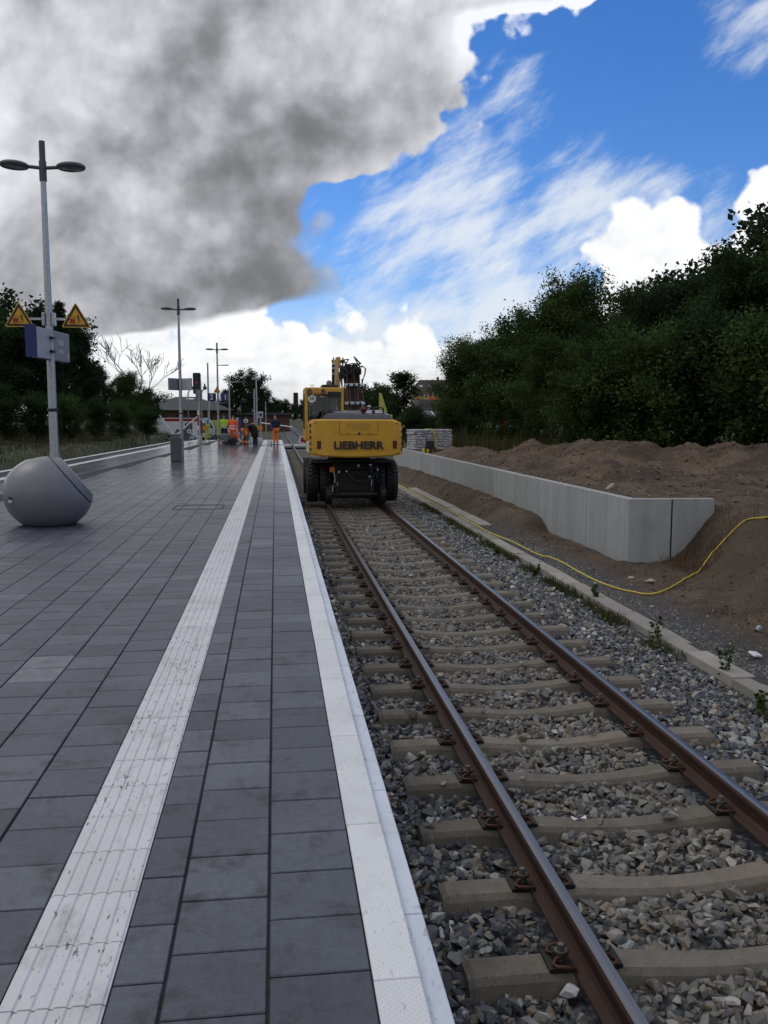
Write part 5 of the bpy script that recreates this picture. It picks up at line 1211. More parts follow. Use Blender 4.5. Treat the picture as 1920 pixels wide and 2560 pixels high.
def person(loc, rz, J, top, legs, hat, label, band=True, hem=None, scale=1.0):
    """J: joint positions in metres, the figure faces +Y"""
    t = empty('person', loc, rz, label=label, cat='person', group='track workers on the platform'); t.scale = (scale,)*3
    j = dict(J); hd = Vector(j['head']); nk = Vector(j['neck']); up = (hd-nk).normalized()
    B = {'pelvis': (j['pelvis'], .08), 'waist': (lerp(j['pelvis'], j['chest'], .5), .08), 'chest': (j['chest'], .085), 'neck': (j['neck'], .055), 'jaw': (tuple(nk+up*.07), .062), 'head': (j['head'], .085), 'crown': (tuple(hd+up*.075), .070)}
    ed = [('pelvis', 'waist'), ('waist', 'chest'), ('chest', 'neck'), ('neck', 'jaw'), ('jaw', 'head'), ('head', 'crown')]
    for s in ('l', 'r'):
        B['sh'+s] = (j['sh'+s], .058); B['el'+s] = (j['el'+s], .042); B['wr'+s] = (j['wr'+s], .028)
        ed += [('chest', 'sh'+s), ('sh'+s, 'el'+s), ('el'+s, 'wr'+s)]
        B['hip'+s] = (j['hip'+s], .085); B['kn'+s] = (j['kn'+s], .058); B['an'+s] = (j['an'+s], .040)
        ed += [('pelvis', 'hip'+s), ('hip'+s, 'kn'+s), ('kn'+s, 'an'+s)]
        w, e = Vector(j['wr'+s]), Vector(j['el'+s]); d = (w-e).normalized(); sd = d.cross(Vector((0, 1, .2))).normalized()
        pm = w+d*.07; B['palm'+s] = (tuple(pm), (.040, .020)); ed.append(('wr'+s, 'palm'+s)); fw = sd.cross(d).normalized()
        for i, (o_, l_) in enumerate(((-.030, .075), (-.010, .088), (.010, .084), (.030, .066))):
            a = pm+d*.035+sd*o_; m1 = a+d*l_*.55+fw*.012; m2 = m1+d*l_*.35+fw*.03
            for q, p_, r_ in (('a', a, .0095), ('b', m1, .009), ('c', m2, .0075)): B[f'f{s}{i}{q}'] = (tuple(p_), r_)
            ed += [('palm'+s, f'f{s}{i}a'), (f'f{s}{i}a', f'f{s}{i}b'), (f'f{s}{i}b', f'f{s}{i}c')]
        a = w+d*.045-sd*.035; c = a+d*.04-sd*.02+fw*.02; B['th'+s] = (tuple(a), .011); B['tt'+s] = (tuple(c), .009); ed += [('wr'+s, 'th'+s), ('th'+s, 'tt'+s)]
    body = inst('body', skin_mesh('body', B, ed, M['skin']), t)
    f = Vector((0, 1, 0)); f = (f-up*f.dot(up)).normalized(); sx = f.cross(up).normalized()
    b = MB(); b.add([hd+f*.085+up*.02, hd+f*.115-up*.02, hd+f*.085-up*.03-sx*.015, hd+f*.085-up*.03+sx*.015], [(0, 2, 1), (0, 1, 3), (1, 2, 3)]); b.build('nose', M['skin'], t)
    for s in (-1, 1):
        b = MB(); b.lathe([(0, -.01), (.009, -.005), (.011, 0), (.009, .005), (0, .01)], hd+f*.083+sx*.032*s+up*.022, n=8); b.build('eye', M['hair'], t)
        b = MB(); b.lathe([(0, -.03), (.014, -.02), (.017, 0), (.013, .022), (0, .03)], hd+sx*.088*s, n=8); b.build('ear', M['skin'], t)
    # hair or headgear
    b = MB(); q = up.to_track_quat('Z', 'Y').to_matrix(); vs = []
    for e_ in range(7):
        el = R(5)+R(85)*e_/6
        for i in range(16): a = 2*math.pi*i/16; vs.append(hd+up*.012+q@Vector((.100*math.cos(el)*math.cos(a), .108*math.cos(el)*math.sin(a), .125*math.sin(el))))
    b.add(vs, [(r_*16+i, r_*16+(i+1) % 16, (r_+1)*16+(i+1) % 16, (r_+1)*16+i) for r_ in range(6) for i in range(16)]); b.build('hair' if hat == 'hair' else 'cap', M[hat], t, smooth='all')
    # jacket: torso and sleeves
    Jk = {'hem': (lerp(j['pelvis'], j['chest'], -.18), (.175, .125)), 'waist': (lerp(j['pelvis'], j['chest'], .4), (.165, .12)), 'chest': (j['chest'], (.185, .13)), 'neck': (lerp(j['chest'], j['neck'], .85), .075)}
    ed = [('hem', 'waist'), ('waist', 'chest'), ('chest', 'neck')]
    for s in ('l', 'r'):
        Jk['sh'+s] = (j['sh'+s], .082); Jk['el'+s] = (j['el'+s], .062); Jk['wr'+s] = (lerp(j['el'+s], j['wr'+s], .92), .048); ed += [('chest', 'sh'+s), ('sh'+s, 'el'+s), ('el'+s, 'wr'+s)]
    jk = inst('jacket', skin_mesh('jacket', Jk, ed, M[top], 1), t)
    T = {'pelvis': (j['pelvis'], (.165, .12))}; ed = []
    for s in ('l', 'r'):
        T['hip'+s] = (j['hip'+s], .108); T['kn'+s] = (j['kn'+s], .080); T['an'+s] = (lerp(j['kn'+s], j['an'+s], .9), .072); ed += [('pelvis', 'hip'+s), ('hip'+s, 'kn'+s), ('kn'+s, 'an'+s)]
    tr = inst('trousers', skin_mesh('trousers', T, ed, M[legs]), t)
    def ring(name, c, axis, rx, ry, h, mt, par):
        q = Vector(axis).normalized().to_track_quat('Z', 'Y').to_matrix(); b = MB(); vs = []
        for k in (-1, 1):
            for i in range(18): a = 2*math.pi*i/18; vs.append(Vector(c)+q@Vector((rx*math.cos(a), ry*math.sin(a), k*h/2)))
        b.add(vs, [(i, (i+1) % 18, 18+(i+1) % 18, 18+i) for i in range(18)]); b.build(name, mt, par, smooth='all')
    for s in ('l', 'r'):
        kn, an = Vector(j['kn'+s]), Vector(j['an'+s]); ax = an-kn
        if band: ring('reflective_band', kn+ax*.45, ax, .083, .083, .05, M['reflect'], tr); ring('reflective_band', kn+ax*.68, ax, .082, .082, .05, M['reflect'], tr)
        if hem: ring('hem_band', kn+ax*.78, ax, .085, .085, .16, M[hem], tr); ring('knee_patch', kn+ax*.10, ax, .088, .088, .42, M['greycloth'], tr)
        F = {'a': (tuple(an+Vector((0, 0, .02))), .058), 'h': (tuple(an+Vector((0, -.045, -.045))), .045), 'b': (tuple(an+Vector((0, .07, -.045))), (.050, .040)), 'c': (tuple(an+Vector((0, .16, -.055))), (.045, .028))}
        inst('boot', skin_mesh('boot', F, [('a', 'h'), ('a', 'b'), ('b', 'c')], M['boot']), t)
    if band:
        p, c = Vector(j['pelvis']), Vector(j['chest'])
        for k in (.05, .42): ring('reflective_band', p+(c-p)*k, c-p, .205, .155, .055, M['reflect'], jk)
    return t
base = dict(pelvis=(0, 0, .95), chest=(0, .02, 1.32), neck=(0, .02, 1.50), head=(0, .04, 1.63), shl=(-.20, .01, 1.42), shr=(.20, .01, 1.42), ell=(-.26, -.02, 1.14), elr=(.26, -.02, 1.14), wrl=(-.24, .10, .90), wrr=(.24, .10, .90),
            hipl=(-.10, 0, .90), hipr=(.10, 0, .90), knl=(-.11, .02, .50), knr=(.11, .02, .50), anl=(-.12, -.01, .09), anr=(.12, -.01, .09))
P1 = dict(base, pelvis=(0, 0, .93), neck=(.0, .05, 1.47), head=(.0, .12, 1.57), hipl=(-.11, 0, .88), hipr=(.10, 0, .88), knl=(-.08, .08, .50), anl=(-.10, .12, .09), knr=(.26, -.02, .50), anr=(.46, -.06, .10), wrr=(.30, .12, .88), elr=(.29, .0, 1.13), wrl=(-.12, .26, 1.0))
person((-2.42, 51.2, 0), R(-8), P1, 'hiorange', 'hiorange', 'hair', 'worker in a full orange hi-vis suit standing with legs apart by the wheelbarrow')
P2 = dict(base, wrl=(-.05, .30, 1.12), ell=(-.24, .10, 1.12), wrr=(.08, .30, 1.10), elr=(.24, .10, 1.12))
person((-2.98, 52.3, 0), R(25), P2, 'hiyellow', 'navy', 'hair', 'worker in a yellow-green hi-vis vest half hidden beside the orange suited worker')
P3 = dict(base, pelvis=(0, -.05, .90), chest=(0, .30, 1.12), neck=(0, .44, 1.20), head=(0, .56, 1.19), shl=(-.20, .36, 1.15), shr=(.20, .36, 1.15), ell=(-.26, .42, .88), elr=(.24, .42, .88), wrl=(-.16, .52, .68), wrr=(.14, .52, .68),
          hipl=(-.11, -.04, .86), hipr=(.11, -.04, .86), knl=(-.17, .06, .49), knr=(.17, .04, .49), anl=(-.22, -.02, .09), anr=(.20, -.04, .09))
person((-1.72, 51.3, 0), R(-62), P3, 'darkcloth', 'trorange', 'cap', 'worker in dark top and orange trousers bending over with a pale cap', band=False, hem='trorange')
P4 = dict(base, wrl=(-.08, .24, 1.02), ell=(-.25, .06, 1.10), wrr=(.08, .24, 1.02), elr=(.25, .06, 1.10), knl=(-.09, .03, .50), anl=(-.09, .0, .09), knr=(.09, .01, .50), anr=(.08, -.03, .09), head=(0, .07, 1.62))
w4 = person((.02, 50.2, 0), R(20), P4, 'navy', 'trorange', 'hair', 'worker in navy jacket and orange trousers standing alone near the white edge', band=False)
b = MB(); b.box((-.235, 0, 1.06), (.10, .16, .30)); b.box((.225, 0, 1.05), (.06, .16, .28)); b.build('blue_side', M['blue'], w4, bevel=.04, seg=2)
# ------------------------------------------------------------------ the workers' kit
wb = empty('wheelbarrow', (-3.02, 51.0, 0), R(14), label='grey wheelbarrow with orange legs in front of the orange suited worker', cat='wheelbarrow')
b = MB(); b.add([(-.30, -.28, .62), (.34, -.28, .62), (.20, -.18, .30), (-.12, -.18, .30), (-.30, .28, .62), (.34, .28, .62), (.20, .18, .30), (-.12, .18, .30)], [(0, 1, 2, 3), (1, 5, 6, 2), (5, 4, 7, 6), (4, 0, 3, 7), (3, 2, 6, 7)]); b.build('tray', M['galv'], wb)
b = MB(); b.tube([(-.30, -.28, .62), (.34, -.28, .62), (.34, .28, .62), (-.30, .28, .62), (-.30, -.28, .62)], .014, 6); b.build('tray_rim', M['galv'], wb)
for s in (-1, 1):
    b = MB(); b.tube([(.55, s*.05, .18), (.1, s*.16, .30), (-.25, s*.24, .42), (-.75, s*.28, .62)], .016, 6); b.build('handle', M['black'], wb); b = MB(); b.tube([(-.05, s*.18, .33), (-.18, s*.22, .0), (-.05, s*.22, 0)], .018, 6); b.build('leg', M['orange'], wb)
b = MB(); b.lathe([(.08, -.04), (.19, -.045), (.205, 0), (.19, .045), (.08, .04)], (.60, 0, .205), 'Y', 20); b.build('wheel', M['rubber'], wb, smooth=True)
sk = empty('tool_sack', (-1.16, 51.5, 0), label='big black sack on a square black bucket beside the bending worker', cat='sack')
b = MB(); b.add([(-.12, -.12, 0), (.12, -.12, 0), (.15, -.15, .34), (-.15, -.15, .34), (-.12, .12, 0), (.12, .12, 0), (.15, .15, .34), (-.15, .15, .34)], [(0, 1, 2, 3), (1, 5, 6, 2), (5, 4, 7, 6), (4, 0, 3, 7), (0, 4, 5, 1)]); b.build('bucket', M['black'], sk)
b = MB(); rs = random.Random(2); prof_ = [(.02, .30), (.10, .36), (.19, .52), (.22, .75), (.18, .95), (.11, 1.08), (.03, 1.14)]
b.lathe(prof_, n=18); b.v = [(p[0]+rs.uniform(-.035, .035)-.10*(p[2]-.3), p[1]+rs.uniform(-.03, .03), p[2]+rs.uniform(-.02, .02)) for p in b.v]; b.build('sack', M['darkcloth'], sk, smooth='all')
sh = empty('shovel', (-.45, 49.6, .02), R(8), label='long handled shovel lying flat on the pavers', cat='shovel')
b = MB(); b.cyl((-.2, 0, .02), (.95, .05, .03), .016, n=8); b.build('handle', M['wood'], sh); b = MB(); b.prism([(-.50, -.10), (-.22, -.12), (-.18, 0), (-.22, .12), (-.50, .10)], -.01, .012, 'Z'); b.build('blade', M['grime'], sh)
bo_ = MB(); p = gnd(678, 1113); bo_.lathe([(.045, 0), (.05, .02), (.05, .17), (.02, .23), (.02, .27), (0, .27)], p, n=12); single('water_bottle', bo_, M['bluewhite'], tuple(p), 'small pale plastic bottle standing on the pavers by the shovel', 'bottle', smooth=True)
# concrete sample blocks (pale slabs) stacked behind the bending worker
for k_, (x_, y_) in enumerate(((-1.86, 54.2), (-1.36, 54.4), (-.95, 55.0))):
    b = MB(); b.bx(x_-.16, x_+.16, y_-.15, y_+.15, .0, .42-.06*k_); single('kerb_block', b, M['coping'], (x_, y_, 0), ('pale concrete block set upright behind the bending worker, tallest one', 'pale concrete block of middle height beside the black bucket', 'lowest pale concrete block past the black sack')[k_], 'block', bevel=.012)

# ------------------------------------------------------------------ signals, masts, signs past the platform end
def round_sign(px, label):
    p = at(px, 1070, 60.6); t = empty('round_sign', (p.x, p.y, 0), label=label, cat='sign', group='round exclamation signs')
    b = MB(); b.cyl((0, -.012, p.z), (0, .012, p.z), .195, n=32); b.build('disc', M['signyellow'], t); b = MB(); n = 32
    b.add([(r_*math.cos(2*math.pi*i/n), -.016, p.z+r_*math.sin(2*math.pi*i/n)) for r_ in (.19, .145) for i in range(n)], [(i, (i+1) % n, n+(i+1) % n, n+i) for i in range(n)]); b.build('border', M['orange'], t)
    b = MB(); b.bx(-.018, .018, -.020, -.013, p.z-.03, p.z+.10); b.bx(-.018, .018, -.020, -.013, p.z-.09, p.z-.055); b.build('exclamation_mark', M['signblack'], t)
    b = MB(); b.cyl((0, .035, 0), (0, .035, p.z+.1), .02, n=8); b.build('post', M['galv'], t)
round_sign(513, 'round yellow exclamation sign by the parked motorcycle'); round_sign(650, 'round yellow exclamation sign between the black sack and the standing worker')
sig = empty('rail_signal', (-4.98, 58.0, 0), label='tall black railway signal showing a red light beside track two', cat='signal')
p0_, p1_ = at(482, 932, 58), at(503, 985, 58); w_ = (p1_.x-p0_.x)
b = MB(); b.prism(rounded([(-w_/2, p1_.z), (w_/2, p1_.z), (w_/2, p0_.z), (-w_/2, p0_.z)], .10), -.10, .06, 'Y'); b.build('head', M['black'], sig)
b = MB(); b.bx(-.10, .26, -.06, .06, p1_.z-.45, p1_.z); b.build('lower_board', M['black'], sig)
ml = bpy.data.materials.new('red_signal_light'); ml.use_nodes = True; bs_ = ml.node_tree.nodes['Principled BSDF']; bs_.inputs['Base Color'].default_value = (.5, .02, .01, 1); bs_.inputs['Emission Color'].default_value = (1, .08, .03, 1); bs_.inputs['Emission Strength'].default_value = .25
b = MB(); b.cyl((-.01, -.13, p0_.z-.62), (-.01, -.10, p0_.z-.62), .05, n=20); b.build('red_light', ml, sig)
b = MB(); b.cyl((.08, 0, -.9), (.08, 0, p1_.z), .06, n=14); b.build('mast', M['galv'], sig, smooth=True)
for z0, z1, m_ in ((.75, 1.9, 'signwhite'), (1.9, 2.05, 'signwhite'), (1.05, 1.72, 'red')): b = MB(); b.bx(-.02-(.005 if m_ == 'red' else 0), .16+(.005 if m_ == 'red' else 0), -.085-(.004 if m_ == 'red' else 0), -.07, z0, z1); b.build('mast_plate', M[m_], sig)
b = MB(); b.bx(-.10, .22, -.09, -.07, .10, .42); pl_ = b.build('number_plate', M['signwhite'], sig); b = MB(); b.bx(-.05, .02, -.094, -.091, .18, .34); b.bx(.07, .15, -.094, -.091, .18, .34); b.build('plate_mark', M['signblack'], pl_)
b = MB(); b.tube([(.30, .05, 1.5), (.30, .05, 3.9)], .015, 6); 
for z_ in np.arange(1.5, 3.9, .3): b.tube([(.08, .05, z_), (.30, .05, z_)], .01, 5)
b.build('ladder', M['galv'], sig)
def mast(px, ytop, Y, r, label, arm=None, cross=False, group=None, name='mast', zb=-1.0):
    p = at(px, ytop, Y); t = empty(name, (p.x, Y, zb), label=label, cat=name.replace('_', ' '), group=group)
    b = MB(); b.cyl((0, 0, 0), (0, 0, p.z-zb), r, r*.6, 12); b.build('pole', M['galv'], t, smooth=True)
    if arm: b = MB(); b.bx(0, arm, -.05, .05, p.z-zb-.45, p.z-zb-.38); b.build('arm', M['galv'], t); b = MB(); b.bx(arm-.1, arm+.65, -.12, .12, p.z-zb-.50, p.z-zb-.38); b.build('lamp_head', M['lampgrey'], t, bevel=.03)
    if cross: b = MB(); b.bx(-cross, cross, -.06, .06, p.z-zb-.75, p.z-zb-.55); b.build('cross_arm', M['galv'], t)
    return t
mast(519, 907, 85, .12, 'plain slender tapering mast left of the platform two sign', name='flag_mast')
mast(572, 943, 80, .09, 'street lamp with one flat arm behind the platform one sign', arm=.9, name='street_lamp')
mast(640, 931, 95, .11, 'thin mast with a short cross arm in front of the round tree', cross=.45, name='radio_mast')
mast(635, 972, 94, .10, 'plain shorter mast standing close beside the cross-armed mast', name='plain_mast')
mast(664, 1003, 90, .06, 'thin white stake left of the navy jacket worker', name='white_stake')
for px, lb in ((474, 'bent grey crossing lamp post with a small head left of the black signal'), (507, 'bent grey crossing lamp post close behind the black signal')):
    p = at(px, 972, 72); t = empty('crossing_light', (p.x-.15, 72, -.9), label=lb, cat='crossing light'); h = p.z+.9
    b = MB(); b.tube([(0, 0, 0), (0, 0, h-.9), (.02, 0, h-.4), (.12, 0, h-.12), (.30, 0, h-.02)], .055, 10); b.build('pole', M['galv'], t, smooth='all')
    b = MB(); b.bx(.18, .46, -.1, .1, h-.08, h+.20); b.bx(.25, .38, -.16, -.1, h+.1, h+.42); b.build('lamp_head', M['lampgrey'], t, bevel=.04); b = MB(); b.bx(-.3, .3, -.1, .1, 1.2, 2.0); b.build('control_box', M['lampgrey'], t, bevel=.02)
p = at(651, 1034, 66); t = empty('point_lamp', (p.x, 66, -.7), label='grey signal box on a pole above the round exclamation sign', cat='signal')
b = MB(); b.cyl((0, 0, 0), (0, 0, p.z+.5), .06, n=10); b.build('pole', M['galv'], t); b = MB(); b.bx(-.2, .2, -.15, .15, p.z+.35, p.z+.85); b.build('box', M['signgrey'], t, bevel=.03); b = MB(); b.cyl((.02, -.2, p.z+.62), (.02, -.14, p.z+.62), .10, n=14); b.build('lens', M['black'], t)
p = at(596, 1056, 64); t = empty('info_pillar', (p.x, 64, -.7), label='blue and white striped upright pillar right of the orange worker', cat='pillar')
b = MB(); b.bx(-.16, .0, -.08, .08, 0, p.z+1.05); b.build('pale_half', M['bluewhite'], t); b = MB(); b.bx(.005, .17, -.08, .08, 0, p.z+1.05); b.build('blue_half', M['blue'], t)
for px, py, lb in ((615, 1052, 'small white plate on a thin stake above the bending worker'), (473, 1078, 'white number plate on a stake in grass left of the signal')):
    p = at(px, py, 66); t = empty('plate_stake', (p.x, 66, -.9), label=lb, cat='sign'); h = p.z+.9
    b = MB(); b.cyl((0, 0, 0), (0, 0, h+.3), .02, n=8); b.build('stake', M['galv'], t); b = MB(); b.bx(-.15, .15, -.04, -.02, h-.12, h+.12); b.build('plate', M['signwhite'], t); b = MB(); b.bx(-.08, .08, -.046, -.041, h-.06, h+.05); b.build('plate_mark', M['lampgrey'], t)
# barrier booms of the level crossing
for px, py, a, lb in ((424, 1072, -55, 'raised white barrier pole leaning in the grass left of the lamp post'), (465, 1066, 40, 'pale barrier strut propped behind the middle lamp post'), (690, 1062, -8, 'pale barrier strut beside the lone worker')):
    p = at(px, py, 70); t = empty('barrier_strut', (p.x, 70, -.9), label=lb, cat='barrier')
    dx = 1.3*math.cos(R(a)); dz = 1.3*math.sin(R(a)); b = MB(); b.cyl((-dx, 0, max(.02, p.z+.9-dz)), (dx, 0, max(.02, p.z+.9+dz)), .045, n=8); b.build('pole', M['signwhite'], t); b = MB(); b.cyl((dx, .06, 0), (dx, .06, max(.1, p.z+.9+dz)), .04); b.build('post', M['galv'], t)
# ------------------------------------------------------------------ vehicles and containers past the crossing
M['skipyellow'] = flat('yellow_green_tarp', (.48, .47, .05), .6); M['paintwhite'] = flat('white_van_paint', (.62, .64, .66), .35); M['carblue'] = flat('blue_grey_car_paint', (.10, .13, .17), .3)
p = at(536, 1050, 96); t = empty('skip_container', (p.x, 96, -.9), label='yellow-green skip container behind the motorcycle', cat='container')
b = MB(); b.add([(-.75, -.8, .2), (.75, -.8, .2), (.95, -.9, 2.1), (-.95, -.9, 2.1), (-.75, .8, .2), (.75, .8, .2), (.95, .9, 2.1), (-.95, .9, 2.1)], [(0, 1, 2, 3), (1, 5, 6, 2), (5, 4, 7, 6), (4, 0, 3, 7), (3, 2, 6, 7), (0, 4, 5, 1)]); b.build('tub', M['skipyellow'], t)
for x_ in (-.7, -.25, .25, .7): b = MB(); b.bx(x_-.04, x_+.04, -.93, -.80, .5, 2.05); b.build('rib', M['skipyellow'], t)
b = MB(); b.bx(-1.3, 1.3, -.6, .6, 0, .2); b.build('skid', M['black'], t)
p = at(517, 1058, 80); t = empty('yellow_cabinet', (p.x, 80, -1.0), label='narrow bright yellow cabinet just right of the signal mast', cat='cabinet'); b = MB(); b.bx(-.2, .2, -.25, .25, 0, 1.9); b.build('body', M['skipyellow'], t, bevel=.02); b = MB(); b.bx(-.17, .17, -.262, -.255, .1, 1.8); b.build('door', M['skipyellow'], t)
def van(px, Y, w, label, col, stripe=None):
    p = at(px, 1047, Y); t = empty('parked_van', (p.x, Y, -.85), label=label, cat='van'); h = 2.3
    b = MB(); b.prism(rounded([(-w/2, .35), (w/2, .35), (w/2, 1.2), (w/2-.5, h-.15), (w/2-.8, h), (-w/2, h)], .12), -.95, .95, 'Y'); b.build('body', col, t)
    b = MB(); b.prism([(w/2-.62, 1.25), (w/2-.08, 1.25), (w/2-.5, h-.25), (w/2-.75, h-.25)], -.962, -.955, 'Y'); b.build('side_window', M['black'], t)
    if stripe: b = MB(); b.bx(-w/2+.02, w/2-.9, -.965, -.956, h-.32, h-.05); b.build('stripe', stripe, t)
    for x_ in (-w/2+.7, w/2-.8):
        for y_ in (-.85, .85): b = MB(); b.lathe([(.0, -.11), (.33, -.10), (.35, 0), (.33, .10), (0, .11)], (x_, y_, .35), 'Y', 18); b.build('wheel', M['rubber'], t, smooth=True)
    b = MB(); b.bx(w/2-.02, w/2+.03, -.8, .8, .35, .6); b.build('bumper', M['black'], t)
van(466, 92, 4.2, 'white van with a red roof stripe behind the middle lamp post', M['paintwhite'], M['red'])
van(428, 96, 3.0, 'small white van partly hidden by the dark trees', M['paintwhite'])
van(505, 94, 2.6, 'short grey-white van between the signal and the yellow skip', M['bluewhite'])
p = at(459, 1066, 78); t = empty('parked_car', (p.x, 78, -.85), label='blue-grey parked car in front of the white van', cat='car')
b = MB(); b.prism(rounded([(-1.0, .28), (1.0, .28), (1.0, .75), (.75, .85), (.55, 1.38), (-.55, 1.38), (-.75, .85), (-1.0, .75)], .1), -.8, 3.2, 'Y'); b.build('body', M['carblue'], t); b = MB(); b.prism([(-.62, .88), (.62, .88), (.48, 1.30), (-.48, 1.30)], -.812, -.805, 'Y'); b.build('windscreen', M['glassdiff'], t)
for s in (-1, 1): b = MB(); b.bx(s*.78-.16, s*.78+.16, -.815, -.80, .58, .72); b.build('headlight', M['signwhite'], t); b = MB(); b.lathe([(0, -.1), (.3, -.1), (.31, .1), (0, .1)], (s*.9, 0, .31), 'X', 16); b.build('wheel', M['rubber'], t)
def bike(px, py, Y, label, rz=0, s=1.0):
    p = at(px, py, Y); t = empty('motorcycle', (p.x, Y, -.82), rz, label=label, cat='motorcycle'); t.scale = (s,)*3
    for x_ in (-.68, .68): b = MB(); b.lathe([(.25, -.04), (.30, -.05), (.33, 0), (.30, .05), (.25, .04)], (x_, 0, .33), 'Y', 22, close=True); b.lathe([(0, -.02), (.06, -.03), (.06, .03), (0, .02)], (x_, 0, .33), 'Y', 10); b.build('wheel', M['rubber'], t)
    b = MB(); b.tube([(-.68, 0, .33), (-.2, 0, .45), (.2, 0, .5), (.45, 0, .85), (.68, 0, .33)], .03, 8); b.build('frame', M['grime'], t); b = MB(); b.box((0, 0, .45), (.45, .28, .35)); b.build('engine', M['hoodtop'], t, bevel=.05)
    b = MB(); b.prism([(-.75, .75), (-.05, .72), (0, .82), (-.7, .88)], -.12, .12, 'Y'); b.build('saddle', M['black'], t, bevel=.02); b = MB(); b.prism(rounded([(-.02, .72), (.42, .75), (.35, 1.0), (.05, .98)], .06), -.13, .13, 'Y'); b.build('fuel_tank', M['black'], t)
    b = MB(); b.tube([(.42, -.35, 1.08), (.46, 0, 1.02), (.42, .35, 1.08)], .02, 6); b.build('handlebar', M['black'], t); b = MB(); b.cyl((.52, 0, .92), (.60, 0, .92), .09, n=14); b.build('headlight', M['glassdiff'], t)
bike(542, 1070, 66, 'black motorcycle parked beside the round yellow sign', R(8)); bike(432, 1066, 74, 'dark motorcycle in the grass left of the middle lamp post', R(-160)); bike(556, 1066, 68, 'second black motorcycle tucked behind the number sign post', R(30))
# pallet stack of wrapped slabs behind the wall, and the rammer leaning on it
def palletmat():
    k = node_mat('wrapped_slab_white'); n = k.noise(k.scl(k.pos, (5, 5, 14)), 1.3, 6, .65); c = k.mix(k.step(n, .42, .60), (.20, .20, .22), (.60, .60, .62)); k.put(k.bs.inputs['Base Color'], c); k.bs.inputs['Roughness'].default_value = .5; return k.mt
M['wrap'] = palletmat()
pal = empty('slab_stack', (6.62, 37.4, .12), R(12), label='stack of white wrapped slabs on a pallet behind the concrete wall', cat='slab stack')
rs = random.Random(5)
for k in range(8):
    b = MB(); e_ = rs.uniform(-.03, .03); b.bx(-.86+e_, .86+e_, -.5, .5, .12+k*.108, .12+k*.108+.095); b.build('slab_layer', M['wrap'], pal, bevel=.012)
b = MB(); b.bx(-.8, .8, -.48, .48, .09, .12); 
for x_ in (-.7, 0, .7): b.bx(x_-.06, x_+.06, -.48, .48, 0, .09)
b.build('pallet', M['wood'], pal); b = MB(); b.bx(-.03, .05, -.512, -.505, .12, .99); b.bx(-.03, .05, -.5, .5, .985, .995); b.build('yellow_strap', M['hose'], pal)
rm = empty('plate_rammer', (6.35, 36.0, .12), label='small black engine rammer with hoop handle in front of the slab stack', cat='rammer')
b = MB(); b.box((.05, 0, .35), (.34, .3, .36)); b.build('engine', M['black'], rm, bevel=.03); b = MB(); b.tube([(-.10, -.1, .5), (-.12, -.1, .72), (.05, -.1, .85), (.20, -.1, .72), (.18, -.1, .5)], .018, 6); b.build('hoop_handle', M['black'], rm); b = MB(); b.box((-.12, 0, .10), (.25, .3, .18)); b.build('foot', M['hose'], rm, bevel=.02)
for s in (-.15, .25): b = MB(); b.bx(s-.03, s+.03, -.16, -.10, 0, .25); b.build('leg', M['black'], rm)

# ------------------------------------------------------------------ buildings
M['rooftile'] = mat('dark_roof', (.040, .040, .045), .7, var=.2, scale=3); M['brick'] = mat('brick_wall', (.085, .045, .034), .85, var=.25, scale=3); M['render'] = mat('cream_render', (.50, .43, .29), .85, var=.12, scale=2); M['winglass'] = flat('dark_window', (.03, .035, .04), .1)
M['balcony'] = mat('ochre_balcony', (.36, .21, .07), .8, var=.2, scale=4); M['solar'] = flat('solar_panel', (.09, .10, .14), .2); M['brownroof'] = mat('brown_roof', (.035, .025, .026), .75, var=.25, scale=4)
st_ = empty('depot_building', (-13.2, 146, -1.4), label='low brick building with a wide dark hipped roof beyond track two', cat='building')
x0, x1 = -9.5, 6.6
b = MB(); b.bx(x0+.6, x1-.6, 0, 14, 0, 4.2); b.build('wall', M['brick'], st_)
b = MB(); b.add([(x0, -1, 4.0), (x1, -1, 4.0), (x1, 15, 4.0), (x0, 15, 4.0), (x0+6, 7, 6.3), (x1-6.8, 7, 6.3)], [(0, 1, 5, 4), (1, 2, 5), (2, 3, 4, 5), (3, 0, 4), (3, 2, 1, 0)]); rf = b.build('roof', M['rooftile'], st_)
for x_ in (-5.2, -1.0): b = MB(); b.box((x_, 5.4, 5.92), (1.2, .6, .06), (R(16), 0, 0)); b.build('skylight', M['signwhite'], rf)
for k in range(6):
    xw = x0+1.8+2.4*k; b = MB(); b.bx(xw, xw+1.1, -.05+.02, .08, 1.6, 3.2); w_ = b.build('window', M['winglass'], st_); b = MB(); b.bx(xw-.08, xw+1.18, -.06, -.02, 1.5, 1.6); b.build('sill', M['signwhite'], w_)
b = MB(); b.bx(x1-.6, x1+9, 2, 9, 0, 3.2); b.build('annex', M['brick'], st_); b = MB(); b.bx(x1-.9, x1+9.4, 1.5, 9.5, 3.2, 3.6); b.build('annex_roof', M['rooftile'], st_)
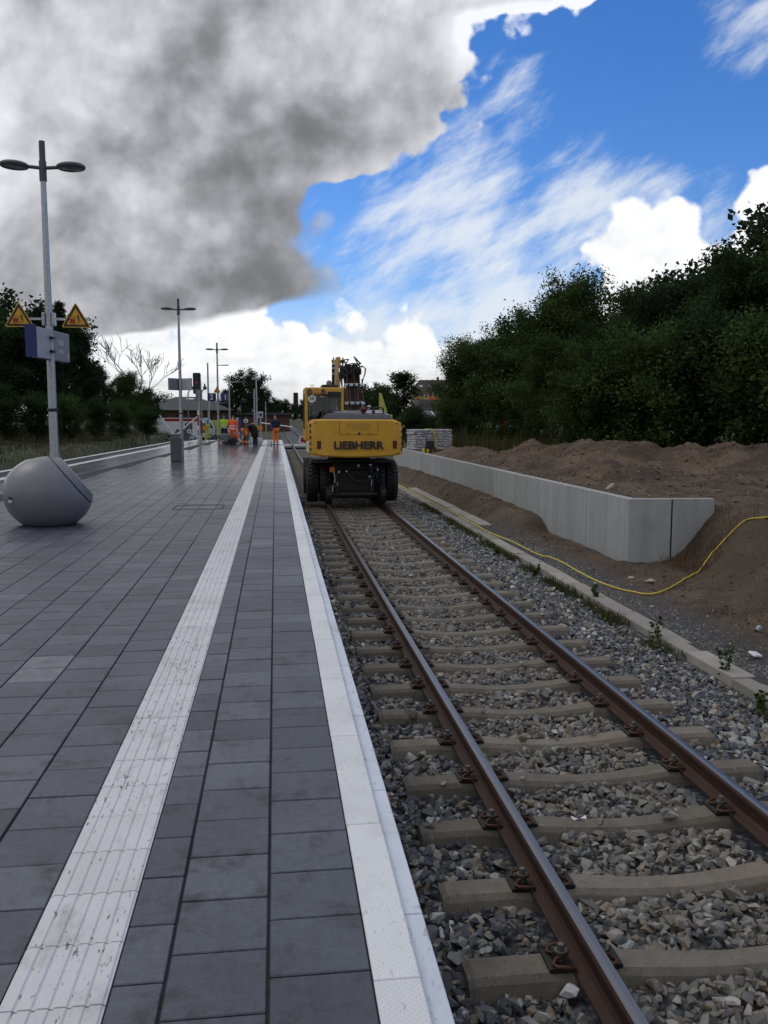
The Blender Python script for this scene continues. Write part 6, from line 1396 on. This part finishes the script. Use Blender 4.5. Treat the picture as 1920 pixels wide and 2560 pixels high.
# apartment block on the rise to the right
ap = empty('apartment_block', (46.5, 300, 0), R(-10), label='cream apartment block with ochre balconies and brown roof on the rise', cat='building')
b = MB(); b.bx(0, 34, 0, 11, 0, 10.2); b.build('wall', M['render'], ap)
b = MB(); b.add([(-.6, -.8, 10.1), (34.6, -.8, 10.1), (34.6, 11.8, 10.1), (-.6, 11.8, 10.1), (3.2, 5.5, 14.2), (31, 5.5, 14.2)], [(0, 1, 5, 4), (1, 2, 5), (2, 3, 4, 5), (3, 0, 4), (3, 2, 1, 0)]); rf = b.build('roof', M['brownroof'], ap)
for k in range(9): b = MB(); b.box((3.4+3.2*k, 1.7, 11.9), (1.5, .5, .8)); b.build('dormer', M['signwhite'], rf)
for k in range(3): b = MB(); b.bx(9+8*k, 9.8+8*k, 5.2, 6.2, 13.5, 15.2); b.build('chimney', M['brick'], rf)
for fl in range(3):
    for k in range(7):
        xw = 1.6+4.6*k; zz = 1.2+3.1*fl; b = MB(); b.bx(xw, xw+3.0, -.9, .0, zz-.15, zz+.95); bl_ = b.build('balcony', M['balcony'] if (k+fl) % 3 else M['orange'], ap); b = MB(); b.bx(xw+.1, xw+2.9, -.06, -.02, zz+.96, zz+2.3); wn = b.build('window', M['winglass'], ap)
        b = MB(); b.bx(xw+1.4, xw+1.55, -.10, -.065, zz+.96, zz+2.3); b.build('mullion', M['signwhite'], wn)
        b = MB(); b.bx(xw+3.4, xw+4.1, -.06, -.02, zz+.6, zz+2.2); b.build('window', M['winglass'], ap)
hs_ = empty('house', (19.0, 104, -1.7), R(20), label='dark roofed house with solar panels below the apartment block', cat='house')
b = MB(); b.bx(-2.6, 5, 0, 8, 0, 1.9); b.build('wall', M['signgrey'], hs_)
b = MB(); b.add([(-3, -.5, 1.8), (5.4, -.5, 1.8), (5.4, 8.5, 1.8), (-3, 8.5, 1.8), (.2, 4, 5.4), (4.2, 4, 5.4)], [(0, 1, 5, 4), (1, 2, 5), (2, 3, 4, 5), (3, 0, 4), (3, 2, 1, 0)]); rf = b.build('roof', M['brownroof'], hs_)
sl_ = math.atan2(3.6, 4.5)
for x_, w_ in ((-.4, 1.3), (1.25, 1.3)): b = MB(); b.box((x_+.3, 1.25, 3.29), (w_, 2.2, .06), (sl_, 0, 0)); b.build('solar_panel', M['solar'], rf)
b = MB(); b.box((.75, 1.25, 3.31), (.22, 2.0, .06), (sl_, 0, 0)); b.build('roof_window', M['signwhite'], rf)
b = MB(); b.bx(-3.05, 1.6, -.58, -.52, 1.66, 1.80); b.build('gutter', M['signwhite'], hs_)
for x_ in (-1.8, .5): b = MB(); b.bx(x_, x_+1.1, -.03, .05, .6, 1.5); b.build('window', M['winglass'], hs_)
sh_ = empty('garden_shed', (19.5, 74, .1), label='small pale shed glimpsed under the trees on the right', cat='shed'); b = MB(); b.bx(-1, 1, -.8, .8, 0, 1.7); b.build('wall', M['bluewhite'], sh_); b = MB(); b.prism([(-1.2, 1.65), (1.2, 1.65), (0, 2.2)], -1, 1, 'Y'); b.build('roof', M['galv'], sh_); b = MB(); b.bx(-.4, .3, -.83, -.805, .05, 1.5); b.build('door', M['red'], sh_)
# ------------------------------------------------------------------ trees and other growth
def leaf_quads(C, size, up=.35, aspect=.62):
    n = len(C); nr = rng.normal(size=(n, 3)); nr[:, 2] = np.abs(nr[:, 2])+up; nr /= np.linalg.norm(nr, axis=1)[:, None]
    t = rng.normal(size=(n, 3)); t -= nr*np.sum(t*nr, 1)[:, None]; t /= np.linalg.norm(t, axis=1)[:, None]; w = np.cross(nr, t)
    s = (size*np.exp(rng.normal(0, .25, n)))[:, None]; k = nr*s*.12
    V = np.stack([C-t*s*.5, C+w*s*aspect*.5-k, C+t*s*.5-k*.5, C-w*s*aspect*.5-k], 1).reshape(-1, 3)
    return V, np.arange(4*n).reshape(n, 4)
def tree_meshes(seed, H, W, n_leaf, leaf=.16, lm='leaf', low=.18, shape=1.0, limbs=15, shoots=10, sig=.34):
    """tapered trunk with limbs, and a crown of leaf clumps along the limbs"""
    rs = random.Random(seed); tb = MB(); cent = []; wts = []
    r0 = .018*H+.03
    tr = [Vector((0, 0, -.3))]; 
    for i in range(1, 8): tr.append(Vector((rs.gauss(0, .02*H), rs.gauss(0, .02*H), H*.88*i/7)) if i > 1 else Vector((0, 0, H*.12)))
    tb.tube(tr, [r0*1.25]+[r0*(1-.125*i) for i in range(1, 8)], 9)
    def along(P, t): k = t*(len(P)-1); i = min(int(k), len(P)-2); return P[i].lerp(P[i+1], k-i)
    for i in range(limbs):
        t = low+(.97-low)*(i+rs.random()*.8)/limbs; s = along(tr, min(t/.88, 1.0)); az = i*2.4+rs.uniform(-.4, .4)
        u = (t-low)/(1-low); prof_ = (math.sin(math.pi*min(1, (u*.80+.20))**.9))**.75*shape+.10
        L_ = W*.5*prof_*rs.uniform(.75, 1.2); e0 = R(18+45*u+rs.uniform(-10, 10)); P = [s]
        d = Vector((math.cos(az)*math.cos(e0), math.sin(az)*math.cos(e0), math.sin(e0)))
        for k in range(4): d = (d+Vector((rs.gauss(0, .13), rs.gauss(0, .13), .10))).normalized(); P.append(P[-1]+d*L_/4)
        rr = r0*.42*(1-.5*u); tb.tube(P, [rr, rr*.75, rr*.5, rr*.33, rr*.15], 6)
        for k in range(7):
            q = along(P, .25+.75*(k+rs.random())/7); d2 = Vector((rs.gauss(0, 1), rs.gauss(0, 1), rs.gauss(.35, .6))).normalized(); l2 = W*.17*rs.uniform(.5, 1.25)
            e = q+d2*l2; tb.tube([q, q.lerp(e, .5)+Vector((0, 0, .04*l2)), e], [rr*.25, rr*.16, rr*.06], 4)
            for z in (.35, .7, 1.0): cent.append(q.lerp(e, z)); wts.append(.6+z*.6)
    for i in range(shoots):                              # upright shoots that break the outline
        a = rs.uniform(0, 6.28); rr = W*.33*math.sqrt(rs.random()); q = Vector((math.cos(a)*rr, math.sin(a)*rr, H*(.86-.25*(rr/(W*.33))**2))); h = H*rs.uniform(.06, .15)
        tb.tube([q-Vector((0, 0, h)), q, q+Vector((rs.gauss(0, .08), rs.gauss(0, .08), h))], [.02, .012, .005], 4)
        for z in np.linspace(-.6, 1.0, 6): cent.append(q+Vector((0, 0, h*z))); wts.append(.22*(1.25-z*.6) if z > 0 else .4)
    cent = np.array([c[:] for c in cent]); wts = np.array(wts); wts /= wts.sum()
    idx = rng.choice(len(cent), n_leaf, p=wts); sg = sig*W/7.0*np.where(wts[idx] < np.median(wts)*.6, .35, 1.0)
    C = cent[idx]+rng.normal(size=(n_leaf, 3))*sg[:, None]*np.array([1, 1, .75]); C = C[C[:, 2] > H*low*.45]
    V, F = leaf_quads(C, leaf)
    return tb.mesh('trunk', M['bark'], smooth='all'), raw_mesh('crown', V, F, M[lm])
def place_tree(name, meshes, x, y, z, rz, s, label, group, cat='tree', sz=1.0):
    t = empty(name, (x, y, z), rz, label=label, cat=cat, group=group); t.scale = (s, s, s*sz)
    inst('trunk', meshes[0], t); inst('crown', meshes[1], t); return t
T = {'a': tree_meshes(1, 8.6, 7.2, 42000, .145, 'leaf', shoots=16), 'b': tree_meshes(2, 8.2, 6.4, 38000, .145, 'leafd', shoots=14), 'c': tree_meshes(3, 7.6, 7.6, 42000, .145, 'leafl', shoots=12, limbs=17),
     'u': tree_meshes(4, 4.2, 5.2, 20000, .15, 'leafl', low=.03, shoots=14, limbs=18, sig=.42), 'v': tree_meshes(5, 3.6, 4.6, 16000, .14, 'leaf', low=.02, shoots=12, limbs=16, sig=.42),
     's': tree_meshes(6, 6.0, 2.6, 9000, .13, 'leaf', low=.08, shoots=5, limbs=20, shape=.8, sig=.5), 'f': tree_meshes(7, 9.0, 9.0, 9000, .34, 'leafd', low=.10, shoots=8)}
WR, WL = 'trees of the wood right of the track', 'trees left of the platform'
def tr_at(px, ytop, Y, kind, label, group=WR, h0=None, zb=.12, name='broadleaf_tree', sx=1.0):
    p = at(px, ytop, Y); H0 = {'a': 8.9, 'b': 8.5, 'c': 7.9, 'u': 4.5, 'v': 3.9, 's': 6.2, 'f': 9.4}[kind]; s = (p.z-zb)/(H0*(1.16 if kind in 'abc' else 1.0))
    return place_tree(name, T[kind], p.x, Y, zb-.05, random.uniform(0, 6.28), s*sx, label, group, 'shrub' if kind in 'uv' else 'tree', 1/sx)
tr_at(1885, 615, 31, 'a', 'tallest dark broadleaf tree at the near end of the wood', sx=1.05)
tr_at(1705, 655, 35, 'b', 'dark dense broadleaf tree next to the tallest one in the wood', sx=.9)
tr_at(1590, 706, 38, 'a', 'dark rounded tree above the soil heap in the wood', sx=.85)
tr_at(1420, 690, 43, 'c', 'broad tree with spiky top where the wood rises', sx=.86)
tr_at(1330, 765, 46, 'a', 'tree with loose spiky outline in the middle of the wood')
tr_at(1235, 815, 50, 'b', 'rounded dark tree toward the low end of the wood')
tr_at(1185, 846, 53, 'c', 'lower rounded tree near the grassy corner of the wood')
tr_at(1150, 898, 56, 'b', 'smallest rounded tree at the far end of the wood')
tr_at(2060, 600, 30, 'c', 'broad tree closing the near end of the wood')
tr_at(2250, 560, 28, 'b', 'dark tree behind the bank past the yellow hose')
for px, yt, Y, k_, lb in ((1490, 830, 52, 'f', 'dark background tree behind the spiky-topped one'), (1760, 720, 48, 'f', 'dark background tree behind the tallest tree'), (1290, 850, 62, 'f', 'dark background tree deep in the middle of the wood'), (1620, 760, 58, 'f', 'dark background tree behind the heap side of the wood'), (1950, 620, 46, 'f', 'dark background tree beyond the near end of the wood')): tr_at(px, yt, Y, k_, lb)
for px, yt, Y, k_, lb in ((1910, 850, 26.5, 'u', 'thick shrub at the near end of the wood behind the heap crest'), (1770, 840, 28, 'v', 'dark shrub under the tallest tree behind the heap'), (1660, 870, 28.5, 'u', 'light green shrub between the heap and the tall trees'), (1540, 900, 30, 'v', 'bushy shrub just above the lowest part of the heap'), (1470, 960, 30.5, 'u', 'round light shrub at the front corner of the wood'),
                          (1390, 840, 38, 'c', 'light green leafy small tree in front of the spiky-topped tree'), (1300, 900, 44, 'u', 'light shrub below the middle of the wood'), (1190, 1000, 50, 'v', 'shrub at the grassy edge of the wood'), (1128, 1018, 52, 'u', 'shrub next to the house roof with solar panels'), (2050, 880, 25, 'u', 'shrub on the terrace past the near end of the heap'),
                          (1088, 1046, 60, 'v', 'dark shrub in front of the house with solar panels')): tr_at(px, yt, Y, k_, lb, 'shrubs along the wood')
tr_at(1003, 918, 46, 's', 'young slender tree with upright shoots behind the excavator', None, sx=1.3)
tr_at(965, 985, 60, 'v', 'dark shrub behind the excavator hood', None)
tr_at(1040, 1030, 44, 'v', 'low bright green shrub behind the slab stack', 'shrubs along the wood')
# left side
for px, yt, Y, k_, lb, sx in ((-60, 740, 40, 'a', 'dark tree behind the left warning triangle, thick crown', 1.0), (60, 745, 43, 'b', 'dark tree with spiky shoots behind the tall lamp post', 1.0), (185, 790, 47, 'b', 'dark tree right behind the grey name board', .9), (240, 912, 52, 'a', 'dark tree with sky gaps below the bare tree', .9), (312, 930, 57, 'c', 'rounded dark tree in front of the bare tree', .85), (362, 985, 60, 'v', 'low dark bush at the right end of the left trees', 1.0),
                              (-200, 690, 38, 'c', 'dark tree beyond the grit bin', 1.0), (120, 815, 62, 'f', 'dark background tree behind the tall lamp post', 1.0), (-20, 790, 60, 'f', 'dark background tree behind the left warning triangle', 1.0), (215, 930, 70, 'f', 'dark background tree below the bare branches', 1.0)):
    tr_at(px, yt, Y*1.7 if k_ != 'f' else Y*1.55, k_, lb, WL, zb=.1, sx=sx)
for px, yt, Y, k_, lb in ((10, 985, 58, 'v', 'dark undergrowth bush below the left warning triangle'), (90, 1000, 60, 'v', 'dark undergrowth bush directly behind the tall lamp post'), (170, 1005, 64, 'u', 'dark undergrowth bush below the grey name board'), (240, 1010, 68, 'v', 'undergrowth bush with a light top below the bare tree'), (300, 1016, 72, 'u', 'undergrowth bush near the right end of the left trees'), (365, 1026, 70, 'v', 'small undergrowth bush beside the litter bin post'), (-80, 975, 55, 'u', 'dark undergrowth bush past the grit bin')): tr_at(px, yt, Y, k_, lb, 'undergrowth left of the platform', zb=.1)
def pine(seed, H):
    rs = random.Random(seed); tb = MB(); tb.tube([(0, 0, -.3), (.03, 0, H*.5), (0, .02, H)], [.11, .07, .01], 8); C = []
    for i in range(70):
        t = .25+.75*i/70; L_ = (1.05-t)*H*.22*rs.uniform(.7, 1.15)+.12; az = i*2.4; q = Vector((0, 0, H*t)); e = q+Vector((math.cos(az)*L_, math.sin(az)*L_, L_*.28)); tb.tube([q, e], [.02, .006], 4)
        for k in range(120): z = rs.random(); p_ = q.lerp(e, .2+.8*z); C.append((p_.x+rs.gauss(0, .07), p_.y+rs.gauss(0, .07), p_.z+rs.gauss(.03, .07)))
    for k in range(200): C.append((rs.gauss(0, .05), rs.gauss(0, .05), H*.97+rs.uniform(-.2, .25)))
    V, F = leaf_quads(np.array(C), .16, .2, .22); return tb.mesh('trunk', M['bark'], smooth='all'), raw_mesh('crown', V, F, M['leafd'])
p = at(147, 756, 70); T['p'] = pine(3, 7.6); place_tree('pine_tree', T['p'], p.x, 70, .1, 0, (p.z+.2)/7.85, 'dark pine with a pointed top between lamp post and right triangle', None)
p = at(95, 772, 72); place_tree('pine_tree', T['p'], p.x, 72, .1, 2, (p.z+.2)/7.85, 'second dark pine close behind the lamp post shaft', None)
def bare_tree(x, y, z, H):
    t = empty('bare_tree', (x, y, z), label='leafless pale tree standing above the dark trees', cat='tree'); rs = random.Random(9); b = MB(); br_ = MB()
    def grow(mb, p, d, L_, r, k):
        P = [p]
        for i in range(3): d = (d+Vector((rs.gauss(0, .12), rs.gauss(0, .12), .05))).normalized(); P.append(P[-1]+d*L_/3)
        r = max(r, .028); mb.tube(P, [r, r*.85, r*.7, r*.55], 5 if k else 8)
        if k >= 5: return
        for i in range(3 if k < 4 else 2):
            a = rs.uniform(0, 6.28); q = P[2] if i == 0 else P[3]; nd = (d+Vector((math.cos(a), math.sin(a), rs.uniform(-.1, .5)))*rs.uniform(.45, .75)).normalized(); grow(br_, q, nd, L_*rs.uniform(.62, .8), r*.52, k+1)
    grow(b, Vector((0, 0, -.3)), Vector((0, 0, 1)), H*.42, .17, 0)
    b.build('trunk', M['palebark'], t, smooth='all'); br_.build('branches', M['palebark'], t, smooth='all')
p = at(332, 832, 110); bare_tree(p.x, 110, -.3, (p.z+.3)*.86)
# far trees closing the view
FAR = 'far trees along the line'
for i, (px, yt, Y, sx) in enumerate(((600, 952, 150, .8), (637, 950, 158, .75), (572, 985, 165, .8), (660, 985, 170, .8), (690, 1005, 240, .9), (712, 1008, 300, 1), (735, 1014, 330, 1), (760, 1010, 260, 1), (560, 1005, 190, 1), (530, 1010, 200, 1), (790, 1000, 200, 1), (830, 990, 180, 1), (870, 985, 150, 1), (915, 978, 140, 1), (950, 975, 130, .9), (985, 1000, 120, .9), (485, 1015, 210, 1), (440, 1012, 215, 1), (700, 1018, 400, 1), (745, 1020, 420, 1), (675, 1012, 280, 1), (775, 1018, 380, 1), (720, 1022, 455, 1), (1150, 985, 140, 1), (1230, 970, 130, 1), (400, 1005, 180, 1), (350, 1000, 160, 1), (300, 990, 150, 1), (620, 1010, 200, 1), (645, 1020, 240, 1))):
    lb = 'tallest round tree beyond the platform end' if i == 0 else 'round tree with the cross-armed mast in front' if i == 1 else 'distant dark tree in the tree line past the crossing' if px < 750 else 'distant dark tree in the tree line behind the excavator'
    tr_at(px, yt, Y, 'f', lb, FAR if i > 1 else None, zb=-.6 if px < 780 else .3, name='far_tree', sx=sx)
# grass blades as one mass per verge
def blades(name, P, h, mt, label, w=.02, lean=.45):
    n = len(P); a = rng.uniform(0, 2*np.pi, n); hh = h*np.exp(rng.normal(0, .35, n)); d = np.stack([np.cos(a), np.sin(a), 0*a], -1); o = np.stack([-np.sin(a), np.cos(a), 0*a], -1)*w*np.exp(rng.normal(0, .3, n))[:, None]
    ln = rng.uniform(.1, lean, n)[:, None]; up = np.array([0, 0, 1.])
    m1 = P+up*(hh*.55)[:, None]+d*hh[:, None]*ln*.35; tp = P+up*hh[:, None]*(1-.25*ln)+d*hh[:, None]*ln
    V = np.stack([P-o*.5, P+o*.5, m1+o*.4, tp, m1-o*.4], 1).reshape(-1, 3); k = np.arange(n)*5
    F = np.concatenate([np.stack([k, k+1, k+2, k+4], -1), np.stack([k+4, k+2, k+3, k+3], -1)])
    V2 = V; F4 = F[:n]; F3 = np.stack([k+4, k+2, k+3], -1)
    me = bpy.data.meshes.new(name); allf = [tuple(q) for q in F4.tolist()]+[tuple(q) for q in F3.tolist()]; me.from_pydata(V2.tolist(), [], allf); me.materials.append(mt)
    prop(inst(name, me, None), label, 'grass', kind='stuff')
n = 26000; y = 16+rng.random(n)**1.2*75; s = rng.random(n)**.8*17; x = -12.9+.05*y-s
blades('verge_grass', np.stack([x, y, terr_l(x, y)-.02], -1), .30, M['drygrass'], 'rough green and straw grass on the verge left of the platform', .03)
n = 12000; y = 29+rng.random(n)*32; x = 7.2+rng.random(n)*9+.05*(y-29); m_ = (x+ (y-36)*.25 > 8.0) & (y > 33-.3*(x-7))
x, y = x[m_], y[m_]; blades('wood_edge_grass', np.stack([x, y, terr_r(x, y)-.02], -1), .55, M['drygrass'], 'tall meadow grass at the edge of the wood', .03)
n = 8000; y = 4+rng.random(n)**1.2*22; x = 4.36+rng.normal(0, .085, n)+.0; m_ = fbm(x*.3+5, y*1.3) > -.05; x, y = x[m_], y[m_]
blades('ballast_weeds', np.stack([x, y, np.full(len(x), -1.02)], -1), .085, leaf_material('moss_and_weeds', (.022, .034, .010), (.095, .105, .035)), 'green weeds and moss in the line between ballast and trough', .012, .9)
n = 2600; y = rng.uniform(11.2, 14.3, n); x = 6.6+rng.random(n)*1.6; z = terr_r(x, y); m_ = (np.abs(x-(6.2+(14.4-y)*.0+1.2*rng.random(n))) < .5) & (y > 13.2)
blades('dead_roots', np.stack([x[m_], y[m_], z[m_]-.01], -1), .16, M['rootgrass'], 'reddish dead roots hanging over the bank at the end of the wall', .008, .9)
n = 5200; y = rng.uniform(5.5, 14.3, n); x = 5.5+rng.random(n)*5.5; m_ = fbm(x*.6, y*.6) > .05; x, y = x[m_], y[m_]
blades('bank_dry_grass', np.stack([x, y, terr_r(x, y)-.015], -1), .075, leaf_material('withered_grass', (.060, .048, .026), (.13, .10, .058)), 'sparse withered grass and rootlets on the soil bank', .007, 1.0)
# single weeds growing through the trough line
def weed(px, py, h, label, seed):
    p = gnd(px, py, -1.0); rs = random.Random(seed); t = empty('weed_plant', p, label=label, cat='weed', group='weeds along the trough'); b = MB(); C = []
    for k in range(3):
        a = rs.uniform(0, 6.28); e = Vector((math.cos(a)*h*.25, math.sin(a)*h*.25, h*rs.uniform(.6, 1))); b.tube([(0, 0, 0), e*.5+Vector((0, 0, .03)), e], [.006, .004, .002], 5)
        for z in np.linspace(.15, 1, 12): q = e*z; C.append((q.x+rs.gauss(0, .02), q.y+rs.gauss(0, .02), q.z+rs.gauss(0, .015)))
    b.build('stem', M['weed'], t); V, F = leaf_quads(np.array(C*2), .055); inst('leaves', raw_mesh('leaves', V, F, M['weed']), t)
weed(1645, 1600, .30, 'upright weed with small leaves beside the trough lids, lone tall stem', 1); weed(1810, 1690, .36, 'tall branching weed leaning over the trough lids', 2); weed(1905, 1775, .20, 'bright green broad weed at the ballast foot', 3); weed(1340, 1440, .20, 'low bushy weed where trough and ballast meet', 4); weed(1490, 1500, .22, 'leafy weed close to the first trough bend', 5); weed(1240, 1390, .16, 'small weed tuft at the ballast foot', 6)
# clods, stones and litter on the soil
def clods():
    P, S = [], []
    n = 9000; x = 6.3+rng.random(n)*11; y = 15+rng.random(n)*14; h = terr_r(x, y); P.append(np.stack([x, y, h], -1)); S.append(np.clip(.020*np.exp(rng.normal(0, .55, n)), .008, .10))
    n = 12000; y = 4.5+rng.random(n)*10; x = 5.05+rng.random(n)*5; P.append(np.stack([x, y, terr_r(x, y)], -1)); S.append(np.clip(.010*np.exp(rng.normal(0, .55, n)), .004, .04))
    n = 3000; y = 15+rng.random(n)*20; x = 4.95+rng.random(n)*.95; P.append(np.stack([x, y, terr_r(x, y)], -1)); S.append(np.clip(.012*np.exp(rng.normal(0, .55, n)), .006, .06))
    V, F = scatter_stones(np.concatenate(P), np.concatenate(S))
    k = node_mat('soil_clod'); c = k.ramp(k.island, [(0, (.05, .030, .019)), (.5, (.10, .064, .040)), (.85, (.16, .11, .07)), (1, (.22, .19, .15))]); k.put(k.bs.inputs['Base Color'], c); k.bs.inputs['Roughness'].default_value = .95
    prop(inst('soil_clods', raw_mesh('soil_clods', V, F, k.mt), None), 'brown clods and small stones on the dug soil', 'soil', kind='stuff')
clods()
def fine_gravel():
    n = 9000; y = 5+rng.random(n)*13; x = 4.80+np.abs(rng.normal(0, .24, n)); V, F = scatter_stones(np.stack([x, y, terr_r(x, y)-.002], -1), np.clip(.011*np.exp(rng.normal(0, .35, n)), .005, .026))
    prop(inst('fine_gravel', raw_mesh('fine_gravel', V, F, M['stone']), None), 'fine dark gravel along the soil side of the trough', 'gravel', kind='stuff')
fine_gravel()
p = on_terrain(1628, 1452); lump('field_stone', p, (.11, .07, .05), M['beigestone'], 'flat beige stone on the soil inside the hose bend', 'stone', 21)
p = on_terrain(1575, 1444); lump('field_stone', p, (.07, .05, .03), M['beigestone'], 'small beige stone at the foot of the wall end', 'stone', 22)
p = on_terrain(1632, 1517); lump('field_stone', p, (.05, .03, .02), M['beigestone'], 'small pale stone on gravel between hose and trough', 'stone', 23)
p = on_terrain(1888, 1640); b = MB(); b.box(p+Vector((0, 0, .02)), (.13, .10, .03), (.3, .2, .4)); single('crushed_carton', b, M['signwhite'], tuple(p), 'crushed pale carton lying at the foot of the soil bank', 'litter', bevel=.008)
p = on_terrain(1897, 1578); b = MB(); b.box(p+Vector((0, 0, .03)), (.05, .04, .06), (.2, .5, .1)); single('plastic_cup', b, M['bluewhite'], tuple(p), 'small grey plastic scrap on the soil bank', 'litter', bevel=.008)
p = on_terrain(1525, 1222); b = MB(); b.box(p+Vector((0, 0, .04)), (.22, .06, .05), (0, -.5, .4)); single('timber_offcut', b, M['beigestone'], tuple(p), 'pale timber offcut on the soil behind the wall', 'timber')
